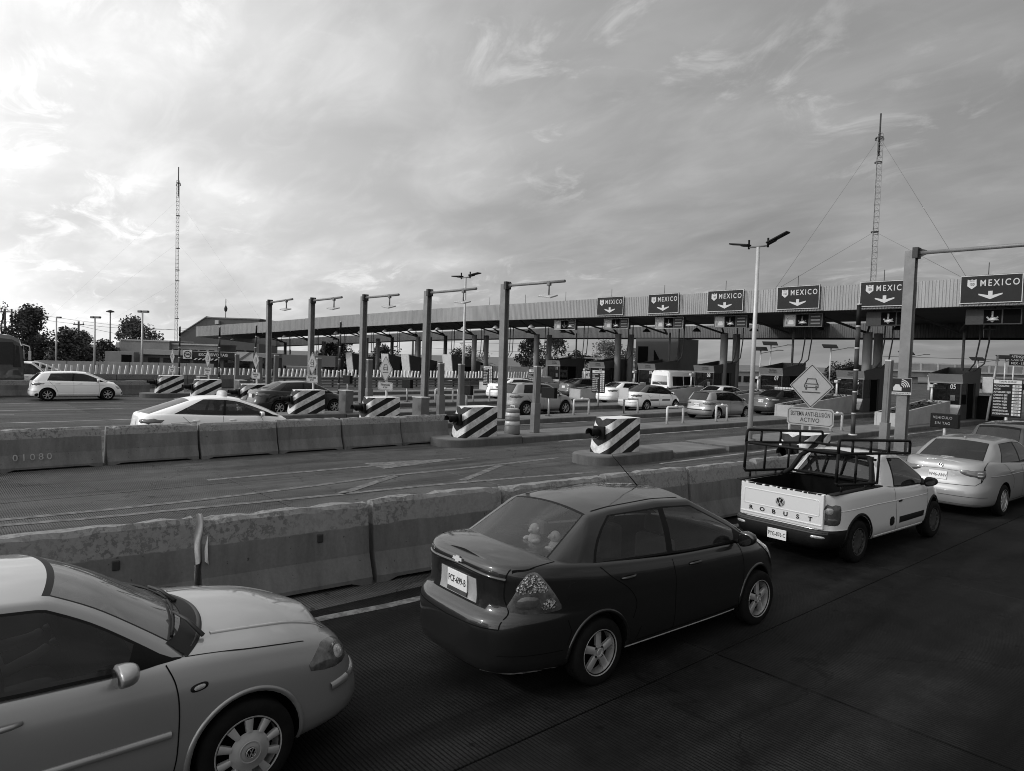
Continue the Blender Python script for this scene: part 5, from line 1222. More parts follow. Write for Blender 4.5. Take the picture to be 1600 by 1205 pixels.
# diamond warning signs with a text plate below
def diamond(x, y, zc, side, zp0, zp1, wp, lab, text=True, zbase=.2, rz=0.0):
    t = thing('warning_sign', lab, 'sign', (x, y, 0), rz, 'diamond warning signs'); s2 = side
    MB().tube([(0, .05, zbase), (0, .05, zc+.3)], .045, 10).build('post', M['light_metal'], t)
    dm = lambda r, c: chaikin_diamond(r, c)
    MB().prism([(u, v+zc) for u, v in dm(s2, .10)], 'y', -.012, .0).build('sign_panel', M['sign_grey'], t)
    o = [(u, v+zc) for u, v in dm(s2*.95, .10)]; ii = [(u, v+zc) for u, v in dm(s2*.90, .10)]; n = len(o)
    MB().add([(u, -.015, v) for u, v in o+ii], [(k, (k+1) % n, n+(k+1) % n, n+k) for k in range(n)]).build('border', M['sign_black'], t, fix=False)
    k = s2/.57; yb = -.017; m = MB()
    def q(poly): m.prism([(u*k, v*k+zc) for u, v in poly], 'y', yb, yb+.003)
    q([(-.17, .06), (-.10, .06), (-.085, .10), (.085, .10), (.10, .06), (.17, .06), (.17, -.03), (-.17, -.03)]) if False else None
    for a, b in (((-.105, .18), (.105, .18)), ((-.105, .18), (-.15, .06)), ((.105, .18), (.15, .06)), ((-.17, .05), (.17, .05)), ((-.17, -.035), (.17, -.035)), ((-.17, .05), (-.17, -.035)), ((.17, .05), (.17, -.035))):
        A_, B_ = Vector((a[0]*k, 0, a[1]*k+zc)), Vector((b[0]*k, 0, b[1]*k+zc)); A_.y = B_.y = yb
        m.bar(A_, B_, .004, .022*k) if abs(A_.z-B_.z) < .02 else m.tube([A_, B_], .011*k, 4)
    for sg in (-1, 1): q([(sg*.15, -.05), (sg*.15, -.10), (sg*.11, -.10), (sg*.11, -.05)]); q([(sg*.12-.022, .0), (sg*.12, -.022), (sg*.12+.022, .0), (sg*.12, .022)])
    q([(-.23, -.155), (.23, -.155), (.23, -.175), (-.23, -.175)])
    for c in range(16): q([(-.23+.0294*c, -.155), (-.215+.0294*c, -.14), (-.20+.0294*c, -.155)])
    m.build('car_symbol', M['sign_black'], t)
    zc2 = (zp0+zp1)/2; h = (zp1-zp0)/2
    rr = chaikin([(-wp/2, zp0), (wp/2, zp0), (wp/2, zp1), (-wp/2, zp1)], 1); rr = [(max(-wp/2, min(wp/2, u)), v) for u, v in [(-wp/2+.06, zp0), (wp/2-.06, zp0), (wp/2, zp0+.06), (wp/2, zp1-.06), (wp/2-.06, zp1), (-wp/2+.06, zp1), (-wp/2, zp1-.06), (-wp/2, zp0+.06)]]
    pl = MB().prism(rr, 'y', -.012, 0).build('text_plate', M['sign_grey'], t)
    ins = [(u*(1-.045), zc2+(v-zc2)*.86) for u, v in rr]; ins2 = [(u*(1-.065), zc2+(v-zc2)*.80) for u, v in rr]; n = len(ins)
    MB().add([(u, -.015, v) for u, v in ins+ins2], [(k_, (k_+1) % n, n+(k_+1) % n, n+k_) for k_ in range(n)]).build('border', M['sign_black'], pl, fix=False)
    if text:
        text_mb('SISTEMA ANTI-ELUSIÓN', h*.70, .001, .001, 'CENTER', .55, 1.1).xf(face_minus_y(0, -.016, zc2+h*.28)).build('lettering', M['sign_black'], pl, fix=False)
        text_mb('ACTIVO', h*.66, .001, .001, 'CENTER', .85, 1.08).xf(face_minus_y(0, -.016, zc2-h*.36)).build('lettering', M['sign_black'], pl, fix=False)
    return t
def chaikin_diamond(r, c):
    out = []
    for k in range(4):
        a = math.pi/2*k; d = Vector((math.cos(a), math.sin(a)))*r*1.0; e = Vector((math.cos(a+math.pi/2), math.sin(a+math.pi/2)))*r; p = Vector((math.cos(a-math.pi/2), math.sin(a-math.pi/2)))*r
        out += [tuple(d.lerp(p, c*.7)), tuple(d.lerp(d*.985, 1)), tuple(d.lerp(e, c*.7))]
    return out
diamond(-8.45, 17.45, 2.36, .58, 1.335, 1.80, 1.22, 'large diamond car warning sign above the anti-evasion plate, nearest')
DW = ['diamond car sign over the third striped box', 'diamond car sign over the fourth striped box', 'diamond car sign over the fifth striped box', 'diamond car sign over the sixth striped box', 'leftmost diamond car sign, over the smallest striped box']
for k, (x, y, zt, zb, p1, p0) in enumerate(((-23.0, 13.62, 2.76, 1.76, 1.76, 1.46), (-27.85, 12.95, 2.80, 1.83, 1.83, 1.50), (-32.7, 12.4, 2.72, 1.90, 1.75, 1.45), (-37.55, 11.75, 2.75, 1.80, 1.79, 1.46), (-42.4, 11.35, 2.71, 1.81, 1.70, 1.38))):
    diamond(x, y+.05, (zt+zb)/2, (zt-zb)/2, p0, p1, 1.1, DW[k])
# small message boards
def board(x, y, z, lab, lines=None):
    t = thing('message_board', lab, 'sign', (x, y, 0), 0, 'small electronic message boards')
    MB().tube([(0, .1, .2), (0, .1, z)], .05, 10).build('post', M['light_metal'], t); MB().box(-.14, .14, 0, .2, .2, .22).build('foot_plate', M['dark_metal'], t)
    MB().bbox(-.43, .43, 0, .2, z-.24, z+.24, .015).build('cabinet', M['black'], t)
    for k, s in enumerate(lines or []): text_mb(s, .13, .001, .0, 'CENTER', .85, 1.15).xf(face_minus_y(-.05, -.004, z+.10-.19*k)).build('lettering', M['lit_text'], t, fix=False)
board(-8.3, 26.8, 1.15, 'black message board reading VEHICULO above the silver sedan roof', ['VEHICULO', 'SIN TAG'])
board(-23.1, 22.25, 1.27, 'blank black message board right of the sensor post by the drum'); board(-28.1, 21.3, 1.12, 'blank black message board right of the street lamp foot'); board(-33.0, 20.9, 1.2, 'blank black message board left of the street lamp foot'); board(-38.2, 20.0, 1.2, 'blank black message board behind the fourth striped box')
# tariff boards
def tariff(x, y, z0, z1, w, lab):
    t = thing('tariff_board', lab, 'sign', (x, y, 0), 0, 'toll tariff boards'); n = 10; h = (z1-z0)
    MB().tube([(0, .06, .2), (0, .06, z0+.1)], .055, 10).build('post', M['light_metal'], t)
    MB().bbox(-w/2, w/2, 0, .06, z0, z1, .01).build('panel', M['black'], t)
    MB().box(-w/2+.03, w/2-.03, -.006, 0, z1-.17, z1-.02).build('heading_strip', M['sign_white'], t); text_mb('TARIFAS DE PEAJE', .10, .001, .001, 'CENTER', .75).xf(face_minus_y(0, -.009, z1-.095)).build('lettering', M['sign_black'], t, fix=False)
    names = ['MOTOCICLETAS', 'AUTOS', 'AUTOBUSES 2 EJES', 'CAMION 2 EJES', 'CAMION 3 EJES', 'CAMION 4 EJES', 'CAMION 5 EJES', 'CAMION 6 EJES', 'EXCEDENTE LIG', 'EXCEDENTE CAM']
    pr = ['$21.00', '$43.00', '$76.00', '$76.00', '$103.00', '$126.00', '$157.00', '$202.00', '$21.00', '$31.00']
    for k in range(n):
        zz = z1-.24-(h-.26)*(k+.5)/n+.04
        MB().box(w*.17, w/2-.03, -.006, 0, zz-(h-.26)/n*.36, zz+(h-.26)/n*.36).build('price_strip', M['sign_white'], t)
        text_mb(pr[k], (h-.26)/n*.75, .001, .001, 'CENTER', .6).xf(face_minus_y(w*.32, -.009, zz)).build('lettering', M['sign_black'], t, fix=False)
        text_mb(names[k], (h-.26)/n*.75, .001, .002, 'LEFT', .75).xf(face_minus_y(-w/2+.04, -.004, zz)).build('lettering', M['sign_white'], t, fix=False)
tariff(-8.25, 33.8, 1.05, 2.58, 1.02, 'large tariff board right of booth 05'); tariff(-27.2, 30.2, .95, 2.26, .98, 'tariff board left of the white sedan, between booths 10 and 09')
tariff(-36.6, 29.6, .9, 2.2, .95, 'tariff board just left of the gantry post behind the drum'); tariff(-28.4, 26.3, 1.0, 2.22, .95, 'tariff board half hidden behind the sensor post by the drum')
# orange drum
t = thing('traffic_drum', 'channelizer drum with pale bands right of the second striped box', 'traffic drum', (-18.05, 15.75, .22))
for k, (z0, z1, m) in enumerate(((0, .3, 'grey_metal'), (.3, .45, 'light_metal'), (.45, .6, 'grey_metal'), (.6, .74, 'light_metal'), (.74, .86, 'grey_metal'))):
    MB().lathe([(.27-.04*z0, z0+.005), (.275-.04*z0, z0+.02), (.27-.04*z1, z1-.01), (.255-.04*z1, z1)], 24).build('band', M[m], t)
MB().lathe([(.22, .86), (.15, .88), (0, .88)], 24).tube([(-.1, 0, .87), (-.1, 0, .96), (.1, 0, .96), (.1, 0, .87)], .025, 8).build('handle', M['light_metal'], t)
# grey cabinets behind the striped boxes
for (x, y, lab) in ((-22.9, 15.0, 'grey control cabinet right of the third striped box'), (-27.7, 14.3, 'grey control cabinet right of the fourth striped box'), (-32.5, 13.75, 'grey control cabinet right of the fifth striped box'), (-37.3, 13.2, 'grey control cabinet right of the sixth striped box'), (-42.2, 12.7, 'grey control cabinet right of the leftmost striped box')):
    t = thing('control_cabinet', lab, 'cabinet', (x, y, .2), 0, 'grey control cabinets on the islands')
    MB().bbox(-.32, .32, .02, .40, 0, .95, .015).build('housing', M['grey_metal'], t); MB().bbox(-.345, .345, 0, .42, .95, .99, .01).build('lid', M['light_metal'], t); MB().box(.32, .332, .06, .36, .08, .88).build('door', M['grey_metal'], t)

# ------------------------------------------------------------------ booths
def booth_x(i): return -13.38 - 5.12*i
def booth(i):
    no = LANE_NO[i]; t = thing('toll_booth', 'toll booth numbered %s, %s' % (no, ['the nearest, with a white notice on its front', 'second from the right, behind the slim banded pole', 'third from the right, left of the diamond sign', 'fourth from the right, behind the silver hatchback', 'fifth from the right, behind the white van', 'sixth from the right, in front of the stair tower', 'leftmost of the numbered ones'][i]), 'toll booth', (booth_x(i), 43.0, .2), 0, 'toll booths')
    B = M['booth_dark']; w = .78
    MB().box(-w, w, .12, 3.0, 0, .85).box(-w, w, 2.1, 3.0, .85, 2.05).build('wall', B, t)
    MB().box(-w+.02, w-.02, .16, 2.1, .85, 2.05).build('window', M['win'], t)
    MB().box(-w+.3, w-.3, .9, 1.0, .85, 1.6).box(-.2, .25, 1.2, 1.5, .5, 1.5).build('interior_fittings', M['interior'], t)
    for x in (-w, w-.06): MB().box(x, x+.06, .1, .17, .85, 2.05).build('window_post', M['dark_metal'], t)
    MB().box(w-.06, w+.001, 1.05, 1.12, .85, 2.05).build('door_frame', M['dark_metal'], t)
    MB().box(w, w+.02, 1.15, 2.05, .05, 1.98).build('door', M['matt_black'], t)
    MB().box(-w-.04, w+.04, .08, .16, 1.98, 2.06).build('window_head', M['booth_light'], t)
    # wedge parapet, taller at the back, front panel leaning out
    for sg in (-1, 1):
        x0, x1 = (w, w+.05) if sg > 0 else (-w-.05, -w)
        MB().prism([(.12, 2.0), (-.02, 2.5), (3.1, 2.88), (3.02, 2.0)], 'x', x0, x1).build('side_parapet', B, t)
        MB().prism([(2.3, 2.0), (3.02, 2.0), (2.9, 0), (2.3, 0)], 'x', x0, x1).build('side_wall', B, t)
    MB().add([(-w-.05, .10, 2.03), (w+.05, .10, 2.03), (w+.05, -.06, 2.49), (-w-.05, -.06, 2.49), (-w-.05, .14, 2.03), (w+.05, .14, 2.03), (w+.05, -.02, 2.49), (-w-.05, -.02, 2.49)], [(0, 1, 2, 3), (4, 5, 6, 7), (3, 2, 6, 7), (0, 1, 5, 4), (1, 2, 6, 5), (0, 3, 7, 4)]).build('front_parapet', M['booth_light'], t)
    MB().box(-w, w, .1, 3.0, 2.06, 2.1).build('roof', M['matt_black'], t)
    MB().box(-w-.05, w+.05, 3.02, 3.08, 2.0, 2.87).build('rear_parapet', B, t)
    # lower white panel with slanted foot
    MB().prism([(.10, .83), (w+.02, .83), (w-.16, .18), (.24, .18)], 'y', .02, .12).build('lower_panel', M['booth_white'], t)
    if i == 0: MB().box(.30, w-.08, .005, .02, .38, .78).build('notice', M['sign_white'], t)
    MB().box(.25, .48, .13, .16, 1.05, 1.35).build('window_notice', M['grey_metal'], t)
    text_mb(no, .36, .002, .006, 'CENTER', .8).xf(face_minus_y(.38, .09, 1.80)).build('lettering', M['sign_white'], t, fix=False)
    if i >= 1:
        MB().box(-.60, -.30, -.01, .02, 2.12, 2.40).xf(Matrix.Identity(4)).build('parapet_symbol', M['dark_metal'], t) if False else None
        text_mb('TELEPEAJE\nEXCLUSIVO', .13, .001, .001, 'CENTER', .9).xf(Matrix.Translation((.15, .005, 2.28)) @ Matrix.Rotation(R_(109), 4, 'X')).build('lettering', M['dark_metal'], t, fix=False)
    return t
for i in range(0, 7): booth(i)
# planters: long wedge walls leading up to the booths
for i in range(0, 7):
    t = thing('approach_planter', ['planter wall leading to booth 05', 'planter wall leading to booth 06, behind the anti-evasion sign', 'planter wall leading to booth 07, behind the silver hatchback', 'planter wall leading to booth 08, behind the moving taxi', 'planter wall leading to booth 09, right of the white sedan', 'planter wall leading to booth 10, behind the pale SUV', 'planter wall leading to booth 11, left of the pale SUV'][i], 'planter', (0, 0, .2), 0, 'planter walls before the booths')
    x0 = isl_x(i, 34.6); x1 = booth_x(i); ya, yb = 34.6, 42.4
    La, Ra, Lb, Rb = x0-.62, x0+.40, x1-.78, x1+.50; za, zb = .62, 1.05; k = .09
    def wall(p, q, z0, z1, nrm, name):
        (ax_, ay_), (bx_, by_) = p, q; n = Vector(nrm)*k
        MB().add([(ax_, ay_, 0), (bx_, by_, 0), (bx_, by_, z1), (ax_, ay_, z0), (ax_+n.x, ay_+n.y, 0), (bx_+n.x, by_+n.y, 0), (bx_+n.x, by_+n.y, z1), (ax_+n.x, ay_+n.y, z0)], [(0, 1, 2, 3), (4, 5, 6, 7), (3, 2, 6, 7), (0, 1, 5, 4), (0, 3, 7, 4), (1, 2, 6, 5)]).build(name, M['wall_light'], t)
    wall((Ra, ya), (Rb, yb), za, zb, (-1, 0), 'side_wall'); wall((La, ya), (Lb, yb), za, zb, (1, 0), 'side_wall'); wall((La+.1, ya), (Ra-.1, ya), za-.003, za-.003, (0, 1), 'end_wall'); wall((Lb+.1, yb-.1), (Rb-.1, yb-.1), zb-.003, zb-.003, (0, 1), 'end_wall')
    MB().add([(La+.08, ya+.09, za-.12), (Ra-.08, ya+.09, za-.12), (Rb-.08, yb-.1, zb-.12), (Lb+.08, yb-.1, zb-.12)], [(0, 1, 2, 3)]).build('soil', M['soil'], t, fix=False)
    random.seed(i); m = MB()
    for q in range(110):
        s = random.random(); x = (La+(Lb-La)*s)+.15+random.random()*((Ra+(Rb-Ra)*s)-(La+(Lb-La)*s)-.3); y = ya+.2+(yb-ya-.4)*s; z = za+(zb-za)*s-.12
        for _ in range(2):
            a = random.uniform(0, 6.28); r = random.uniform(.05, .14); h = random.uniform(.04, .13); c = Vector((x, y, z+h)); u = Vector((math.cos(a), math.sin(a), .3))*r; w_ = Vector((-math.sin(a), math.cos(a), .2))*r*.5
            m.add([c-u, c+w_, c+u, c-w_], [(0, 1, 2, 3)])
    tag(m.build('planting', M['leaf_dark'], t, fix=False), kind='stuff')
    g_ = thing('barrier_lamp', 'white camera bollard ' + ['before the nearest booth', 'left of the slim banded pole', 'right of the tall street lamp', 'above the silver hatchback roof', 'right of the white high-roof van', 'left of the stair tower foot', 'leftmost, before the last numbered booth'][i], 'bollard', (x1-.30, 42.0, 1.2), 0, 'white camera bollards before the booths')
    MB().tube([(0, 0, 0), (0, 0, .78)], .055, 10).build('post', M['white_paint'], g_); MB().bbox(-.12, .10, -.16, .12, .74, .90, .03).tube([(0, 0, .86), (.16, -.1, .96), (.28, -.12, .93)], .03, 8).build('camera_head', M['light_metal'], g_)

# ------------------------------------------------------------------ canopy
cp = thing('toll_canopy', 'long corrugated toll canopy spanning all the lanes', 'canopy', (0, 0, 0))
def along(pts, s):
    i = int(s); i = min(i, len(pts)-2); return Vector(pts[i]).lerp(Vector(pts[i+1]), s-i)
front = [(-3.0, 40.0, 6.11, 7.5)] + [(-9.15-4.87*k, 40.0 + (0 if k < 8 else .05), 6.11, 7.5) for k in range(0, 10)] + [(-57.5, 40.4, 6.10, 7.49), (-62.5, 40.25, 6.03, 7.42), (-67.5, 39.95, 5.92, 7.32), (-72.7, 39.5, 5.82, 7.21), (-77.9, 38.8, 5.70, 7.09), (-83, 37.6, 5.45, 6.83), (-88, 36.2, 5.17, 6.56), (-93.1, 34.5, 4.90, 6.28), (-98.2, 32.7, 4.60, 6.0), (-103.3, 30.8, 4.32, 5.71)]
def corr_panel(a, b, name, m, pitch=.16, amp=.028, parent=cp, nrm=None):
    A_, B_ = Vector((a[0], a[1], 0)), Vector((b[0], b[1], 0)); d = (B_-A_); Ln = d.length; d.normalize(); n_ = Vector((d.y, -d.x, 0)) if nrm is None else Vector(nrm)
    if n_.y > 0: n_ = -n_
    k = int(Ln/pitch); lo, hi = [], []
    for q in range(k):
        for (s, h) in ((0, 0), (.35, 0), (.5, 1), (.85, 1)):
            f = (q+s)/k; p = A_+d*Ln*f*.999+n_*amp*h; zl = a[2]+(b[2]-a[2])*f; zh = a[3]+(b[3]-a[3])*f; lo.append((p.x, p.y, zl)); hi.append((p.x, p.y, zh))
    p = A_+d*Ln*.999; lo.append((p.x, p.y, b[2])); hi.append((p.x, p.y, b[3]))
    return MB().grid([lo, hi], 0, False).build(name, m, parent, fix=False)
random.seed(9)
for k in range(len(front)-1):
    j1, j2, j3 = random.uniform(-.018, .018), random.uniform(-.018, .018), random.uniform(-.012, .012)
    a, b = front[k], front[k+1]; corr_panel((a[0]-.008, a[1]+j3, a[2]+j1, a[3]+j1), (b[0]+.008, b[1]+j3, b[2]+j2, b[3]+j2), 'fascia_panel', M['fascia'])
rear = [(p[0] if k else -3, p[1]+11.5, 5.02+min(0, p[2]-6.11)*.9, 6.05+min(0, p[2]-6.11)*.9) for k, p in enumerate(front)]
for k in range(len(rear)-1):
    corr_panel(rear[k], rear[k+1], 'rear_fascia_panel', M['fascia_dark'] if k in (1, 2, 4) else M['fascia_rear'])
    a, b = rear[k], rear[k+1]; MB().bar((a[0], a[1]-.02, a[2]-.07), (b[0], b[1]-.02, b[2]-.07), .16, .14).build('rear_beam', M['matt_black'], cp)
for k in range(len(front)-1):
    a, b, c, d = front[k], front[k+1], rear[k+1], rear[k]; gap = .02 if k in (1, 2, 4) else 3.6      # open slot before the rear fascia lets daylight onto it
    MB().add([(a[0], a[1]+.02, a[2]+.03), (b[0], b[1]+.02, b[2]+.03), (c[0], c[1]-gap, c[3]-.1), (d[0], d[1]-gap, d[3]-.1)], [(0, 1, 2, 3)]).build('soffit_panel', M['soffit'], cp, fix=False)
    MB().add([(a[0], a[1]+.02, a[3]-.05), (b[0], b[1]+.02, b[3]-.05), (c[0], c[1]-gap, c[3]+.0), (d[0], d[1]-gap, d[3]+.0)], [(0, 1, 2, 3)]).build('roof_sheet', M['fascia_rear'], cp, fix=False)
    MB().bar((a[0], a[1]+.05, a[2]+.0), (b[0], b[1]+.05, b[2]+.0), .08, .06).build('front_beam', M['dark_metal'], cp)
ae = front[-1]; re_ = rear[-1]; MB().add([(ae[0], ae[1], ae[2]), (ae[0], ae[1], ae[3]), (re_[0], re_[1], re_[3]), (re_[0], re_[1], re_[2])], [(0, 1, 2, 3)]).build('end_panel', M['fascia'], cp, fix=False)
def cz(x):      # underside height at the front for a given x
    for p, q in zip(front, front[1:]):
        if q[0] <= x <= p[0]:
            f = (p[0]-x)/(p[0]-q[0]); return p[1]+(q[1]-p[1])*f, p[2]+(q[2]-p[2])*f
    return front[-1][1], front[-1][2]
cxs = [-8.25-4.95*k for k in range(0, 18)]
for k, x in enumerate(cxs):
    yf, zf = cz(x); yc = yf+4.4
    if k % 2 == 0:
        for yy in (yc, yc+1.6): MB().tube([(x, yy, .2), (x, yy, zf-1.05)], .26, 20).build('column', M['wall_mid'], cp)
    elif k > 8: MB().tube([(x, yc, .2), (x, yc, zf-1.05)], .2, 16).build('column', M['dark_metal'], cp)
    else: MB().tube([(x+.2, yc, 2.9), (x+.2, yc, zf-1.0)], .07, 10).build('drain_pipe', M['grey_metal'], cp)
    for sg in (-1, 1): MB().bar((x, yc-.1, zf-1.1), (x+sg*1.9, yf+.5, zf+.02), .1, .12).build('strut', M['dark_metal'], cp)
    for q in (0, .45): MB().tube([(x+.9+q, yc+.2, zf-.2), (x+.9+q, yc+.2, zf-1.6), (x+.7+q, yc+.3, zf-2.8), (x+.4+q*.6, yc+.4, 2.9)], .04, 6).build('conduit', M['cable'], cp)
for k in range(0, 19):
    x = -9.0-4.87*k; yf, zf = cz(x)
    for (dy_, dz, sz, m) in ((.9, -.62, .34, 'light_metal'), (6.5, -.75, .34, 'dark_metal')):
        t = thing('dome_lamp', ('pale' if dy_ < 2 else 'dark') + ' dome lamp under the canopy %s, %s from the right' % ('front edge' if dy_ < 2 else 'near its rear edge', ['first', 'second', 'third', 'fourth', 'fifth', 'sixth', 'seventh', 'eighth', 'ninth', 'tenth', 'eleventh', 'twelfth', 'thirteenth', 'fourteenth', 'fifteenth', 'sixteenth', 'seventeenth', 'eighteenth', 'nineteenth'][k]), 'lamp', (x-1.7 if dy_ < 2 else x+1.5, yf+dy_, zf+dz), 0, 'pale dome lamps under the canopy front' if dy_ < 2 else 'dark dome lamps under the canopy rear')
        MB().lathe([(.05, .22), (.12, .18), (.24, .08), (sz, -.06), (sz-.02, -.07), (0, -.05)], 20).build('shade', M[m], t); MB().tube([(0, 0, .2), (0, 0, .75)], .025, 6).build('stem', M['dark_metal'], t)
# lane signs and signal boxes
for k in range(7):
    x = -5.80-4.87*k if k == 0 else -10.66-4.87*(k-1); no = ['out past the right edge', 'rightmost', 'second from the right', 'third from the right', 'fourth from the right', 'fifth from the right', 'leftmost'][k]
    t = thing('lane_sign', ('lane sign reading MEXICO with a down arrow, ' + no + ' on the canopy') if k else 'cropped lane sign at the right edge of the frame', 'sign', (x, 39.86, 6.91), 0, 'MEXICO lane signs on the canopy'); t.rotation_euler = (R_([0, .8, -.6, .3, -1, .5, -.4][k]), R_([0, -.2, .35, -.3, .25, -.35, .3][k]), 0); w, h = 1.32, .70
    MB().bbox(-w, w, 0, .07, -h, h, .02).build('panel', M['sign_dark'], t)
    for (a, b, c, d) in ((-w+.01, w-.01, h-.05, h-.015), (-w+.01, w-.01, -h+.015, -h+.05), (-w+.015, -w+.05, -h+.05, h-.05), (w-.05, w-.015, -h+.05, h-.05)): MB().box(a, b, -.006, 0, c, d).build('border', M['sign_white'], t)
    text_mb('MEXICO', .44, .003, .005, 'CENTER', .80, 1.36).xf(face_minus_y(.36, -.005, .28)).build('lettering', M['sign_white'], t, fix=False)
    MB().prism([(-.12, -.08), (.12, -.08), (.12, -.28), (.50, -.20), (.52, -.28), (0, -.50), (-.52, -.28), (-.50, -.20), (-.12, -.28)][::-1] if False else [(-.09, -.10), (.09, -.10), (.09, -.30), (0, -.50), (-.09, -.30)], 'y', -.008, 0).prism([(0, -.50), (.09, -.305), (.50, -.215), (.50, -.28)], 'y', -.008, 0).prism([(0, -.50), (-.50, -.28), (-.50, -.215), (-.09, -.305)], 'y', -.008, 0).build('down_arrow', M['sign_white'], t)
    sh = MB().prism([(-.99, .50), (-.88, .46), (-.80, .50), (-.72, .46), (-.61, .50), (-.60, .18), (-.80, .02), (-1.0, .18)], 'y', -.008, 0).build('route_shield', M['sign_white'], t)
    text_mb('150', .19, .002, .002, 'CENTER', .8).xf(face_minus_y(-.80, -.010, .25)).build('lettering', M['sign_dark'], sh, fix=False); text_mb('MEXICO', .07, .002, .0, 'CENTER', .8).xf(face_minus_y(-.80, -.010, .42)).build('lettering', M['sign_dark'], sh, fix=False)
for k in range(8):
    x = -10.66-4.87*k+.3 - (0 if k < 6 else .6); zb = 5.62; no = ['below the rightmost MEXICO sign', 'below the second MEXICO sign from the right', 'below the third MEXICO sign from the right', 'below the fourth MEXICO sign from the right', 'below the fifth MEXICO sign from the right', 'below the leftmost MEXICO sign', 'left of the leftmost MEXICO sign', 'x'][k]
    if k == 7: continue
    t = thing('lane_signal', 'three-window signal box ' + no, 'signal', (x-.35, 40.7, zb), 0, 'three-window signal boxes under the canopy')
    MB().bbox(-1.2, 1.2, 0, .28, -.4, .4, .02).build('housing', M['dark_metal'], t)
    if k >= 2:
        for (a, b) in ((-1.2, 1.2),): 
            for (u0, u1, v0, v1) in ((a, b, .37, .40), (a, b, -.40, -.37), (a, a+.03, -.37, .37), (b-.03, b, -.37, .37)): MB().box(u0, u1, -.02, 0, v0, v1).build('rim', M['light_metal'] if k > 3 else M['grey_metal'], t)
        MB().box(-1.14, -.45, -.012, 0, -.34, .34).build('tag_window', M['sign_grey'], t)
        MB().tube([(-1.02, -.016, -.22), (-1.02, -.016, .08), (-.95, -.016, .2), (-.8, -.016, .25), (-.6, -.016, .25)], .03, 6).build('arch_symbol', M['sign_white'], t)
        MB().prism([(-.9, -.24), (-.55, -.24), (-.55, -.1), (-.62, .02), (-.83, .02), (-.9, -.1)], 'y', -.02, -.012).build('car_symbol', M['sign_white'], t)
    MB().box(-.40, .35, -.012, 0, -.34, .34).build('arrow_window', M['matt_black'], t)
    MB().tube([(-.02, -.02, .26), (-.02, -.02, -.26)], .045, 6).tube([(-.26, -.02, -.02), (-.02, -.02, -.26), (.22, -.02, -.02)], .045, 6).build('down_arrow', M['lit_text'] if k < 2 else M['grey_metal'], t)
    MB().box(.42, 1.14, -.012, 0, -.34, .34).build('symbol_window', M['sign_dark'] if k > 1 else M['matt_black'], t)
    if k >= 2:
        for q in range(3): MB().box(.5, 1.06, -.018, -.012, .16-.2*q, .24-.2*q).build('symbol_bar', M['grey_metal'], t)
# lightning rods on the fascia
for k in range(9):
    x = -10.9-4.87*k*1.0; t = MB().tube([(x, 40.3, 7.4), (x, 40.3, 8.25)], .018, 6).build('lightning_rod', M['dark_metal'], cp)
# dark stair tower under the canopy, plus walls behind
t = thing('stair_tower', 'dark stair tower standing under the canopy rear', 'building', (-38.5, 50.2, 0))
MB().box(-2.3, 2.3, 0, 3.0, 0, 4.9).build('wall', M['wall_dark'], t); MB().box(-2.0, -.9, -.03, 0, 0, 4.2).build('doorway', M['matt_black'], t)
MB().prism([(-.2, .8), (2.0, .8), (-.2, 3.9)], 'y', -.05, 0).build('stair_flank', M['matt_black'], t); MB().box(2.3, 2.35, .2, 2.8, 0, 4.8).build('side_cladding', M['booth_dark'], t)
# ------------------------------------------------------------------ street lamps and masts
def twin_lamp(x, y, h, lab, r=.075, hd=((-1, 8, .75), (1, 22, .8))):
    t = thing('street_lamp', lab, 'street lamp', (x, y, .2), 0, 'twin-armed street lamps'); h -= .2
    MB().tube([(0, 0, 0), (0, 0, h*.5), (0, 0, h-.12)], [r*1.25, r, r*.8], 14).build('pole', M['light_metal'], t); MB().lathe([(0, .06), (.2, .06), (.2, 0)], 12).build('foot_plate', M['grey_metal'], t)
    MB().tube([(-.34, 0, h-.1), (.34, 0, h-.1)], .03, 8).build('cross_bar', M['grey_metal'], t)
    for sg, tilt, ln in hd:
        Mx = Matrix.Translation((sg*.34, 0, h-.02)) @ Matrix.Rotation(R_(-tilt)*sg, 4, 'Y')
        MB().bbox(min(0, sg*ln), max(0, sg*ln), -.13, .13, -.02, .03, .012).bbox(min(0, sg*.3), max(0, sg*.3), -.09, .09, -.06, -.01, .012).xf(Mx).build('lamp_head', M['black'], t)
        MB().tube([(sg*.36, 0, h-.16), (sg*.36, 0, h+.16)], .035, 8).build('lamp_bracket', M['black'], t)
    return t
twin_lamp(-12.95, 22.35, 7.05, 'tall pale twin-armed street lamp on the nearest full island, centre right'); twin_lamp(-27.8, 20.9, 6.8, 'twin-armed street lamp between the two right-hand gantry posts of the middle group', .06, ((-1, 3, .7), (1, 5, .75)))
def side_lamp(x, y, h, heads, lab):
    t = thing('street_lamp', lab, 'street lamp', (x, y, 0)); MB().tube([(0, 0, 0), (0, 0, h)], [.10, .07], 10).build('pole', M['light_metal'], t)
    for sx in heads: MB().bbox(min(.08*sx, .55*sx), max(.08*sx, .55*sx), -.14, .14, h-.05, h+.14, .04).xf(Matrix.Rotation(R_(40), 4, 'Z')).build('lamp_head', M['grey_metal'], t)
side_lamp(-88.8, 12.25, 5.5, (1,), 'single-headed street lamp left of the utility pole'); side_lamp(-71.2, 12.7, 5.15, (-.7, 1), 'two-headed street lamp in front of the middle dark tree'); side_lamp(-64, 14.85, 5.6, (-.7, 1), 'two-headed street lamp in front of the flat-roofed building')
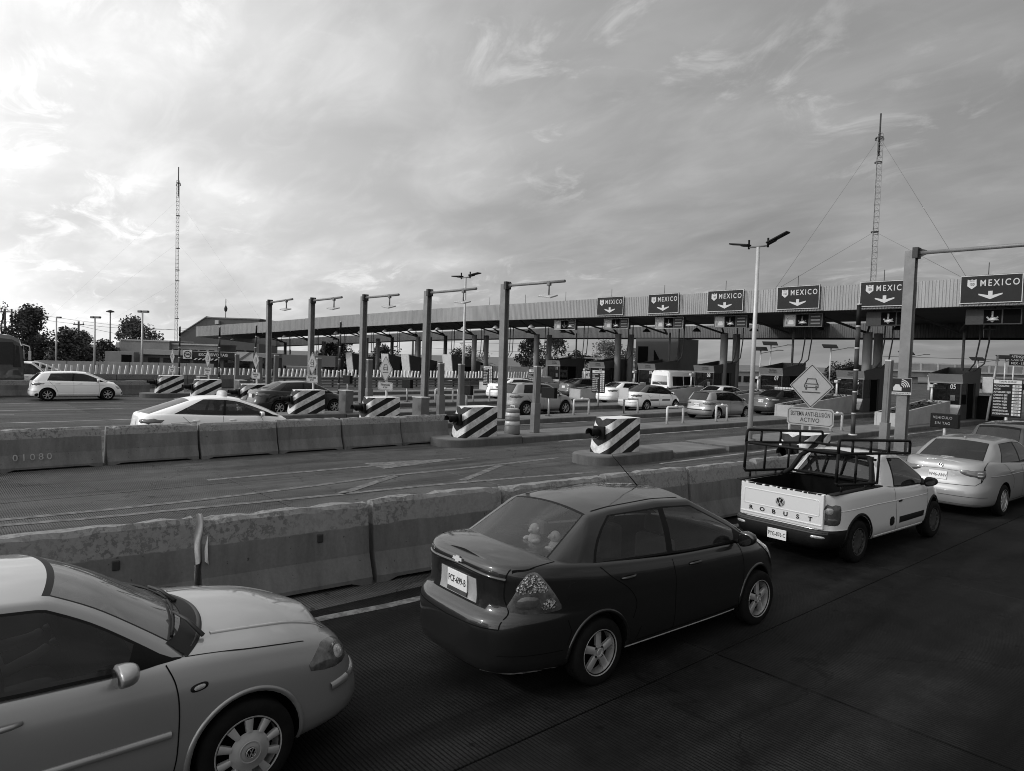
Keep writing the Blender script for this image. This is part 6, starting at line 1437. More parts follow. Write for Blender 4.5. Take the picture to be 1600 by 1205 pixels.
t = thing('high_mast', 'thin high-mast light with a flat crown, left of the flat-roofed building', 'street lamp', (-170, 33.2, 0)); MB().tube([(0, 0, 0), (0, 0, 9.8)], [.2, .12], 8).build('pole', M['mast_metal'], t); MB().lathe([(.1, 9.6), (.85, 9.75), (.75, 9.95), (.1, 10.2)], 12).build('lamp_crown', M['dark_metal'], t)
def lattice(x, y, h, w, lab, guys, bands, steps):
    t = thing('radio_mast', lab, 'radio mast', (x, y, 0), 0, 'guyed lattice radio masts'); cs = [(w*.58*math.cos(a), w*.58*math.sin(a)) for a in (.3, .3+2.094, .3+4.189)]
    for (a, b) in cs: MB().tube([(a, b, 0), (a, b, h*.93)], .045 if x > -100 else .03, 5).build('mast_leg', M['mast_metal'], t)
    m = MB()
    for k in range(steps):
        z0, z1 = h*.93*k/steps, h*.93*(k+1)/steps
        for q in range(3):
            a, b = cs[q], cs[(q+1) % 3]; m.tube([(a[0], a[1], z1), (b[0], b[1], z1)], .022, 4, 0, False); m.tube([(a[0], a[1], z0), (b[0], b[1], z1)], .018, 4, 0, False)
    tag(m.build('lattice_bracing', M['mast_metal'], t), kind='stuff')
    MB().tube([(0, 0, h*.85), (0, 0, h)], .09, 6).build('top_antenna', M['dark_metal'], t)
    for zb in bands: MB().lathe([(w*.68, zb), (w*.68, zb+.12), (w*.58, zb+.12), (w*.58, zb)], 10).build('collar', M['dark_metal'], t)
    for (zz, dx_, dy_, z2) in guys: MB().tube([(0, 0, zz), (dx_, dy_, z2)], .012 if x > -100 else .005, 4).build('guy_wire', M['cable'], t)
    for sg in (-1, 1): MB().tube([(0, 0, h*.90), (sg*.32, sg*.26, h*.905)], .025, 5).lathe([(.09, 0), (.09, .25), (0, .25)], 8, Matrix.Translation((sg*.32, sg*.26, h*.905))).build('aerial_arm', M['dark_metal'], t)
    return t
lattice(-34.3, 84.3, 32.0, .62, 'guyed lattice radio mast rising behind the right half of the canopy', [(29.3, 34.3-22.7, 41.2-84.3, 7.5), (29.3, 34.3-12.0, 41.2-84.3, 7.5), (18.6, 34.3-22.7, 41.2-84.3, 7.5), (18.6, 34.3-12.0, 41.2-84.3, 7.5)], (29.2, 18.5, 26.4), 44)
lattice(-140, 38.3, 36, .55, 'thin guyed lattice radio mast left of the gabled building', [(30, -14, -22, 3), (22, -12, -19, 3), (15, -9, -15, 3), (30, 10, 16, 3), (22, 9, 14, 3)], (33, 27, 21, 15, 8, 17), 44)
def utility(x, y, h, lab, rz=0.5):
    t = thing('utility_pole', lab, 'utility pole', (x, y, 0), rz, 'utility poles'); MB().tube([(0, 0, 0), (0, 0, h)], [.2, .13], 8).build('pole', M['bark'], t); MB().box(-1.0, 1.0, -.08, .08, h-.55, h-.4).build('crossarm', M['dark_metal'], t)
    for q in (-.9, 0, .9): MB().lathe([(.09, 0), (.06, .25), (0, .28)], 8, Matrix.Translation((q, 0, h-.4))).build('insulator', M['light_metal'], t)
UP = [(-116.4, 18.75, 6.0, 'utility pole right of the large tree'), (-136, 11.9, 7.9, 'left one of two utility poles at the left edge'), (-137.5, 12.9, 8.0, 'right one of two utility poles at the left edge'), (-96, 62.5, 6.5, 'utility pole with transformers seen under the canopy'), (-88, 58, 5.4, 'utility pole behind the sparse tree'), (-93, 60, 5.6, 'slimmer utility pole beside the transformer pole')]
for u in UP: utility(*u)
def wire(a, b, sag, lab, r=.022):
    a, b = Vector(a), Vector(b); tag(MB().tube([a.lerp(b, q/12)-Vector((0, 0, sag*4*(q/12)*(1-q/12))) for q in range(13)], r, 4).build('power_line', M['cable']), lab, 'cable', 'overhead power lines')
wire((-136, 11.9, 7.6), (-116.4, 18.75, 5.6), .3, 'overhead line between the left utility poles'); wire((-137, 12.6, 7.9), (-112, 39, 5.4), .8, 'highest overhead line crossing to the gabled building'); wire((-116.4, 18.75, 5.6), (-117, 36, 6.0), .5, 'overhead line from the utility pole to the gable'); wire((-116.4, 18.4, 5.5), (-112, 30, 3.6), .3, 'lower overhead line sloping to the flat roof')
wire((-140, 0, 8.4), (-136, 11.9, 7.5), .2, 'overhead line at the left edge'); wire((-88, 58, 5.0), (-72, 72, 5.2), .3, 'upper overhead line seen under the canopy'); wire((-120, 46, 5.2), (-88, 58, 5.0), .4, 'overhead line left of the sparse tree'); wire((-88, 58, 3.9), (-70, 74, 4.0), .3, 'lower overhead line seen under the canopy')

# ------------------------------------------------------------------ trees
def tree(x, y, h, w, lab, leaf='leaf_dark', n=26, per=100, base=.18, ls=.42, sparse=1.0, seed=0, trunk=.2):
    rnd = random.Random(seed*31+7); t = thing('tree', lab, 'tree', (x, y, 0), rnd.uniform(0, 6))
    tr = MB(); z0 = h*base; cl = []
    tr.tube([(0, 0, -.1), (rnd.uniform(-.2, .2), rnd.uniform(-.2, .2), z0), (rnd.uniform(-.3, .3), rnd.uniform(-.3, .3), h*.62), (0, 0, h*.86)], [trunk, trunk*.75, trunk*.4, trunk*.12], 8)
    for k in range(n):
        a = rnd.uniform(0, 6.28); q = rnd.random(); zz = z0+(h-z0)*q; env = math.sin(math.pi*min(1, .18+q*.80))**.7; r = (w/2)*env*math.sqrt(rnd.random())*rnd.uniform(.8, 1.12)
        c = Vector((r*math.cos(a), r*math.sin(a), zz)); cl.append((c, rnd.uniform(.5, 1.1)*w*.14+.25)); b = Vector((0, 0, max(z0*.7, zz-h*.22)))
        tr.tube([b, b.lerp(c, .5)+Vector((0, 0, .1)), c], [trunk*.28, trunk*.18, .02], 5)
    tr.build('trunk', M['bark'], t); m = MB()
    for c, r in cl:
        for _ in range(int(per*sparse)):
            d = Vector((rnd.gauss(0, 1), rnd.gauss(0, 1), rnd.gauss(0, .8))); d = d.normalized()*r*rnd.random()**.45; p = c+d
            u = Vector((rnd.gauss(0, 1), rnd.gauss(0, 1), rnd.gauss(0, .6))).normalized(); v = u.orthogonal().normalized(); s = ls*rnd.uniform(.5, 1.15)
            m.add([p-u*s*.5, p+v*s*.28, p+u*s*.5, p-v*s*.28], [(0, 1, 2, 3)])
    tag(m.build('crown', M[leaf], t, fix=False), kind='stuff'); return t
tree(-108.6, 12.3, 6.8, 6.0, 'largest dark tree at the far left, behind the coach', n=70, per=110, base=.04, seed=1); tree(-112, 8.2, 5.6, 3.6, 'paler feathery tree left of the largest tree', 'leaf_pale', 20, 46, .1, .3, seed=2); tree(-109.5, 9.4, 7.6, 2.2, 'wispy tall shoots left of the largest tree', 'leaf_pale', 12, 14, .2, .3, seed=22)
tree(-103.3, 15.4, 4.5, 4.2, 'dark tree between the single lamp and the utility pole', n=44, per=90, base=.03, seed=3); tree(-106.6, 17.6, 4.1, 4.4, 'dark tree right of the utility pole', n=40, per=90, base=.05, seed=4); tree(-108.2, 20.3, 3.1, 4.0, 'low dark tree behind the two-headed lamp', n=22, per=60, base=.05, seed=5)
tree(-116.5, 26.2, 6.6, 6.2, 'round dark tree rising behind the flat-roofed building', n=46, per=110, base=.25, seed=6); tree(-101, 7, 3.2, 5, 'low hedge-like tree behind the coach roof', n=22, per=60, base=.04, seed=7)
for k, (x, y, h, w, lab, lf, n, sp) in enumerate([(-92, 48, 4.3, 5.0, 'dark tree seen under the canopy behind the leftmost booths', 'leaf_dark', 24, 1), (-84, 49.6, 3.7, 5.4, 'bushy tree under the canopy left of the third gantry post', 'leaf', 24, 1), (-88, 43.5, 3.5, 4.2, 'dark bush behind the second gantry post', 'leaf_dark', 18, 1),
    (-71.6, 55, 4.4, 4.6, 'sparse tree with open branches left of the street lamp', 'leaf_pale', 22, .22), (-70.2, 64.2, 5.9, 4.4, 'tall dense tree right of the dark canopy column', 'leaf_dark', 26, 1), (-66, 64.6, 5.4, 5.6, 'dense tree above the planter of booth 11', 'leaf', 28, 1), (-66, 69.2, 3.7, 4.5, 'low dense tree behind booth 11', 'leaf_dark', 22, 1),
    (-62.7, 72.8, 5.4, 7.4, 'broad tree behind booths 10 and 11', 'leaf', 32, 1), (-57.5, 77, 4.2, 4.5, 'tree just left of the stair tower', 'leaf_dark', 22, 1), (-49, 111.5, 3.6, 6.0, 'distant tree behind booth 06', 'leaf_dark', 18, 1), (-36.4, 80, 2.3, 3.0, 'small dark tree between booths 06 and 07', 'leaf_dark', 16, 1), (-77, 57, 3.2, 5, 'low dark tree behind the opposite booths', 'leaf_dark', 20, 1)]):
    tree(x, y, h, w, lab, lf, n, 100, .08, .40, sp, 40+k, .16)
def palm(x, y, h, r, lab, seed):
    rnd = random.Random(seed); t = thing('palm', lab, 'palm', (x, y, 0)); MB().tube([(0, 0, 0), (.05, 0, h*.6), (0, 0, h)], [.25, .2, .16], 8).build('trunk', M['bark'], t)
    for k in range(20):
        a = 6.283*k/20+rnd.uniform(-.1, .1); e = rnd.uniform(.1, 1.1); pts = []
        for q in range(7):
            f = q/6; rr = r*f*math.cos(e*(1-f*.4)); pts.append(Vector((rr*math.cos(a), rr*math.sin(a), h+r*f*math.sin(e)-r*.75*f*f)))
        s = Vector((-math.sin(a), math.cos(a), 0)); w = [.05, .16, .2, .2, .16, .1, .02]
        MB().grid([[p-s*w[q]-Vector((0, 0, w[q]*.5)), p, p+s*w[q]-Vector((0, 0, w[q]*.5))] for q, p in enumerate(pts)], 0, True).build('frond', M['leaf'], t, fix=False)
palm(-63.5, 50.5, 1.7, 2.0, 'palm with arching fronds right of the nearest gantry post group', 3); palm(-66.5, 47.5, 1.6, 1.9, 'palm with arching fronds left of the nearest gantry post group', 4); palm(-83.5, 45.2, 2.0, 1.8, 'spiky palm behind the opposite booths', 5)

# ------------------------------------------------------------------ buildings
def winrow(t, x0, x1, y, z0, z1, n, axis='x', sgn=-1):
    for k in range(n):
        a = x0+(x1-x0)*(k+.12)/n; b = x0+(x1-x0)*(k+.88)/n
        if axis == 'x':
            f = MB().box(a, b, y-.06, y+.02, z0, z1).build('window', M['dark_metal'], t); MB().box(a+.06, b-.06, y-.09, y-.055, z0+.06, z1-.06).build('pane', M['win'], f)
        else:
            f = MB().box(y-.02, y+.06, a, b, z0, z1).build('window', M['dark_metal'], t); MB().box(y+.055, y+.09, a+.06, b-.06, z0+.06, z1-.06).build('pane', M['win'], f)
t = thing('office_building', 'flat-roofed grey building behind the picket wall, left of the canopy', 'building', (-103.2, 26.2, 0), R_(49.3))
MB().box(-5.4, 1.2, 0, 7, 0, 3.45).build('wall', M['wall_mid'], t); MB().box(1.2, 7.5, .6, 7, 0, 3.1).build('wing_wall', M['wall_mid'], t); MB().box(-5.5, 1.3, -.1, 7.1, 3.45, 3.62).build('roof_edge', M['wall_light'], t); MB().box(1.3, 7.6, .4, 7.1, 3.1, 3.3).build('wing_roof_edge', M['wall_light'], t)
winrow(t, 1.5, 7.2, .58, 1.2, 2.5, 5); MB().box(-7.2, -5.4, 1, 4, 0, 2.4).build('annex_wall', M['wall_light'], t); MB().bbox(-6.9, -6.4, 1.5, 2, 2.4, 3.2, .05).build('water_tank', M['light_metal'], t)
t = thing('gabled_building', 'dark gabled building with a sloping roof behind the left end of the canopy', 'building', (-117, 36.4, 0), R_(49.3))
MB().prism([(-4.1, 0), (-4.1, 4.9), (0, 7.7), (0, 0)], 'y', 0, 9).build('sloping_wing_wall', M['wall_dark'], t); MB().box(.0, 8.5, .01, 9, 0, 7.55).build('wall', M['wall_dark'], t)
MB().add([(-4.3, -.15, 4.85), (.05, -.15, 7.82), (.05, 9.1, 7.82), (-4.3, 9.1, 4.85), (-4.3, -.15, 4.7), (.05, -.15, 7.67), (.05, 9.1, 7.67), (-4.3, 9.1, 4.7)], [(0, 1, 2, 3), (4, 5, 6, 7), (0, 1, 5, 4), (0, 3, 7, 4)]).build('roof', M['wall_mid'], t); MB().box(0, 8.6, -.1, 9.1, 7.55, 7.72).build('roof_edge', M['wall_mid'], t)
MB().bbox(1.6, 2.2, -.5, -.02, 6.6, 7.2, .04).build('floodlight', M['sign_white'], t); winrow(t, -3.8, 8, 0, 1.2, 2.6, 7)
t = thing('roof_finial', 'thin aerial with a dark bundle on the gabled roof', 'antenna', (-115.1, 38.8, 7.7)); MB().tube([(0, 0, 0), (0, 0, 3.0)], .05, 6).build('rod', M['dark_metal'], t); MB().lathe([(.05, .9), (.22, 1.1), (.28, 1.5), (.1, 1.9), (.05, 2.0)], 8).build('bundle', M['dark_metal'], t); MB().tube([(-.3, 0, 2.5), (.3, 0, 2.5)], .03, 5).build('crossbar', M['dark_metal'], t)
t = thing('toll_office', 'low toll office with an EXCLUSIVO banner behind the diamond signs', 'building', (-80.5, 24.2, 0), R_(49.3))
MB().box(-6, 8, 0, 4, 0, 1.9).build('wall', M['wall_dark'], t); MB().box(-6.1, 8.1, -.5, 4.1, 1.9, 2.4).build('roof_edge', M['wall_mid'], t); winrow(t, -5.6, 7.6, 0, .7, 1.6, 8)
p = MB().box(-1.3, -.35, -.60, -.52, 1.55, 2.5).build('emblem_panel', M['sign_white'], t); MB().lathe([(.40, 0), (.40, .02), (.32, .02), (.32, 0)], 20, Matrix.Translation((-.82, -.62, 2.02)) @ Matrix.Rotation(R_(90), 4, 'X')).build('ring', M['sign_dark'], p); text_mb('24h', .32, .002, .01).xf(face_minus_y(-.82, -.62, 2.02)).build('lettering', M['sign_dark'], p, fix=False)
b = MB().box(-.3, 4.2, -.58, -.52, 1.72, 2.36).build('banner', M['sign_dark'], t); text_mb('EXCLUSIVO TAG', .42, .002, .008).xf(face_minus_y(1.95, -.60, 2.04)).build('lettering', M['sign_white'], b, fix=False)
for k in range(6): MB().prism([(-.2+.45*k, 1.45), (0+.45*k, 1.45), (.25+.45*k, 1.65), (.05+.45*k, 1.65)], 'y', -.56, -.52).build('hazard_stripe', M['sign_white'], t)
a = MB().box(4.6, 6.4, -.9, -.8, 1.5, 2.5).build('awning', M['wall_light'], t); MB().prism([(4.6, 1.5), (5.0, 1.5), (6.4, 2.5), (6.0, 2.5)], 'y', -.93, -.9).build('awning_stripe', M['wall_dark'], t)
t = thing('dark_shelter', 'dark metal-roofed shelter left of the leftmost gantry post', 'building', (-71, 30.8, 0), R_(49.3)); MB().box(-1, 4.6, 0, 2.4, 1.2, 2.35).build('roof', M['wall_dark'], t)
for x in (-.9, 4.5): MB().box(x-.08, x+.08, .1, .26, 0, 1.2).build('post', M['dark_metal'], t)
# opposite-direction booths: pale slanted backs, dark sloping sides
for k, (x, y, s) in enumerate(((-88.8, 42.2, .9), (-81.0, 43, 1), (-72.1, 43, 1), (-68.0, 43.2, 1), (-59.6, 43, 1.05))):
    t = thing('opposite_booth', 'reverse-facing toll booth with pale slanted back, ' + ['leftmost one seen', 'second from the left', 'behind the tallest of the slim poles', 'between two gantry posts', 'just left of the street lamp'][k], 'toll booth', (x, y, 0), R_(0), 'toll booths of the opposite carriageway')
    MB().prism([(0, .2), (-.35, 2.75*s), (3.6, 2.1*s), (3.4, .2)], 'x', -.75, .75).build('wall', M['booth_dark'], t); MB().add([(-.80, -.03, .2), (.80, -.03, .2), (.80, -.40, 2.78*s), (-.80, -.40, 2.78*s), (-.8, .06, .2), (.8, .06, .2), (.8, -.3, 2.78*s), (-.8, -.3, 2.78*s)], [(0, 1, 2, 3), (4, 5, 6, 7), (0, 1, 5, 4), (1, 2, 6, 5), (2, 3, 7, 6), (3, 0, 4, 7)]).build('back_panel', M['booth_white'], t); MB().box(.75, .78, 1.3, 2.3, 1.0, 1.7).build('window', M['matt_black'], t)
for k, (x, y, z0, z1, L_) in enumerate(((-52.9, 49.2, 0, 1.75, 13),)):
    t = thing('perimeter_wall', 'long pale wall behind the palms, left of booth 11', 'wall', (-63.5, 49.0, 0), R_(49.3))
    for q in range(6): MB().box(2.2*q+.02, 2.2*q+2.16, 0, .2, 0, 1.8).build('wall_panel', M['wall_light'], t)
# picket wall of the opposite carriageway
t = thing('picket_wall', 'low wall carrying a row of white leaning pickets', 'wall', (-52.0, 0, 0))
for k in range(10):
    y0 = 5.5+1.0*0+2.2*k-6
    if y0 < 18: MB().box(-.25, .25, y0+.015, y0+2.185, 0, .90).build('wall_block', M['barrier_left'], t)
for k in range(16): 
    y0 = 16+2.0*k
    MB().box(-.07, .07, y0-.07, y0+.07, 0, .74).build('rail_post', M['dark_metal'], t)
    for z in (.12, .34, .56): MB().box(.08, .14, y0+.01, y0+1.99, z, z+.14).build('guard_rail', M['grey_metal'], t)
    MB().box(-.2, .2, y0+.005, y0+1.995, .70, .80).build('coping', M['wall_mid'], t)
pm = None
for k in range(140):
    y = .5+.34*k; z = .90 if y < 16 else .80; rnd = random.Random(k)
    m = MB().box(-.06, .06, -.05, .05, 0, .60) if pm is None else None
    if pm is None: pm = m.mesh('picket', M['white_paint'])
    o = bpy.data.objects.new('picket', pm); COL.objects.link(o); o.parent = t; o.location = (0, y, z); o.rotation_euler = (R_(-7+rnd.uniform(-4, 3)), R_(rnd.uniform(-3, 3)), 0); o.scale = (1, 1, rnd.uniform(.92, 1.06))
t = thing('outer_wall', 'pale low wall beyond the picket wall at the left', 'wall', (-78, 9, 0), R_(82))
for k in range(6): MB().box(2.6*k+.02, 2.6*k+2.56, 0, .2, 0, 1.15).build('wall_panel', M['wall_light'], t)
t = thing('kiosk', 'small flat kiosk with a dark doorway under the low tree', 'building', (-84, 17.3, 0), R_(60)); MB().box(-1.4, 1.4, 0, 2, 0, 2.1).build('wall', M['wall_mid'], t); MB().box(.2, 1.2, -.05, 0, 0, 1.8).build('door', M['matt_black'], t)
t = thing('roadside_banner', 'small white banner left of the flat-roofed building', 'sign', (-86, 20.8, 0), R_(49)); MB().box(-.75, .75, 0, .05, 1.45, 1.95).build('panel', M['sign_white'], t); MB().tube([(0, .05, 0), (0, .05, 1.5)], .05, 6).build('post', M['dark_metal'], t)
# right-hand distance: overpass, low sheds, solar lamps, gantry board
t = thing('overpass', 'road overpass with a panelled parapet behind booths 05 and 06', 'bridge', (-48, 169.5, 0), R_(49.1))
MB().box(-18, 70, 0, 9, 1.35, 2.5).build('deck', M['wall_mid'], t); MB().box(-18.5, 70.5, -.6, 9.6, 2.5, 2.75).build('deck_edge', M['wall_light'], t)
for k in range(24): MB().box(-18+3.6*k+.25, -18+3.6*k+3.4, -.3, -.15, 2.8, 4.2).build('parapet_panel', M['wall_mid'], t); MB().box(-18+3.6*k-.15, -18+3.6*k+.2, -.4, -.05, 2.75, 4.35).build('parapet_post', M['wall_light'], t)
MB().box(-18, 70, -.32, -.12, 4.25, 4.4).build('top_rail', M['wall_light'], t)
for k in range(5): MB().box(-12+16*k, -10.5+16*k, 1, 8, 0, 1.4).build('pier', M['wall_mid'], t)
MB().tube([(-18, 4, 5.6), (70, 4, 5.6)], .05, 5).build('hand_rail', M['dark_metal'], t)
def shed(x, y, w, d, h, lab, m, n, rz=49.3):
    t = thing('low_building', lab, 'building', (x, y, 0), R_(rz)); MB().box(0, w, 0, d, 0, h).build('wall', M[m], t); MB().box(-.15, w+.15, -.2, d, h, h+.18).build('roof_edge', M['wall_mid'], t); winrow(t, .4, w-.4, 0, h*.3, h*.72, n); return t
shed(-58.5, 70.5, 6, 5, 2.1, 'low pale building right of the stair tower, behind booth 09', 'wall_light', 4); shed(-52, 79.5, 7, 5, 1.9, 'low grey building seen between booths 08 and 07', 'wall_mid', 5); shed(-45, 89, 9, 5, 1.8, 'low shed seen between booths 07 and 06', 'wall_light', 6); shed(-32.5, 108, 14, 6, 2.0, 'long pale shed behind booth 05', 'wall_light', 9); shed(-22, 122, 16, 6, 2.4, 'long shed at the right edge behind the tariff board', 'wall_mid', 10)
for (x, y, h, lab) in ((-39.3, 69.3, 4.6, 'solar street lamp, left of a close pair, right of the tall street lamp'), (-38.6, 70.1, 5.2, 'solar street lamp, right and taller of a close pair'), (-34.4, 75, 5.1, 'solar street lamp above booth 06 planter'), (-30, 84, 4.7, 'solar street lamp between the steel post and booth 06'), (-26.5, 96, 4.4, 'solar street lamp behind booth 05'), (-22.8, 92, 4.6, 'solar street lamp above the large tariff board')):
    t = thing('solar_lamp', lab, 'street lamp', (x, y, 0), R_(40), 'solar street lamps'); MB().tube([(0, 0, 0), (0, 0, h)], .07, 8).build('pole', M['light_metal'], t); MB().box(-.75, .75, -.45, .45, -.03, .03).xf(Matrix.Translation((-.1, 0, h)) @ Matrix.Rotation(R_(25), 4, 'X')).build('solar_panel', M['black'], t); MB().tube([(0, 0, h-.5), (1.8, 0, h-.1)], .035, 6).bbox(1.6, 2.3, -.1, .1, h-.15, h-.05, .02).build('lamp_arm', M['grey_metal'], t)
t = thing('roadside_board', 'lettered roadside board on two posts at the right edge', 'sign', (-27.0, 113.8, 0), R_(40))
for x in (-.2, 2.6): MB().tube([(x, .1, 0), (x, .1, 4.2)], .09, 8).build('post', M['light_metal'], t)
MB().box(-.8, 3.4, 0, .1, 3.9, 5.4).build('panel', M['sign_dark'], t)
for k, s in enumerate(('ATENCION', 'CASETA', 'MEX - 150')): text_mb(s, .42, .002, .006, 'LEFT').xf(face_minus_y(-.6, -.02, 5.08-.45*k)).build('lettering', M['sign_white'], t, fix=False)
t = thing('service_cabinet', 'pale round-cornered cabinet on a pole right of booth 05', 'cabinet', (-11.75, 44.6, .2)); MB().tube([(0, 0, 0), (0.35, 0, 3.6)], .06, 8).build('post', M['light_metal'], t); MB().bbox(-.25, .35, -.3, 0, 1.5, 2.4, .06).build('housing', M['light_metal'], t)
t = thing('crash_barrel', 'dark barrel-shaped cushion at the rear of booth 05', 'barrel', (-12.2, 46.4, .2)); MB().lathe([(.75, 0), (.82, .4), (.78, 1.2), (.7, 1.3), (0, 1.32)], 24).build('drum', M['rubber'], t)
t = thing('far_gantry', 'white height-limit frame seen between the trees under the canopy', 'gantry', (-62, 60, 0), R_(49.3))
for x in (0, 6.5): MB().box(x-.1, x+.1, 0, .2, 0, 3.3).build('post', M['light_metal'], t)
MB().box(0, 6.5, .05, .15, 3.0, 3.12).build('cross_beam', M['light_metal'], t)
# ------------------------------------------------------------------ the other traffic
def pz(*pts): return list(pts)
def sedan_P(paint_m, l=4.5, w=.875, h=1.46, wb=2.62, **kw):
    xf = wb/2+(l-wb)*.44; xr = -(l-xf); k = h/1.46
    P = dict(paint=paint_m, xr=xr, xf=xf, W=w, R=.31, arch=.35, wx=(-wb/2, wb/2), n=60, nr=5, nf=3.5, zb=.2, cabin=(-1.4, 1.05), glass=M['win_dark'], rim='multi', ghsub=5,
        top=[(xr-.05, 1.02), (xr+.3, 1.05), (-1.6, 1.06), (-1.2, 1.04), (0, .98), (.9, .955), (1.25, .92), (1.7, .84), (xf-.2, .74), (xf, .64)], crown=[(-2.4, .02), (-1.6, .05), (0, .04), (1.2, .06), (2.3, .05)],
        gh=[ghk(-1.72, 1.045, .66, -1.72, 1.055, .64, -1.86, 1.10, 'B', 'K', lin=True), ghk(-1.48, 1.04, .74, -1.08, 1.37*k, .55, -1.1, 1.41*k, 'B', 'R', sub=3), ghk(-1.3, 1.035, .77, -.84, 1.40*k, .56, -.86, 1.44*k, 'G1', 'R'), ghk(-.22, .99, .79, -.16, 1.42*k, .57, -.16, 1.46*k, 'T', 'R', sub=1), ghk(-.14, .985, .79, -.08, 1.418*k, .57, -.08, 1.458*k, 'G2', 'R'), ghk(.28, .97, .79, .36, 1.375*k, .57, .44, 1.42*k, 'G2', 'W'), ghk(.88, .95, .78, .96, 1.12, .665, 1.08, 1.16, 'T', 'W', sub=4), ghk(1.28, .92, .71, 1.30, .935, .70, 1.48, .965, 'B', 'W')])
    P.update(kw); P['type'] = 'sedan'; return P
def hatch_P(paint_m, l=4.05, w=.86, h=1.45, wb=2.58, **kw):
    xf = wb/2+(l-wb)*.54; xr = -(l-xf); k = h/1.45
    P = dict(paint=paint_m, xr=xr, xf=xf, W=w, R=.31, arch=.355, wx=(-wb/2, wb/2), n=70, nr=5, nf=3.3, zb=.2, cabin=(xr+.2, 1.0), glass=M['win_dark'], rim='multi', ghsub=6,
        lv=[(0,.14,.14,.16),(.03,.07,.05,.06),(.09,.035,.01,.01),(.2,.012,0,0),(.34,0,0,0),(.45,0,.02,.02),(.50,.0,.05,.04),(.6,.0,.06,.07),(.72,.006,.07,.11),(.83,.02,.08,.17),(.92,.04,.09,.24),(.97,.058,.10,.29),(1,.09,.12,.36)],
        top=[(xr-.05, .99), (xr+.4, 1.0), (-1.0, .99), (0, .965), (.9, .94), (1.2, .91), (1.6, .84), (xf-.2, .74), (xf, .63)], crown=[(-2.4, .01), (0, .03), (1.2, .06), (2.3, .05)],
        gh=[ghk(xr+.13, .98, .60, xr+.13, .99, .58, xr+.07, 1.0, 'B', 'K', sub=5, lin=True), ghk(xr+.30, .985, .70, xr+.42, 1.30*k, .53, xr+.36, 1.33*k, 'B', 'T', sub=1, lin=True), ghk(xr+.40, .985, .715, xr+.48, 1.34*k, .53, xr+.44, 1.38*k, 'B', 'R', sub=3), ghk(xr+.66, .985, .75, xr+.86, 1.385*k, .545, xr+.86, 1.425*k, 'G1', 'R'), ghk(-.28, .965, .775, -.2, 1.41*k, .56, -.2, 1.45*k, 'T', 'R', sub=1), ghk(-.2, .963, .775, -.12, 1.408*k, .56, -.12, 1.449*k, 'G2', 'R'), ghk(.26, .955, .775, .34, 1.36*k, .56, .42, 1.405*k, 'G2', 'W'), ghk(.84, .94, .765, .94, 1.10, .66, 1.06, 1.14, 'T', 'W', sub=4), ghk(1.22, .91, .69, 1.24, .92, .68, 1.42, .95, 'B', 'W')])
    P.update(kw); P['type'] = 'hatch'; return P
class Generic(Car):
    def details(s):
        P = s.P; W = P['W']; xr, xf = P['xr'], P['xf']; zt = pchip(P['top']); zr = zt(xr+.15); ty = P['type']
        zz = zr-.17
        s.patch('tail_lamp', [(W-.06-.38, zz-.05), (W-.07, zz-.09), (W-.06, zz+.08), (W-.36, zz+.06)], 'B', M['lamp_red'], .003, .01, True, 1, 4)
        s.patch('tail_lamp', [(-.7071*(abs(xr)+W)+.16, zz-.10), (-.7071*(abs(xr)+W)+.42, zz-.03), (-.7071*(abs(xr)+W)+.40, zz+.06), (-.7071*(abs(xr)+W)+.18, zz+.08)], 'RB', M['lamp_red'], .003, .012, True, 1, 4)
        u0 = .7071*(xf-W)
        s.patch('headlight', [(u0-.10, .57), (u0+.14, .57), (u0+.17, .64), (u0+.03, .72), (u0-.16, .73)], 'RF', M['lamp_clear'], .003, .012, True, 1, 4)
        s.patch('grille', [(-.34, .46), (.34, .46), (.38, .60), (-.38, .60)], 'F', M['black'], .004, .004, False, 1, 3)
        if P.get('plate', True): s.plate(P.get('ptext', ''), 'B', 0, P.get('pz', zz-.06))
        s.line('shut_line', [[(-.2, .96), (-.2, .30)], spline2([(.86, .93), (.92, .75), (.9, .45), (.86, .3)]), [(P['wx'][0]+.42, .46), (P['wx'][0]+.30, .72), (P['wx'][0]+.05, .98)], [(P['wx'][0]+.45, .28), (.86, .28)]], 'R', .009, mirror=True)
        s.line('bumper_line', [[(-W+.12, .48), (W-.12, .48)]], 'B', .012, M['black'])
        s.line('bumper_lip', [[(-W+.18, .26), (W-.18, .26)]], 'B', .07, M['black'], .004)
        s.line('sill_strip', [[(P['wx'][0]+.4, .225), (P['wx'][1]-.4, .225)]], 'R', .03, M['black'], .003, mirror=True)
        s.handle(-1.02 if ty == 'sedan' else -.98, .86, s.paint); s.handle(-.04, .85, s.paint)
        s.mirror(.80, W+.08, 1.0, P.get('mirror_mat', s.paint))
        s.seats([(-.9, (-.34, .34), 1.14), (0, (-.34, .34), 1.2)])
white = lambda n: paint(n, .84, 0, .34, .14)
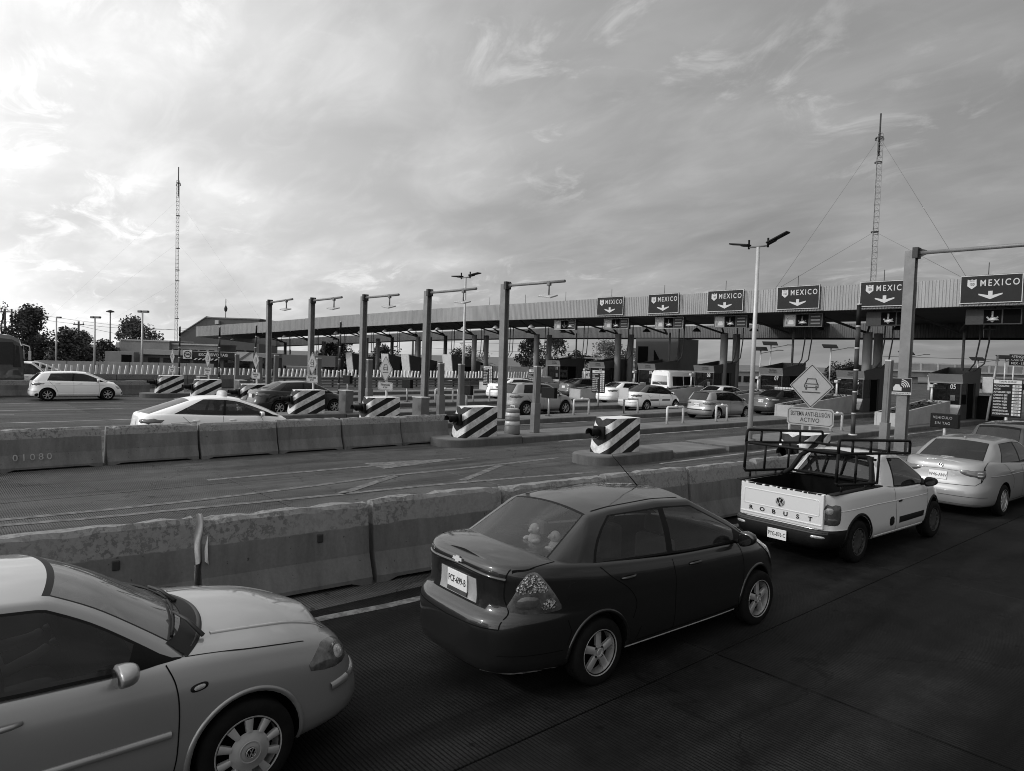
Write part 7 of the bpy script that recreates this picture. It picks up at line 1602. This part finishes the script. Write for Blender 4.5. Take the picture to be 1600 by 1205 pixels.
# white hatchback in the far lane
class Hatch(Generic):
    def details(s):
        Generic.details(s)
        s.line('crease', [[(-1.6, .80), (1.2, .77)], [(-.9, .36), (.9, .34)]], 'R', .03, s.paint, .001, raised=.006, mirror=True)
        s.patch('bumper_insert', [(-1.80, .24), (-1.62, .24), (-1.66, .40), (-1.80, .36)], 'R', M['black'], .003, .004, True, 1, 3); s.patch('fog_lamp', [(1.0, .30), (1.16, .32), (1.16, .42), (1.02, .40)], 'RF', M['black'], .003, .004, True, 1, 3)
        p, n = s.hit('T', -1.35, 0); MB().tube([p, p+Vector((-.12, 0, .12))], [.02, .006], 6).build('aerial', M['black'], s.root)
Hatch('hatchback', 'white five-door hatchback driving along the outer barrier at the left', 'car', hatch_P(white('white hatchback paint'), 4.06, .86, 1.45, 2.58), -41.1, 6.5, 0)
# white taxi behind the far barrier
class Taxi(Generic):
    def details(s):
        Generic.details(s)
        p, n = s.hit('T', .02, 0)
        t = thing('taxi_sign', 'white lozenge taxi sign standing on the taxi roof behind the far barrier', 'taxi sign', s.root.matrix_world @ p) if False else None
        sg = MB(); sg.lathe([(.16, 0), (.15, .10), (.10, .15), (0, .16)], 16); sg.xf(Matrix.Translation(p-Vector((0, 0, .01))) @ Matrix.Diagonal((.8, 1.7, 1, 1))); sg.build('roof_sign', M['sign_white'], s.root)
        s.line('side_band', [[(-1.55, .80), (-.9, .81)]], 'R', .05, M['light_metal'], .002, mirror=True)
TP = sedan_P(white('white taxi paint'), 4.45, .86, 1.49, 2.6, n=80, glass=M['win_car'])
TP['gh'] = [ghk(-2.0, 1.04, .62, -2.0, 1.05, .60, -2.12, 1.085, 'B', 'K', lin=True), ghk(-1.72, 1.035, .735, -1.0, 1.385, .54, -1.02, 1.43, 'B', 'R', sub=3), ghk(-1.52, 1.03, .765, -.62, 1.445, .555, -.64, 1.485, 'G1', 'R'), ghk(-.20, .985, .785, -.12, 1.455, .565, -.12, 1.497, 'T', 'R', sub=1),
    ghk(-.13, .98, .785, -.05, 1.452, .565, -.05, 1.494, 'G2', 'R'), ghk(.25, .965, .785, .36, 1.375, .575, .44, 1.42, 'G2', 'W'), ghk(.92, .945, .775, 1.02, 1.12, .66, 1.14, 1.16, 'T', 'W', sub=4), ghk(1.40, .905, .69, 1.42, .92, .68, 1.60, .945, 'B', 'W')]
Taxi('taxi', 'white taxi with a roof lozenge passing behind the far barrier', 'taxi', TP, -20.6, 6.85, 0)
# pale SUV
class Suv(Generic):
    def details(s):
        Generic.details(s)
        for sg in (-1, 1):
            pts = [s.hit('T', x, sg*.52)[0]+Vector((0, 0, .04)) for x in (-1.3, -.9, -.4, .1)]; MB().tube([pts[0]-Vector((0, 0, .04))]+pts+[pts[-1]-Vector((0, 0, .04))], .018, 6).build('roof_rail', M['black'], s.root)
        for q in s.P['wx']:
            a = [(q+.40*math.cos(R_(t)), .36+.40*math.sin(R_(t))) for t in range(-5, 186, 10)]; s.line('arch_lip', [a], 'R', .06, M['black'], 0, raised=.01, mirror=True, step=.1)
SV = hatch_P(paint('pale suv paint', .36, .3, .36, .2), 4.3, .89, 1.62, 2.6, R=.345, arch=.40, n=70)
SV['top'] = [(a, b+.10) for a, b in SV['top']]; SV['zb'] = .26
for k in SV['gh']: k['p'] = tuple(v+.10 if i in (1, 4, 7) and v < 1.2 else v for i, v in enumerate(k['p']))
Suv('suv', 'pale compact SUV crossing behind the orange drum', 'car', SV, -26.2, 24.4, -3)
# others
Generic('white_sedan', 'white sedan with a curved roof waiting left of the moving taxi', 'car', sedan_P(white('white sedan paint'), 4.6, .885, 1.45, 2.68, ptext='PXA-218'), -30.6, 36.9, -3)
class MovingTaxi(Generic):
    def details(s):
        Generic.details(s); s.line('side_band', [[(-1.3, .62), (-.3, .62)], [(.0, .62), (.7, .62)]], 'R', .10, M['grey_metal'], .003, mirror=True)
MovingTaxi('taxi', 'white taxi with dark roof pulling towards booth 09', 'taxi', sedan_P(white('white cab lower paint'), 4.3, .86, 1.47, 2.55, roof_mat=paint('dark cab roof paint', .06, 0, .34, .1)), -26.0, 33.6, -4)
class Peugeot(Generic):
    def details(s):
        Generic.details(s); s.line('bumper_moulding', [[(-.75, .50), (.75, .50)]], 'B', .06, M['dark_metal'], .003, raised=.012)
Peugeot('hatchback', 'silver hatchback seen from behind, left of the tall street lamp', 'car', hatch_P(paint('silver hatch paint', .30, .5, .34, .15), 4.0, .86, 1.47, 2.45, ptext='MKV-30-18', pz=.74), -20.55, 32.3, -3)
Generic('white_sedan', 'white sedan queuing just ahead of the silver hatchback', 'car', sedan_P(white('white queue sedan paint'), 4.4, .86, 1.46, 2.6), -25.3, 40.3, -4)
class PatrolTaxi(Generic):
    def details(s):
        Generic.details(s); p, n = s.hit('T', .1, 0)
        for k in range(7): MB().bbox(-.09, .09, -.62+.18*k, -.46+.18*k, .02, .13, .02).xf(Matrix.Translation(p)).build('light_bar_cell', M['sign_white'] if k % 2 == 0 else M['light_metal'], s.root)
        for sg in (-1, 1): s.patch('lit_lamp', [(sg*.72-.09, .86), (sg*.72+.09, .86), (sg*.72+.09, .95), (sg*.72-.09, .95)], 'B', M['lamp_clear'], .012, .01, False, 2, 3)
PatrolTaxi('dark_sedan', 'dark sedan with a roof light bar between the tall street lamp and the diamond sign', 'car', sedan_P(paint('black sedan paint', .03, .2, .34, .12), 4.5, .875, 1.46, 2.62, ptext='W71-BDK'), -20.7, 39.3, -4)
Generic('dark_sedan', 'dark sedan seen side-on between the fifth and third striped boxes', 'car', sedan_P(paint('dark blue sedan paint', .012, .3, .34, .12), 4.5, .87, 1.46, 2.62), -30.6, 13.7, 0)
Generic('white_sedan', 'bright white sedan just right of the gantry post behind the drum', 'car', sedan_P(white('bright white sedan paint'), 4.5, .87, 1.46, 2.6), -35.6, 31.5, -3)
Generic('dark_sedan', 'dark sedan just below booth 11', 'car', sedan_P(paint('charcoal sedan paint', .05, .4, .34, .1), 4.4, .87, 1.46, 2.6), -36.0, 38.6, -4)
# dark car and white car ahead in the near queue
Generic('dark_hatchback', 'dark car ahead of the dusty silver sedan, at the right edge', 'car', hatch_P(paint('black hatch paint', .03, .3, .32, .1), 4.4, .90, 1.56, 2.65, R=.33, arch=.38), -5.25, 23.1, -3, 'cars queuing in the near lane')
Generic('white_sedan', 'white car beyond the dark car at the right edge', 'car', sedan_P(white('white far queue paint'), 4.5, .87, 1.47, 2.6), -4.3, 29.6, -3, 'cars queuing in the near lane')
# cars behind the coach
Generic('white_suv', 'white car whose bonnet shows behind the hatchback roof', 'car', hatch_P(white('white suv paint'), 4.4, .9, 1.72, 2.6, R=.34, arch=.39), -49.5, 5.2, 0); Generic('silver_sedan', 'silver car beyond the picket wall at the left edge', 'car', sedan_P(paint('silver distant paint', .32, .3, .36, .1), 4.5, .87, 1.46, 2.6, n=40), -61, 6.9, 0)
Generic('silver_sedan', 'second silver car beyond the picket wall, half hidden by the coach', 'car', sedan_P(paint('grey distant paint', .25, .3, .36, .1), 4.4, .86, 1.44, 2.6, n=40), -64, 2.6, 0)
# vans
def van(x, y, yaw, lab, pm, l=5.2, w=.95, h=2.25, cat='van', text=None):
    t = thing('van', lab, cat, (x, y, 0), R_(90+yaw)); xr, xf = -l*.52, l*.48
    def sec(xx, grow, zlo, ztop, wt):
        return [(xx, -w*grow, zlo), (xx, -w*grow, 1.0), (xx, -wt, ztop-.12), (xx, -wt+.12, ztop), (xx, 0, ztop+.04), (xx, wt-.12, ztop), (xx, wt, ztop-.12), (xx, w*grow, 1.0), (xx, w*grow, zlo)]
    S = [sec(xr, .93, .4, h-.12, w*.80), sec(xr+.12, .99, .32, h-.03, w*.85), sec(xr+.6, 1, .3, h, w*.86), sec(xf-1.9, 1, .3, h, w*.86), sec(xf-1.45, 1, .3, h-.10, w*.84), sec(xf-.75, .985, .3, 1.25, w*.80), sec(xf-.12, .93, .34, .98, w*.75), sec(xf, .86, .42, .80, w*.7)]
    m = MB(); rows = []
    for a, b in zip(S, S[1:]):
        for q in range(4): rows.append([tuple(u+(v-u)*q/4 for u, v in zip(p, r)) for p, r in zip(a, b)])
    rows.append(S[-1]); m.grid(rows, 0, True)
    for s_, fl in ((S[0], 1), (S[-1], 0)): m.add(s_, [tuple(range(9))[::-1] if fl else tuple(range(9))])
    o = m.build('body', pm, t); o.data.set_sharp_from_angle(angle=R_(35))
    for sg in (-1, 1):
        for (a, b) in ((xr+.35, xr+1.5), (xr+1.58, xr+2.7), (xr+2.8, xf-1.75)):
            z0, z1 = 1.15, h-.42; y0 = w*(1-.14*(z0-1)/(h-1.12)); y1 = w*(1-.14*(z1-1)/(h-1.12))
            MB().add([(a, sg*(y0+.006), z0), (b, sg*(y0+.006), z0), (b, sg*(y1+.006), z1), (a, sg*(y1+.006), z1)], [(0, 1, 2, 3)]).build('side_window', M['win'], t, fix=False)
    MB().add([(xr-.012, -w*.74, 1.2), (xr-.012, w*.74, 1.2), (xr+.0, w*.68, h-.38), (xr+.0, -w*.68, h-.38)], [(0, 1, 2, 3)]).build('rear_window', M['win'], t, fix=False)
    MB().add([(xf-.80, -w*.72, 1.25), (xf-.80, w*.72, 1.25), (xf-1.42, w*.72, h-.2), (xf-1.42, -w*.72, h-.2)], [(0, 1, 2, 3)]).xf(Matrix.Translation((.03, 0, .03))).build('windscreen', M['win'], t, fix=False)
    for sg in (-1, 1): MB().bbox(xr-.02, xr+.03, sg*w*.82-.07, sg*w*.82+.07, .75, 1.1, .02).build('tail_lamp', M['lamp_red'], t); MB().bbox(xf-.16, xf-.03, sg*w*.66-.14, sg*w*.66+.14, .66, .84, .03).build('headlight', M['lamp_clear'], t)
    MB().bbox(xr-.05, xr+.1, -w*.9, w*.9, .32, .52, .03).build('bumper', M['grey_metal'], t); MB().box(xr-.02, xr, -.2, .2, .62, .78).build('number_plate', M['plate'], t); MB().bbox(xr+.02, xr+.10, -.12, .12, h-.10, h-.04, .01).build('brake_lamp', M['lamp_red'], t)
    for xw in (xr+.95, xf-.95):
        for sg in (-1, 1):
            o = bpy.data.objects.new('wheel', tyre_mesh(.33, .2)); COL.objects.link(o); o.parent = t; o.location = (xw, sg*(w-.09), .33); o.rotation_euler = (0, 0, 0 if sg < 0 else math.pi); r = bpy.data.objects.new('rim', rim_mesh('steel', .21, M['alloy'], .2)); COL.objects.link(r); r.parent = o
    if text:
        b = MB().bbox(xr-.03, xr-.01, -.72, .72, .1, .9, .02).build('notice', M['sign_white'], t)
    return t
van(-31.2, 44.2, -4, 'white high-roof van passing booth 09', white('white van paint'))
t = thing('advert_panel', 'white rounded panel with dark lettering on a roof beside booth 11', 'sign', (-41.6, 45.2, 0), R_(12)); MB().bbox(-.95, .95, 0, .25, 1.15, 1.85, .1).build('panel', M['sign_white'], t); text_mb('M TAXI', .36, .002, .012).xf(face_minus_y(0, -.012, 1.5)).build('lettering', M['sign_black'], t, fix=False)
for x in (-.7, .7): MB().tube([(x, .12, 0), (x, .12, 1.2)], .05, 6).build('post', M['dark_metal'], t)
# coach at the left edge
t = thing('coach', 'dark coach nosing into the left edge of the frame', 'bus', (-46.35, 4.75, 0), R_(90))
rows = []
for xx, gr, zt_ in ((-11.6, .94, 3.1), (-11.4, 1, 3.2), (-1.2, 1, 3.22), (-.5, .99, 3.15), (-.15, .95, 2.95), (-.02, .91, 2.6), (.05, .9, 1.3), (0, .88, .5)):
    rows.append([(xx, -1.27*gr, .35), (xx, -1.27*gr, 1.6), (xx, -1.22*gr, zt_-.2), (xx, -1.0*gr, zt_), (xx, 0, zt_+.04), (xx, 1.0*gr, zt_), (xx, 1.22*gr, zt_-.2), (xx, 1.27*gr, 1.6), (xx, 1.27*gr, .35)])
m = MB().grid(rows, 0, True); m.add(rows[0], [tuple(range(9))[::-1]]); m.add(rows[-1], [tuple(range(9))]); o = m.build('body', paint('coach paint', .05, .0, .4, .2), t); o.data.set_sharp_from_angle(angle=R_(35))
for k in range(6):
    a, b = -10.9+1.75*k, -9.2+1.75*k
    for sg in (-1, 1): MB().add([(a, sg*1.278, 1.62), (b, sg*1.278, 1.62), (b, sg*1.245, 2.8), (a, sg*1.245, 2.8)], [(0, 1, 2, 3)]).build('side_window', M['win'], t, fix=False)
for sg in (-1, 1): MB().add([(-.45, sg*1.275, 1.5), (-.10, sg*1.24, 1.5), (-.20, sg*1.20, 2.6), (-.45, sg*1.25, 2.7)], [(0, 1, 2, 3)]).build('door_window', M['win'], t, fix=False)
MB().add([(.065, -1.05, 1.35), (.065, 1.05, 1.35), (-.01, 1.02, 2.62), (-.01, -1.02, 2.62)], [(0, 1, 2, 3)]).build('windscreen', M['win'], t, fix=False)
for sg in (-1, 1):
    MB().bbox(-.02, .07, sg*.85-.2, sg*.85+.2, .75, .98, .03).build('headlight', M['lamp_clear'], t); MB().tube([(-.05, sg*1.1, 2.7), (.25, sg*1.35, 2.6), (.28, sg*1.38, 2.3)], .03, 6).bbox(.2, .32, sg*1.38-.12, sg*1.38+.12, 1.85, 2.35, .03).build('door_mirror', M['light_metal'], t)
    for xw in (-2.4, -8.6):
        o = bpy.data.objects.new('wheel', tyre_mesh(.5, .28)); COL.objects.link(o); o.parent = t; o.location = (xw, sg*1.14, .5); o.rotation_euler = (0, 0, 0 if sg < 0 else math.pi); r = bpy.data.objects.new('rim', rim_mesh('steel', .3, M['alloy'], .28)); COL.objects.link(r); r.parent = o
# soft toys behind the dark sedan's rear window
def toy(lab, loc, rz, kind):
    t = thing('soft_toy', lab, 'soft toy', loc, rz, 'soft toys on the parcel shelf')
    def ell(name, c, r, par=t):
        bm = bmesh.new(); bmesh.ops.create_uvsphere(bm, u_segments=16, v_segments=10, radius=1)
        for v in bm.verts: v.co = Vector((c[0]+v.co.x*r[0], c[1]+v.co.y*r[1], c[2]+v.co.z*r[2]))
        return MB().bm(bm, 0, True).build(name, M['toy'], par)
    ell('body', (0, 0, .06), (.06, .06, .07)); h = ell('head', (0, 0, .155), (.055, .05, .055))
    for s_ in (-1, 1):
        ell('ear', (s_*.052, 0, .165), (.016, .014, .018), h); ell('arm', (s_*.07, -.03, .06), (.028, .05, .024)); ell('leg', (s_*.05, -.08, .025), (.026, .055, .025)); ell('eye', (s_*.02, -.047, .17), (.006, .004, .006), h)
    ell('snout', (0, -.05, .145), (.024, .02, .018), h)
mwv = Matrix.Translation((-4.78, 5.86, 0)) @ Matrix.Rotation(R_(87.7), 4, 'Z')
toy('white plush toy with a round head behind the dark sedan rear window', mwv @ Vector((-1.42, -.12, 1.10)), R_(-8), 0); toy('second pale plush toy lying to the right behind the dark sedan rear window', mwv @ Vector((-1.38, -.36, 1.075)), R_(-60), 1)

# ------------------------------------------------------------------ people at the wheel
def seated_person(lab, loc, rz, top, skin_v=.22):
    t = thing('person', lab, 'person', loc, rz)
    V = [((0, 0, .12), .15), ((.02, 0, .30), .15), ((.03, 0, .46), .16), ((.03, 0, .58), .065), ((.045, 0, .66), .06),
         ((.03, .17, .53), .062), ((.06, -.17, .53), .062), ((.16, .24, .33), .048), ((.16, -.24, .33), .048), ((.36, .17, .38), .036), ((.36, -.17, .38), .036), ((.43, .15, .42), .034), ((.43, -.15, .42), .034),
         ((.10, .10, .08), .095), ((.10, -.10, .08), .095), ((.45, .12, .14), .07), ((.45, -.12, .14), .07), ((.55, .12, -.2), .05), ((.55, -.12, -.2), .05)]
    E = [(0, 1), (1, 2), (2, 3), (3, 4), (2, 5), (2, 6), (5, 7), (6, 8), (7, 9), (8, 10), (9, 11), (10, 12), (0, 13), (0, 14), (13, 15), (14, 16), (15, 17), (16, 18)]
    me = bpy.data.meshes.new('body'); me.from_pydata([v for v, r in V], E, []); ob = bpy.data.objects.new('body', me); COL.objects.link(ob)
    md = ob.modifiers.new('s', 'SKIN'); ob.modifiers.new('u', 'SUBSURF').levels = 2
    for i, (v, r) in enumerate(V): me.skin_vertices[0].data[i].radius = (r, r*(.72 if i < 3 else 1)); 
    me.skin_vertices[0].data[0].use_root = True
    dg = bpy.context.evaluated_depsgraph_get(); m2 = bpy.data.meshes.new_from_object(ob.evaluated_get(dg)); ob.modifiers.clear(); ob.data = m2; bpy.data.meshes.remove(me); m2.materials.append(top); ob.parent = t
    for p in m2.polygons: p.use_smooth = True
    sk = mat('skin %s' % skin_v, skin_v, 0.6, var=0.1)
    def ell(name, c, r, m, par, fn=None):
        bm = bmesh.new(); bmesh.ops.create_uvsphere(bm, u_segments=20, v_segments=14, radius=1)
        for v in bm.verts:
            q = v.co.copy()
            if fn: q = fn(q)
            v.co = Vector((c[0]+q.x*r[0], c[1]+q.y*r[1], c[2]+q.z*r[2]))
        return MB().bm(bm, 0, True).build(name, m, par)
    h = ell('head', (.06, 0, .775), (.098, .078, .122), sk, t, lambda q: Vector((q.x, q.y*(1-.18*max(0, -q.z)), q.z)))
    ell('hair', (.045, 0, .80), (.102, .084, .112), M['rubber'], h, lambda q: Vector((min(q.x, .55), q.y, max(q.z, -.35 if q.x < 0 else .25))))
    ell('nose', (.16, 0, .765), (.02, .014, .022), sk, h); ell('mouth', (.150, 0, .72), (.010, .026, .007), M['seat'], h)
    for sg in (-1, 1):
        ell('eye', (.148, sg*.03, .79), (.010, .014, .008), M['rubber'], h); ell('ear', (.055, sg*.08, .775), (.02, .01, .032), sk, h)
        hand = ell('hand', (.47, sg*.15, .44), (.045, .04, .022), sk, t)
        for q in range(4): MB().tube([(.49, sg*(.125+.017*q), .445), (.525, sg*(.125+.017*q), .452), (.535, sg*(.125+.017*q), .425)], [.009, .008, .007], 6).build('finger', sk, hand)
        MB().tube([(.46, sg*.115, .44), (.49, sg*.10, .455), (.515, sg*.105, .45)], [.010, .009, .008], 6).build('thumb', sk, hand)
    return t
seated_person('driver in a pale shirt at the wheel of the lower-left silver sedan', (-5.17-.36, .385-.10, .44), R_(90), mat('pale shirt', .35, .9, var=.15, vscale=8))
seated_person('driver in a dark top at the wheel of the white taxi behind the far barrier', (-20.96, 6.85-.05, .44), R_(90), mat('dark top', .06, .9, var=.15, vscale=8))
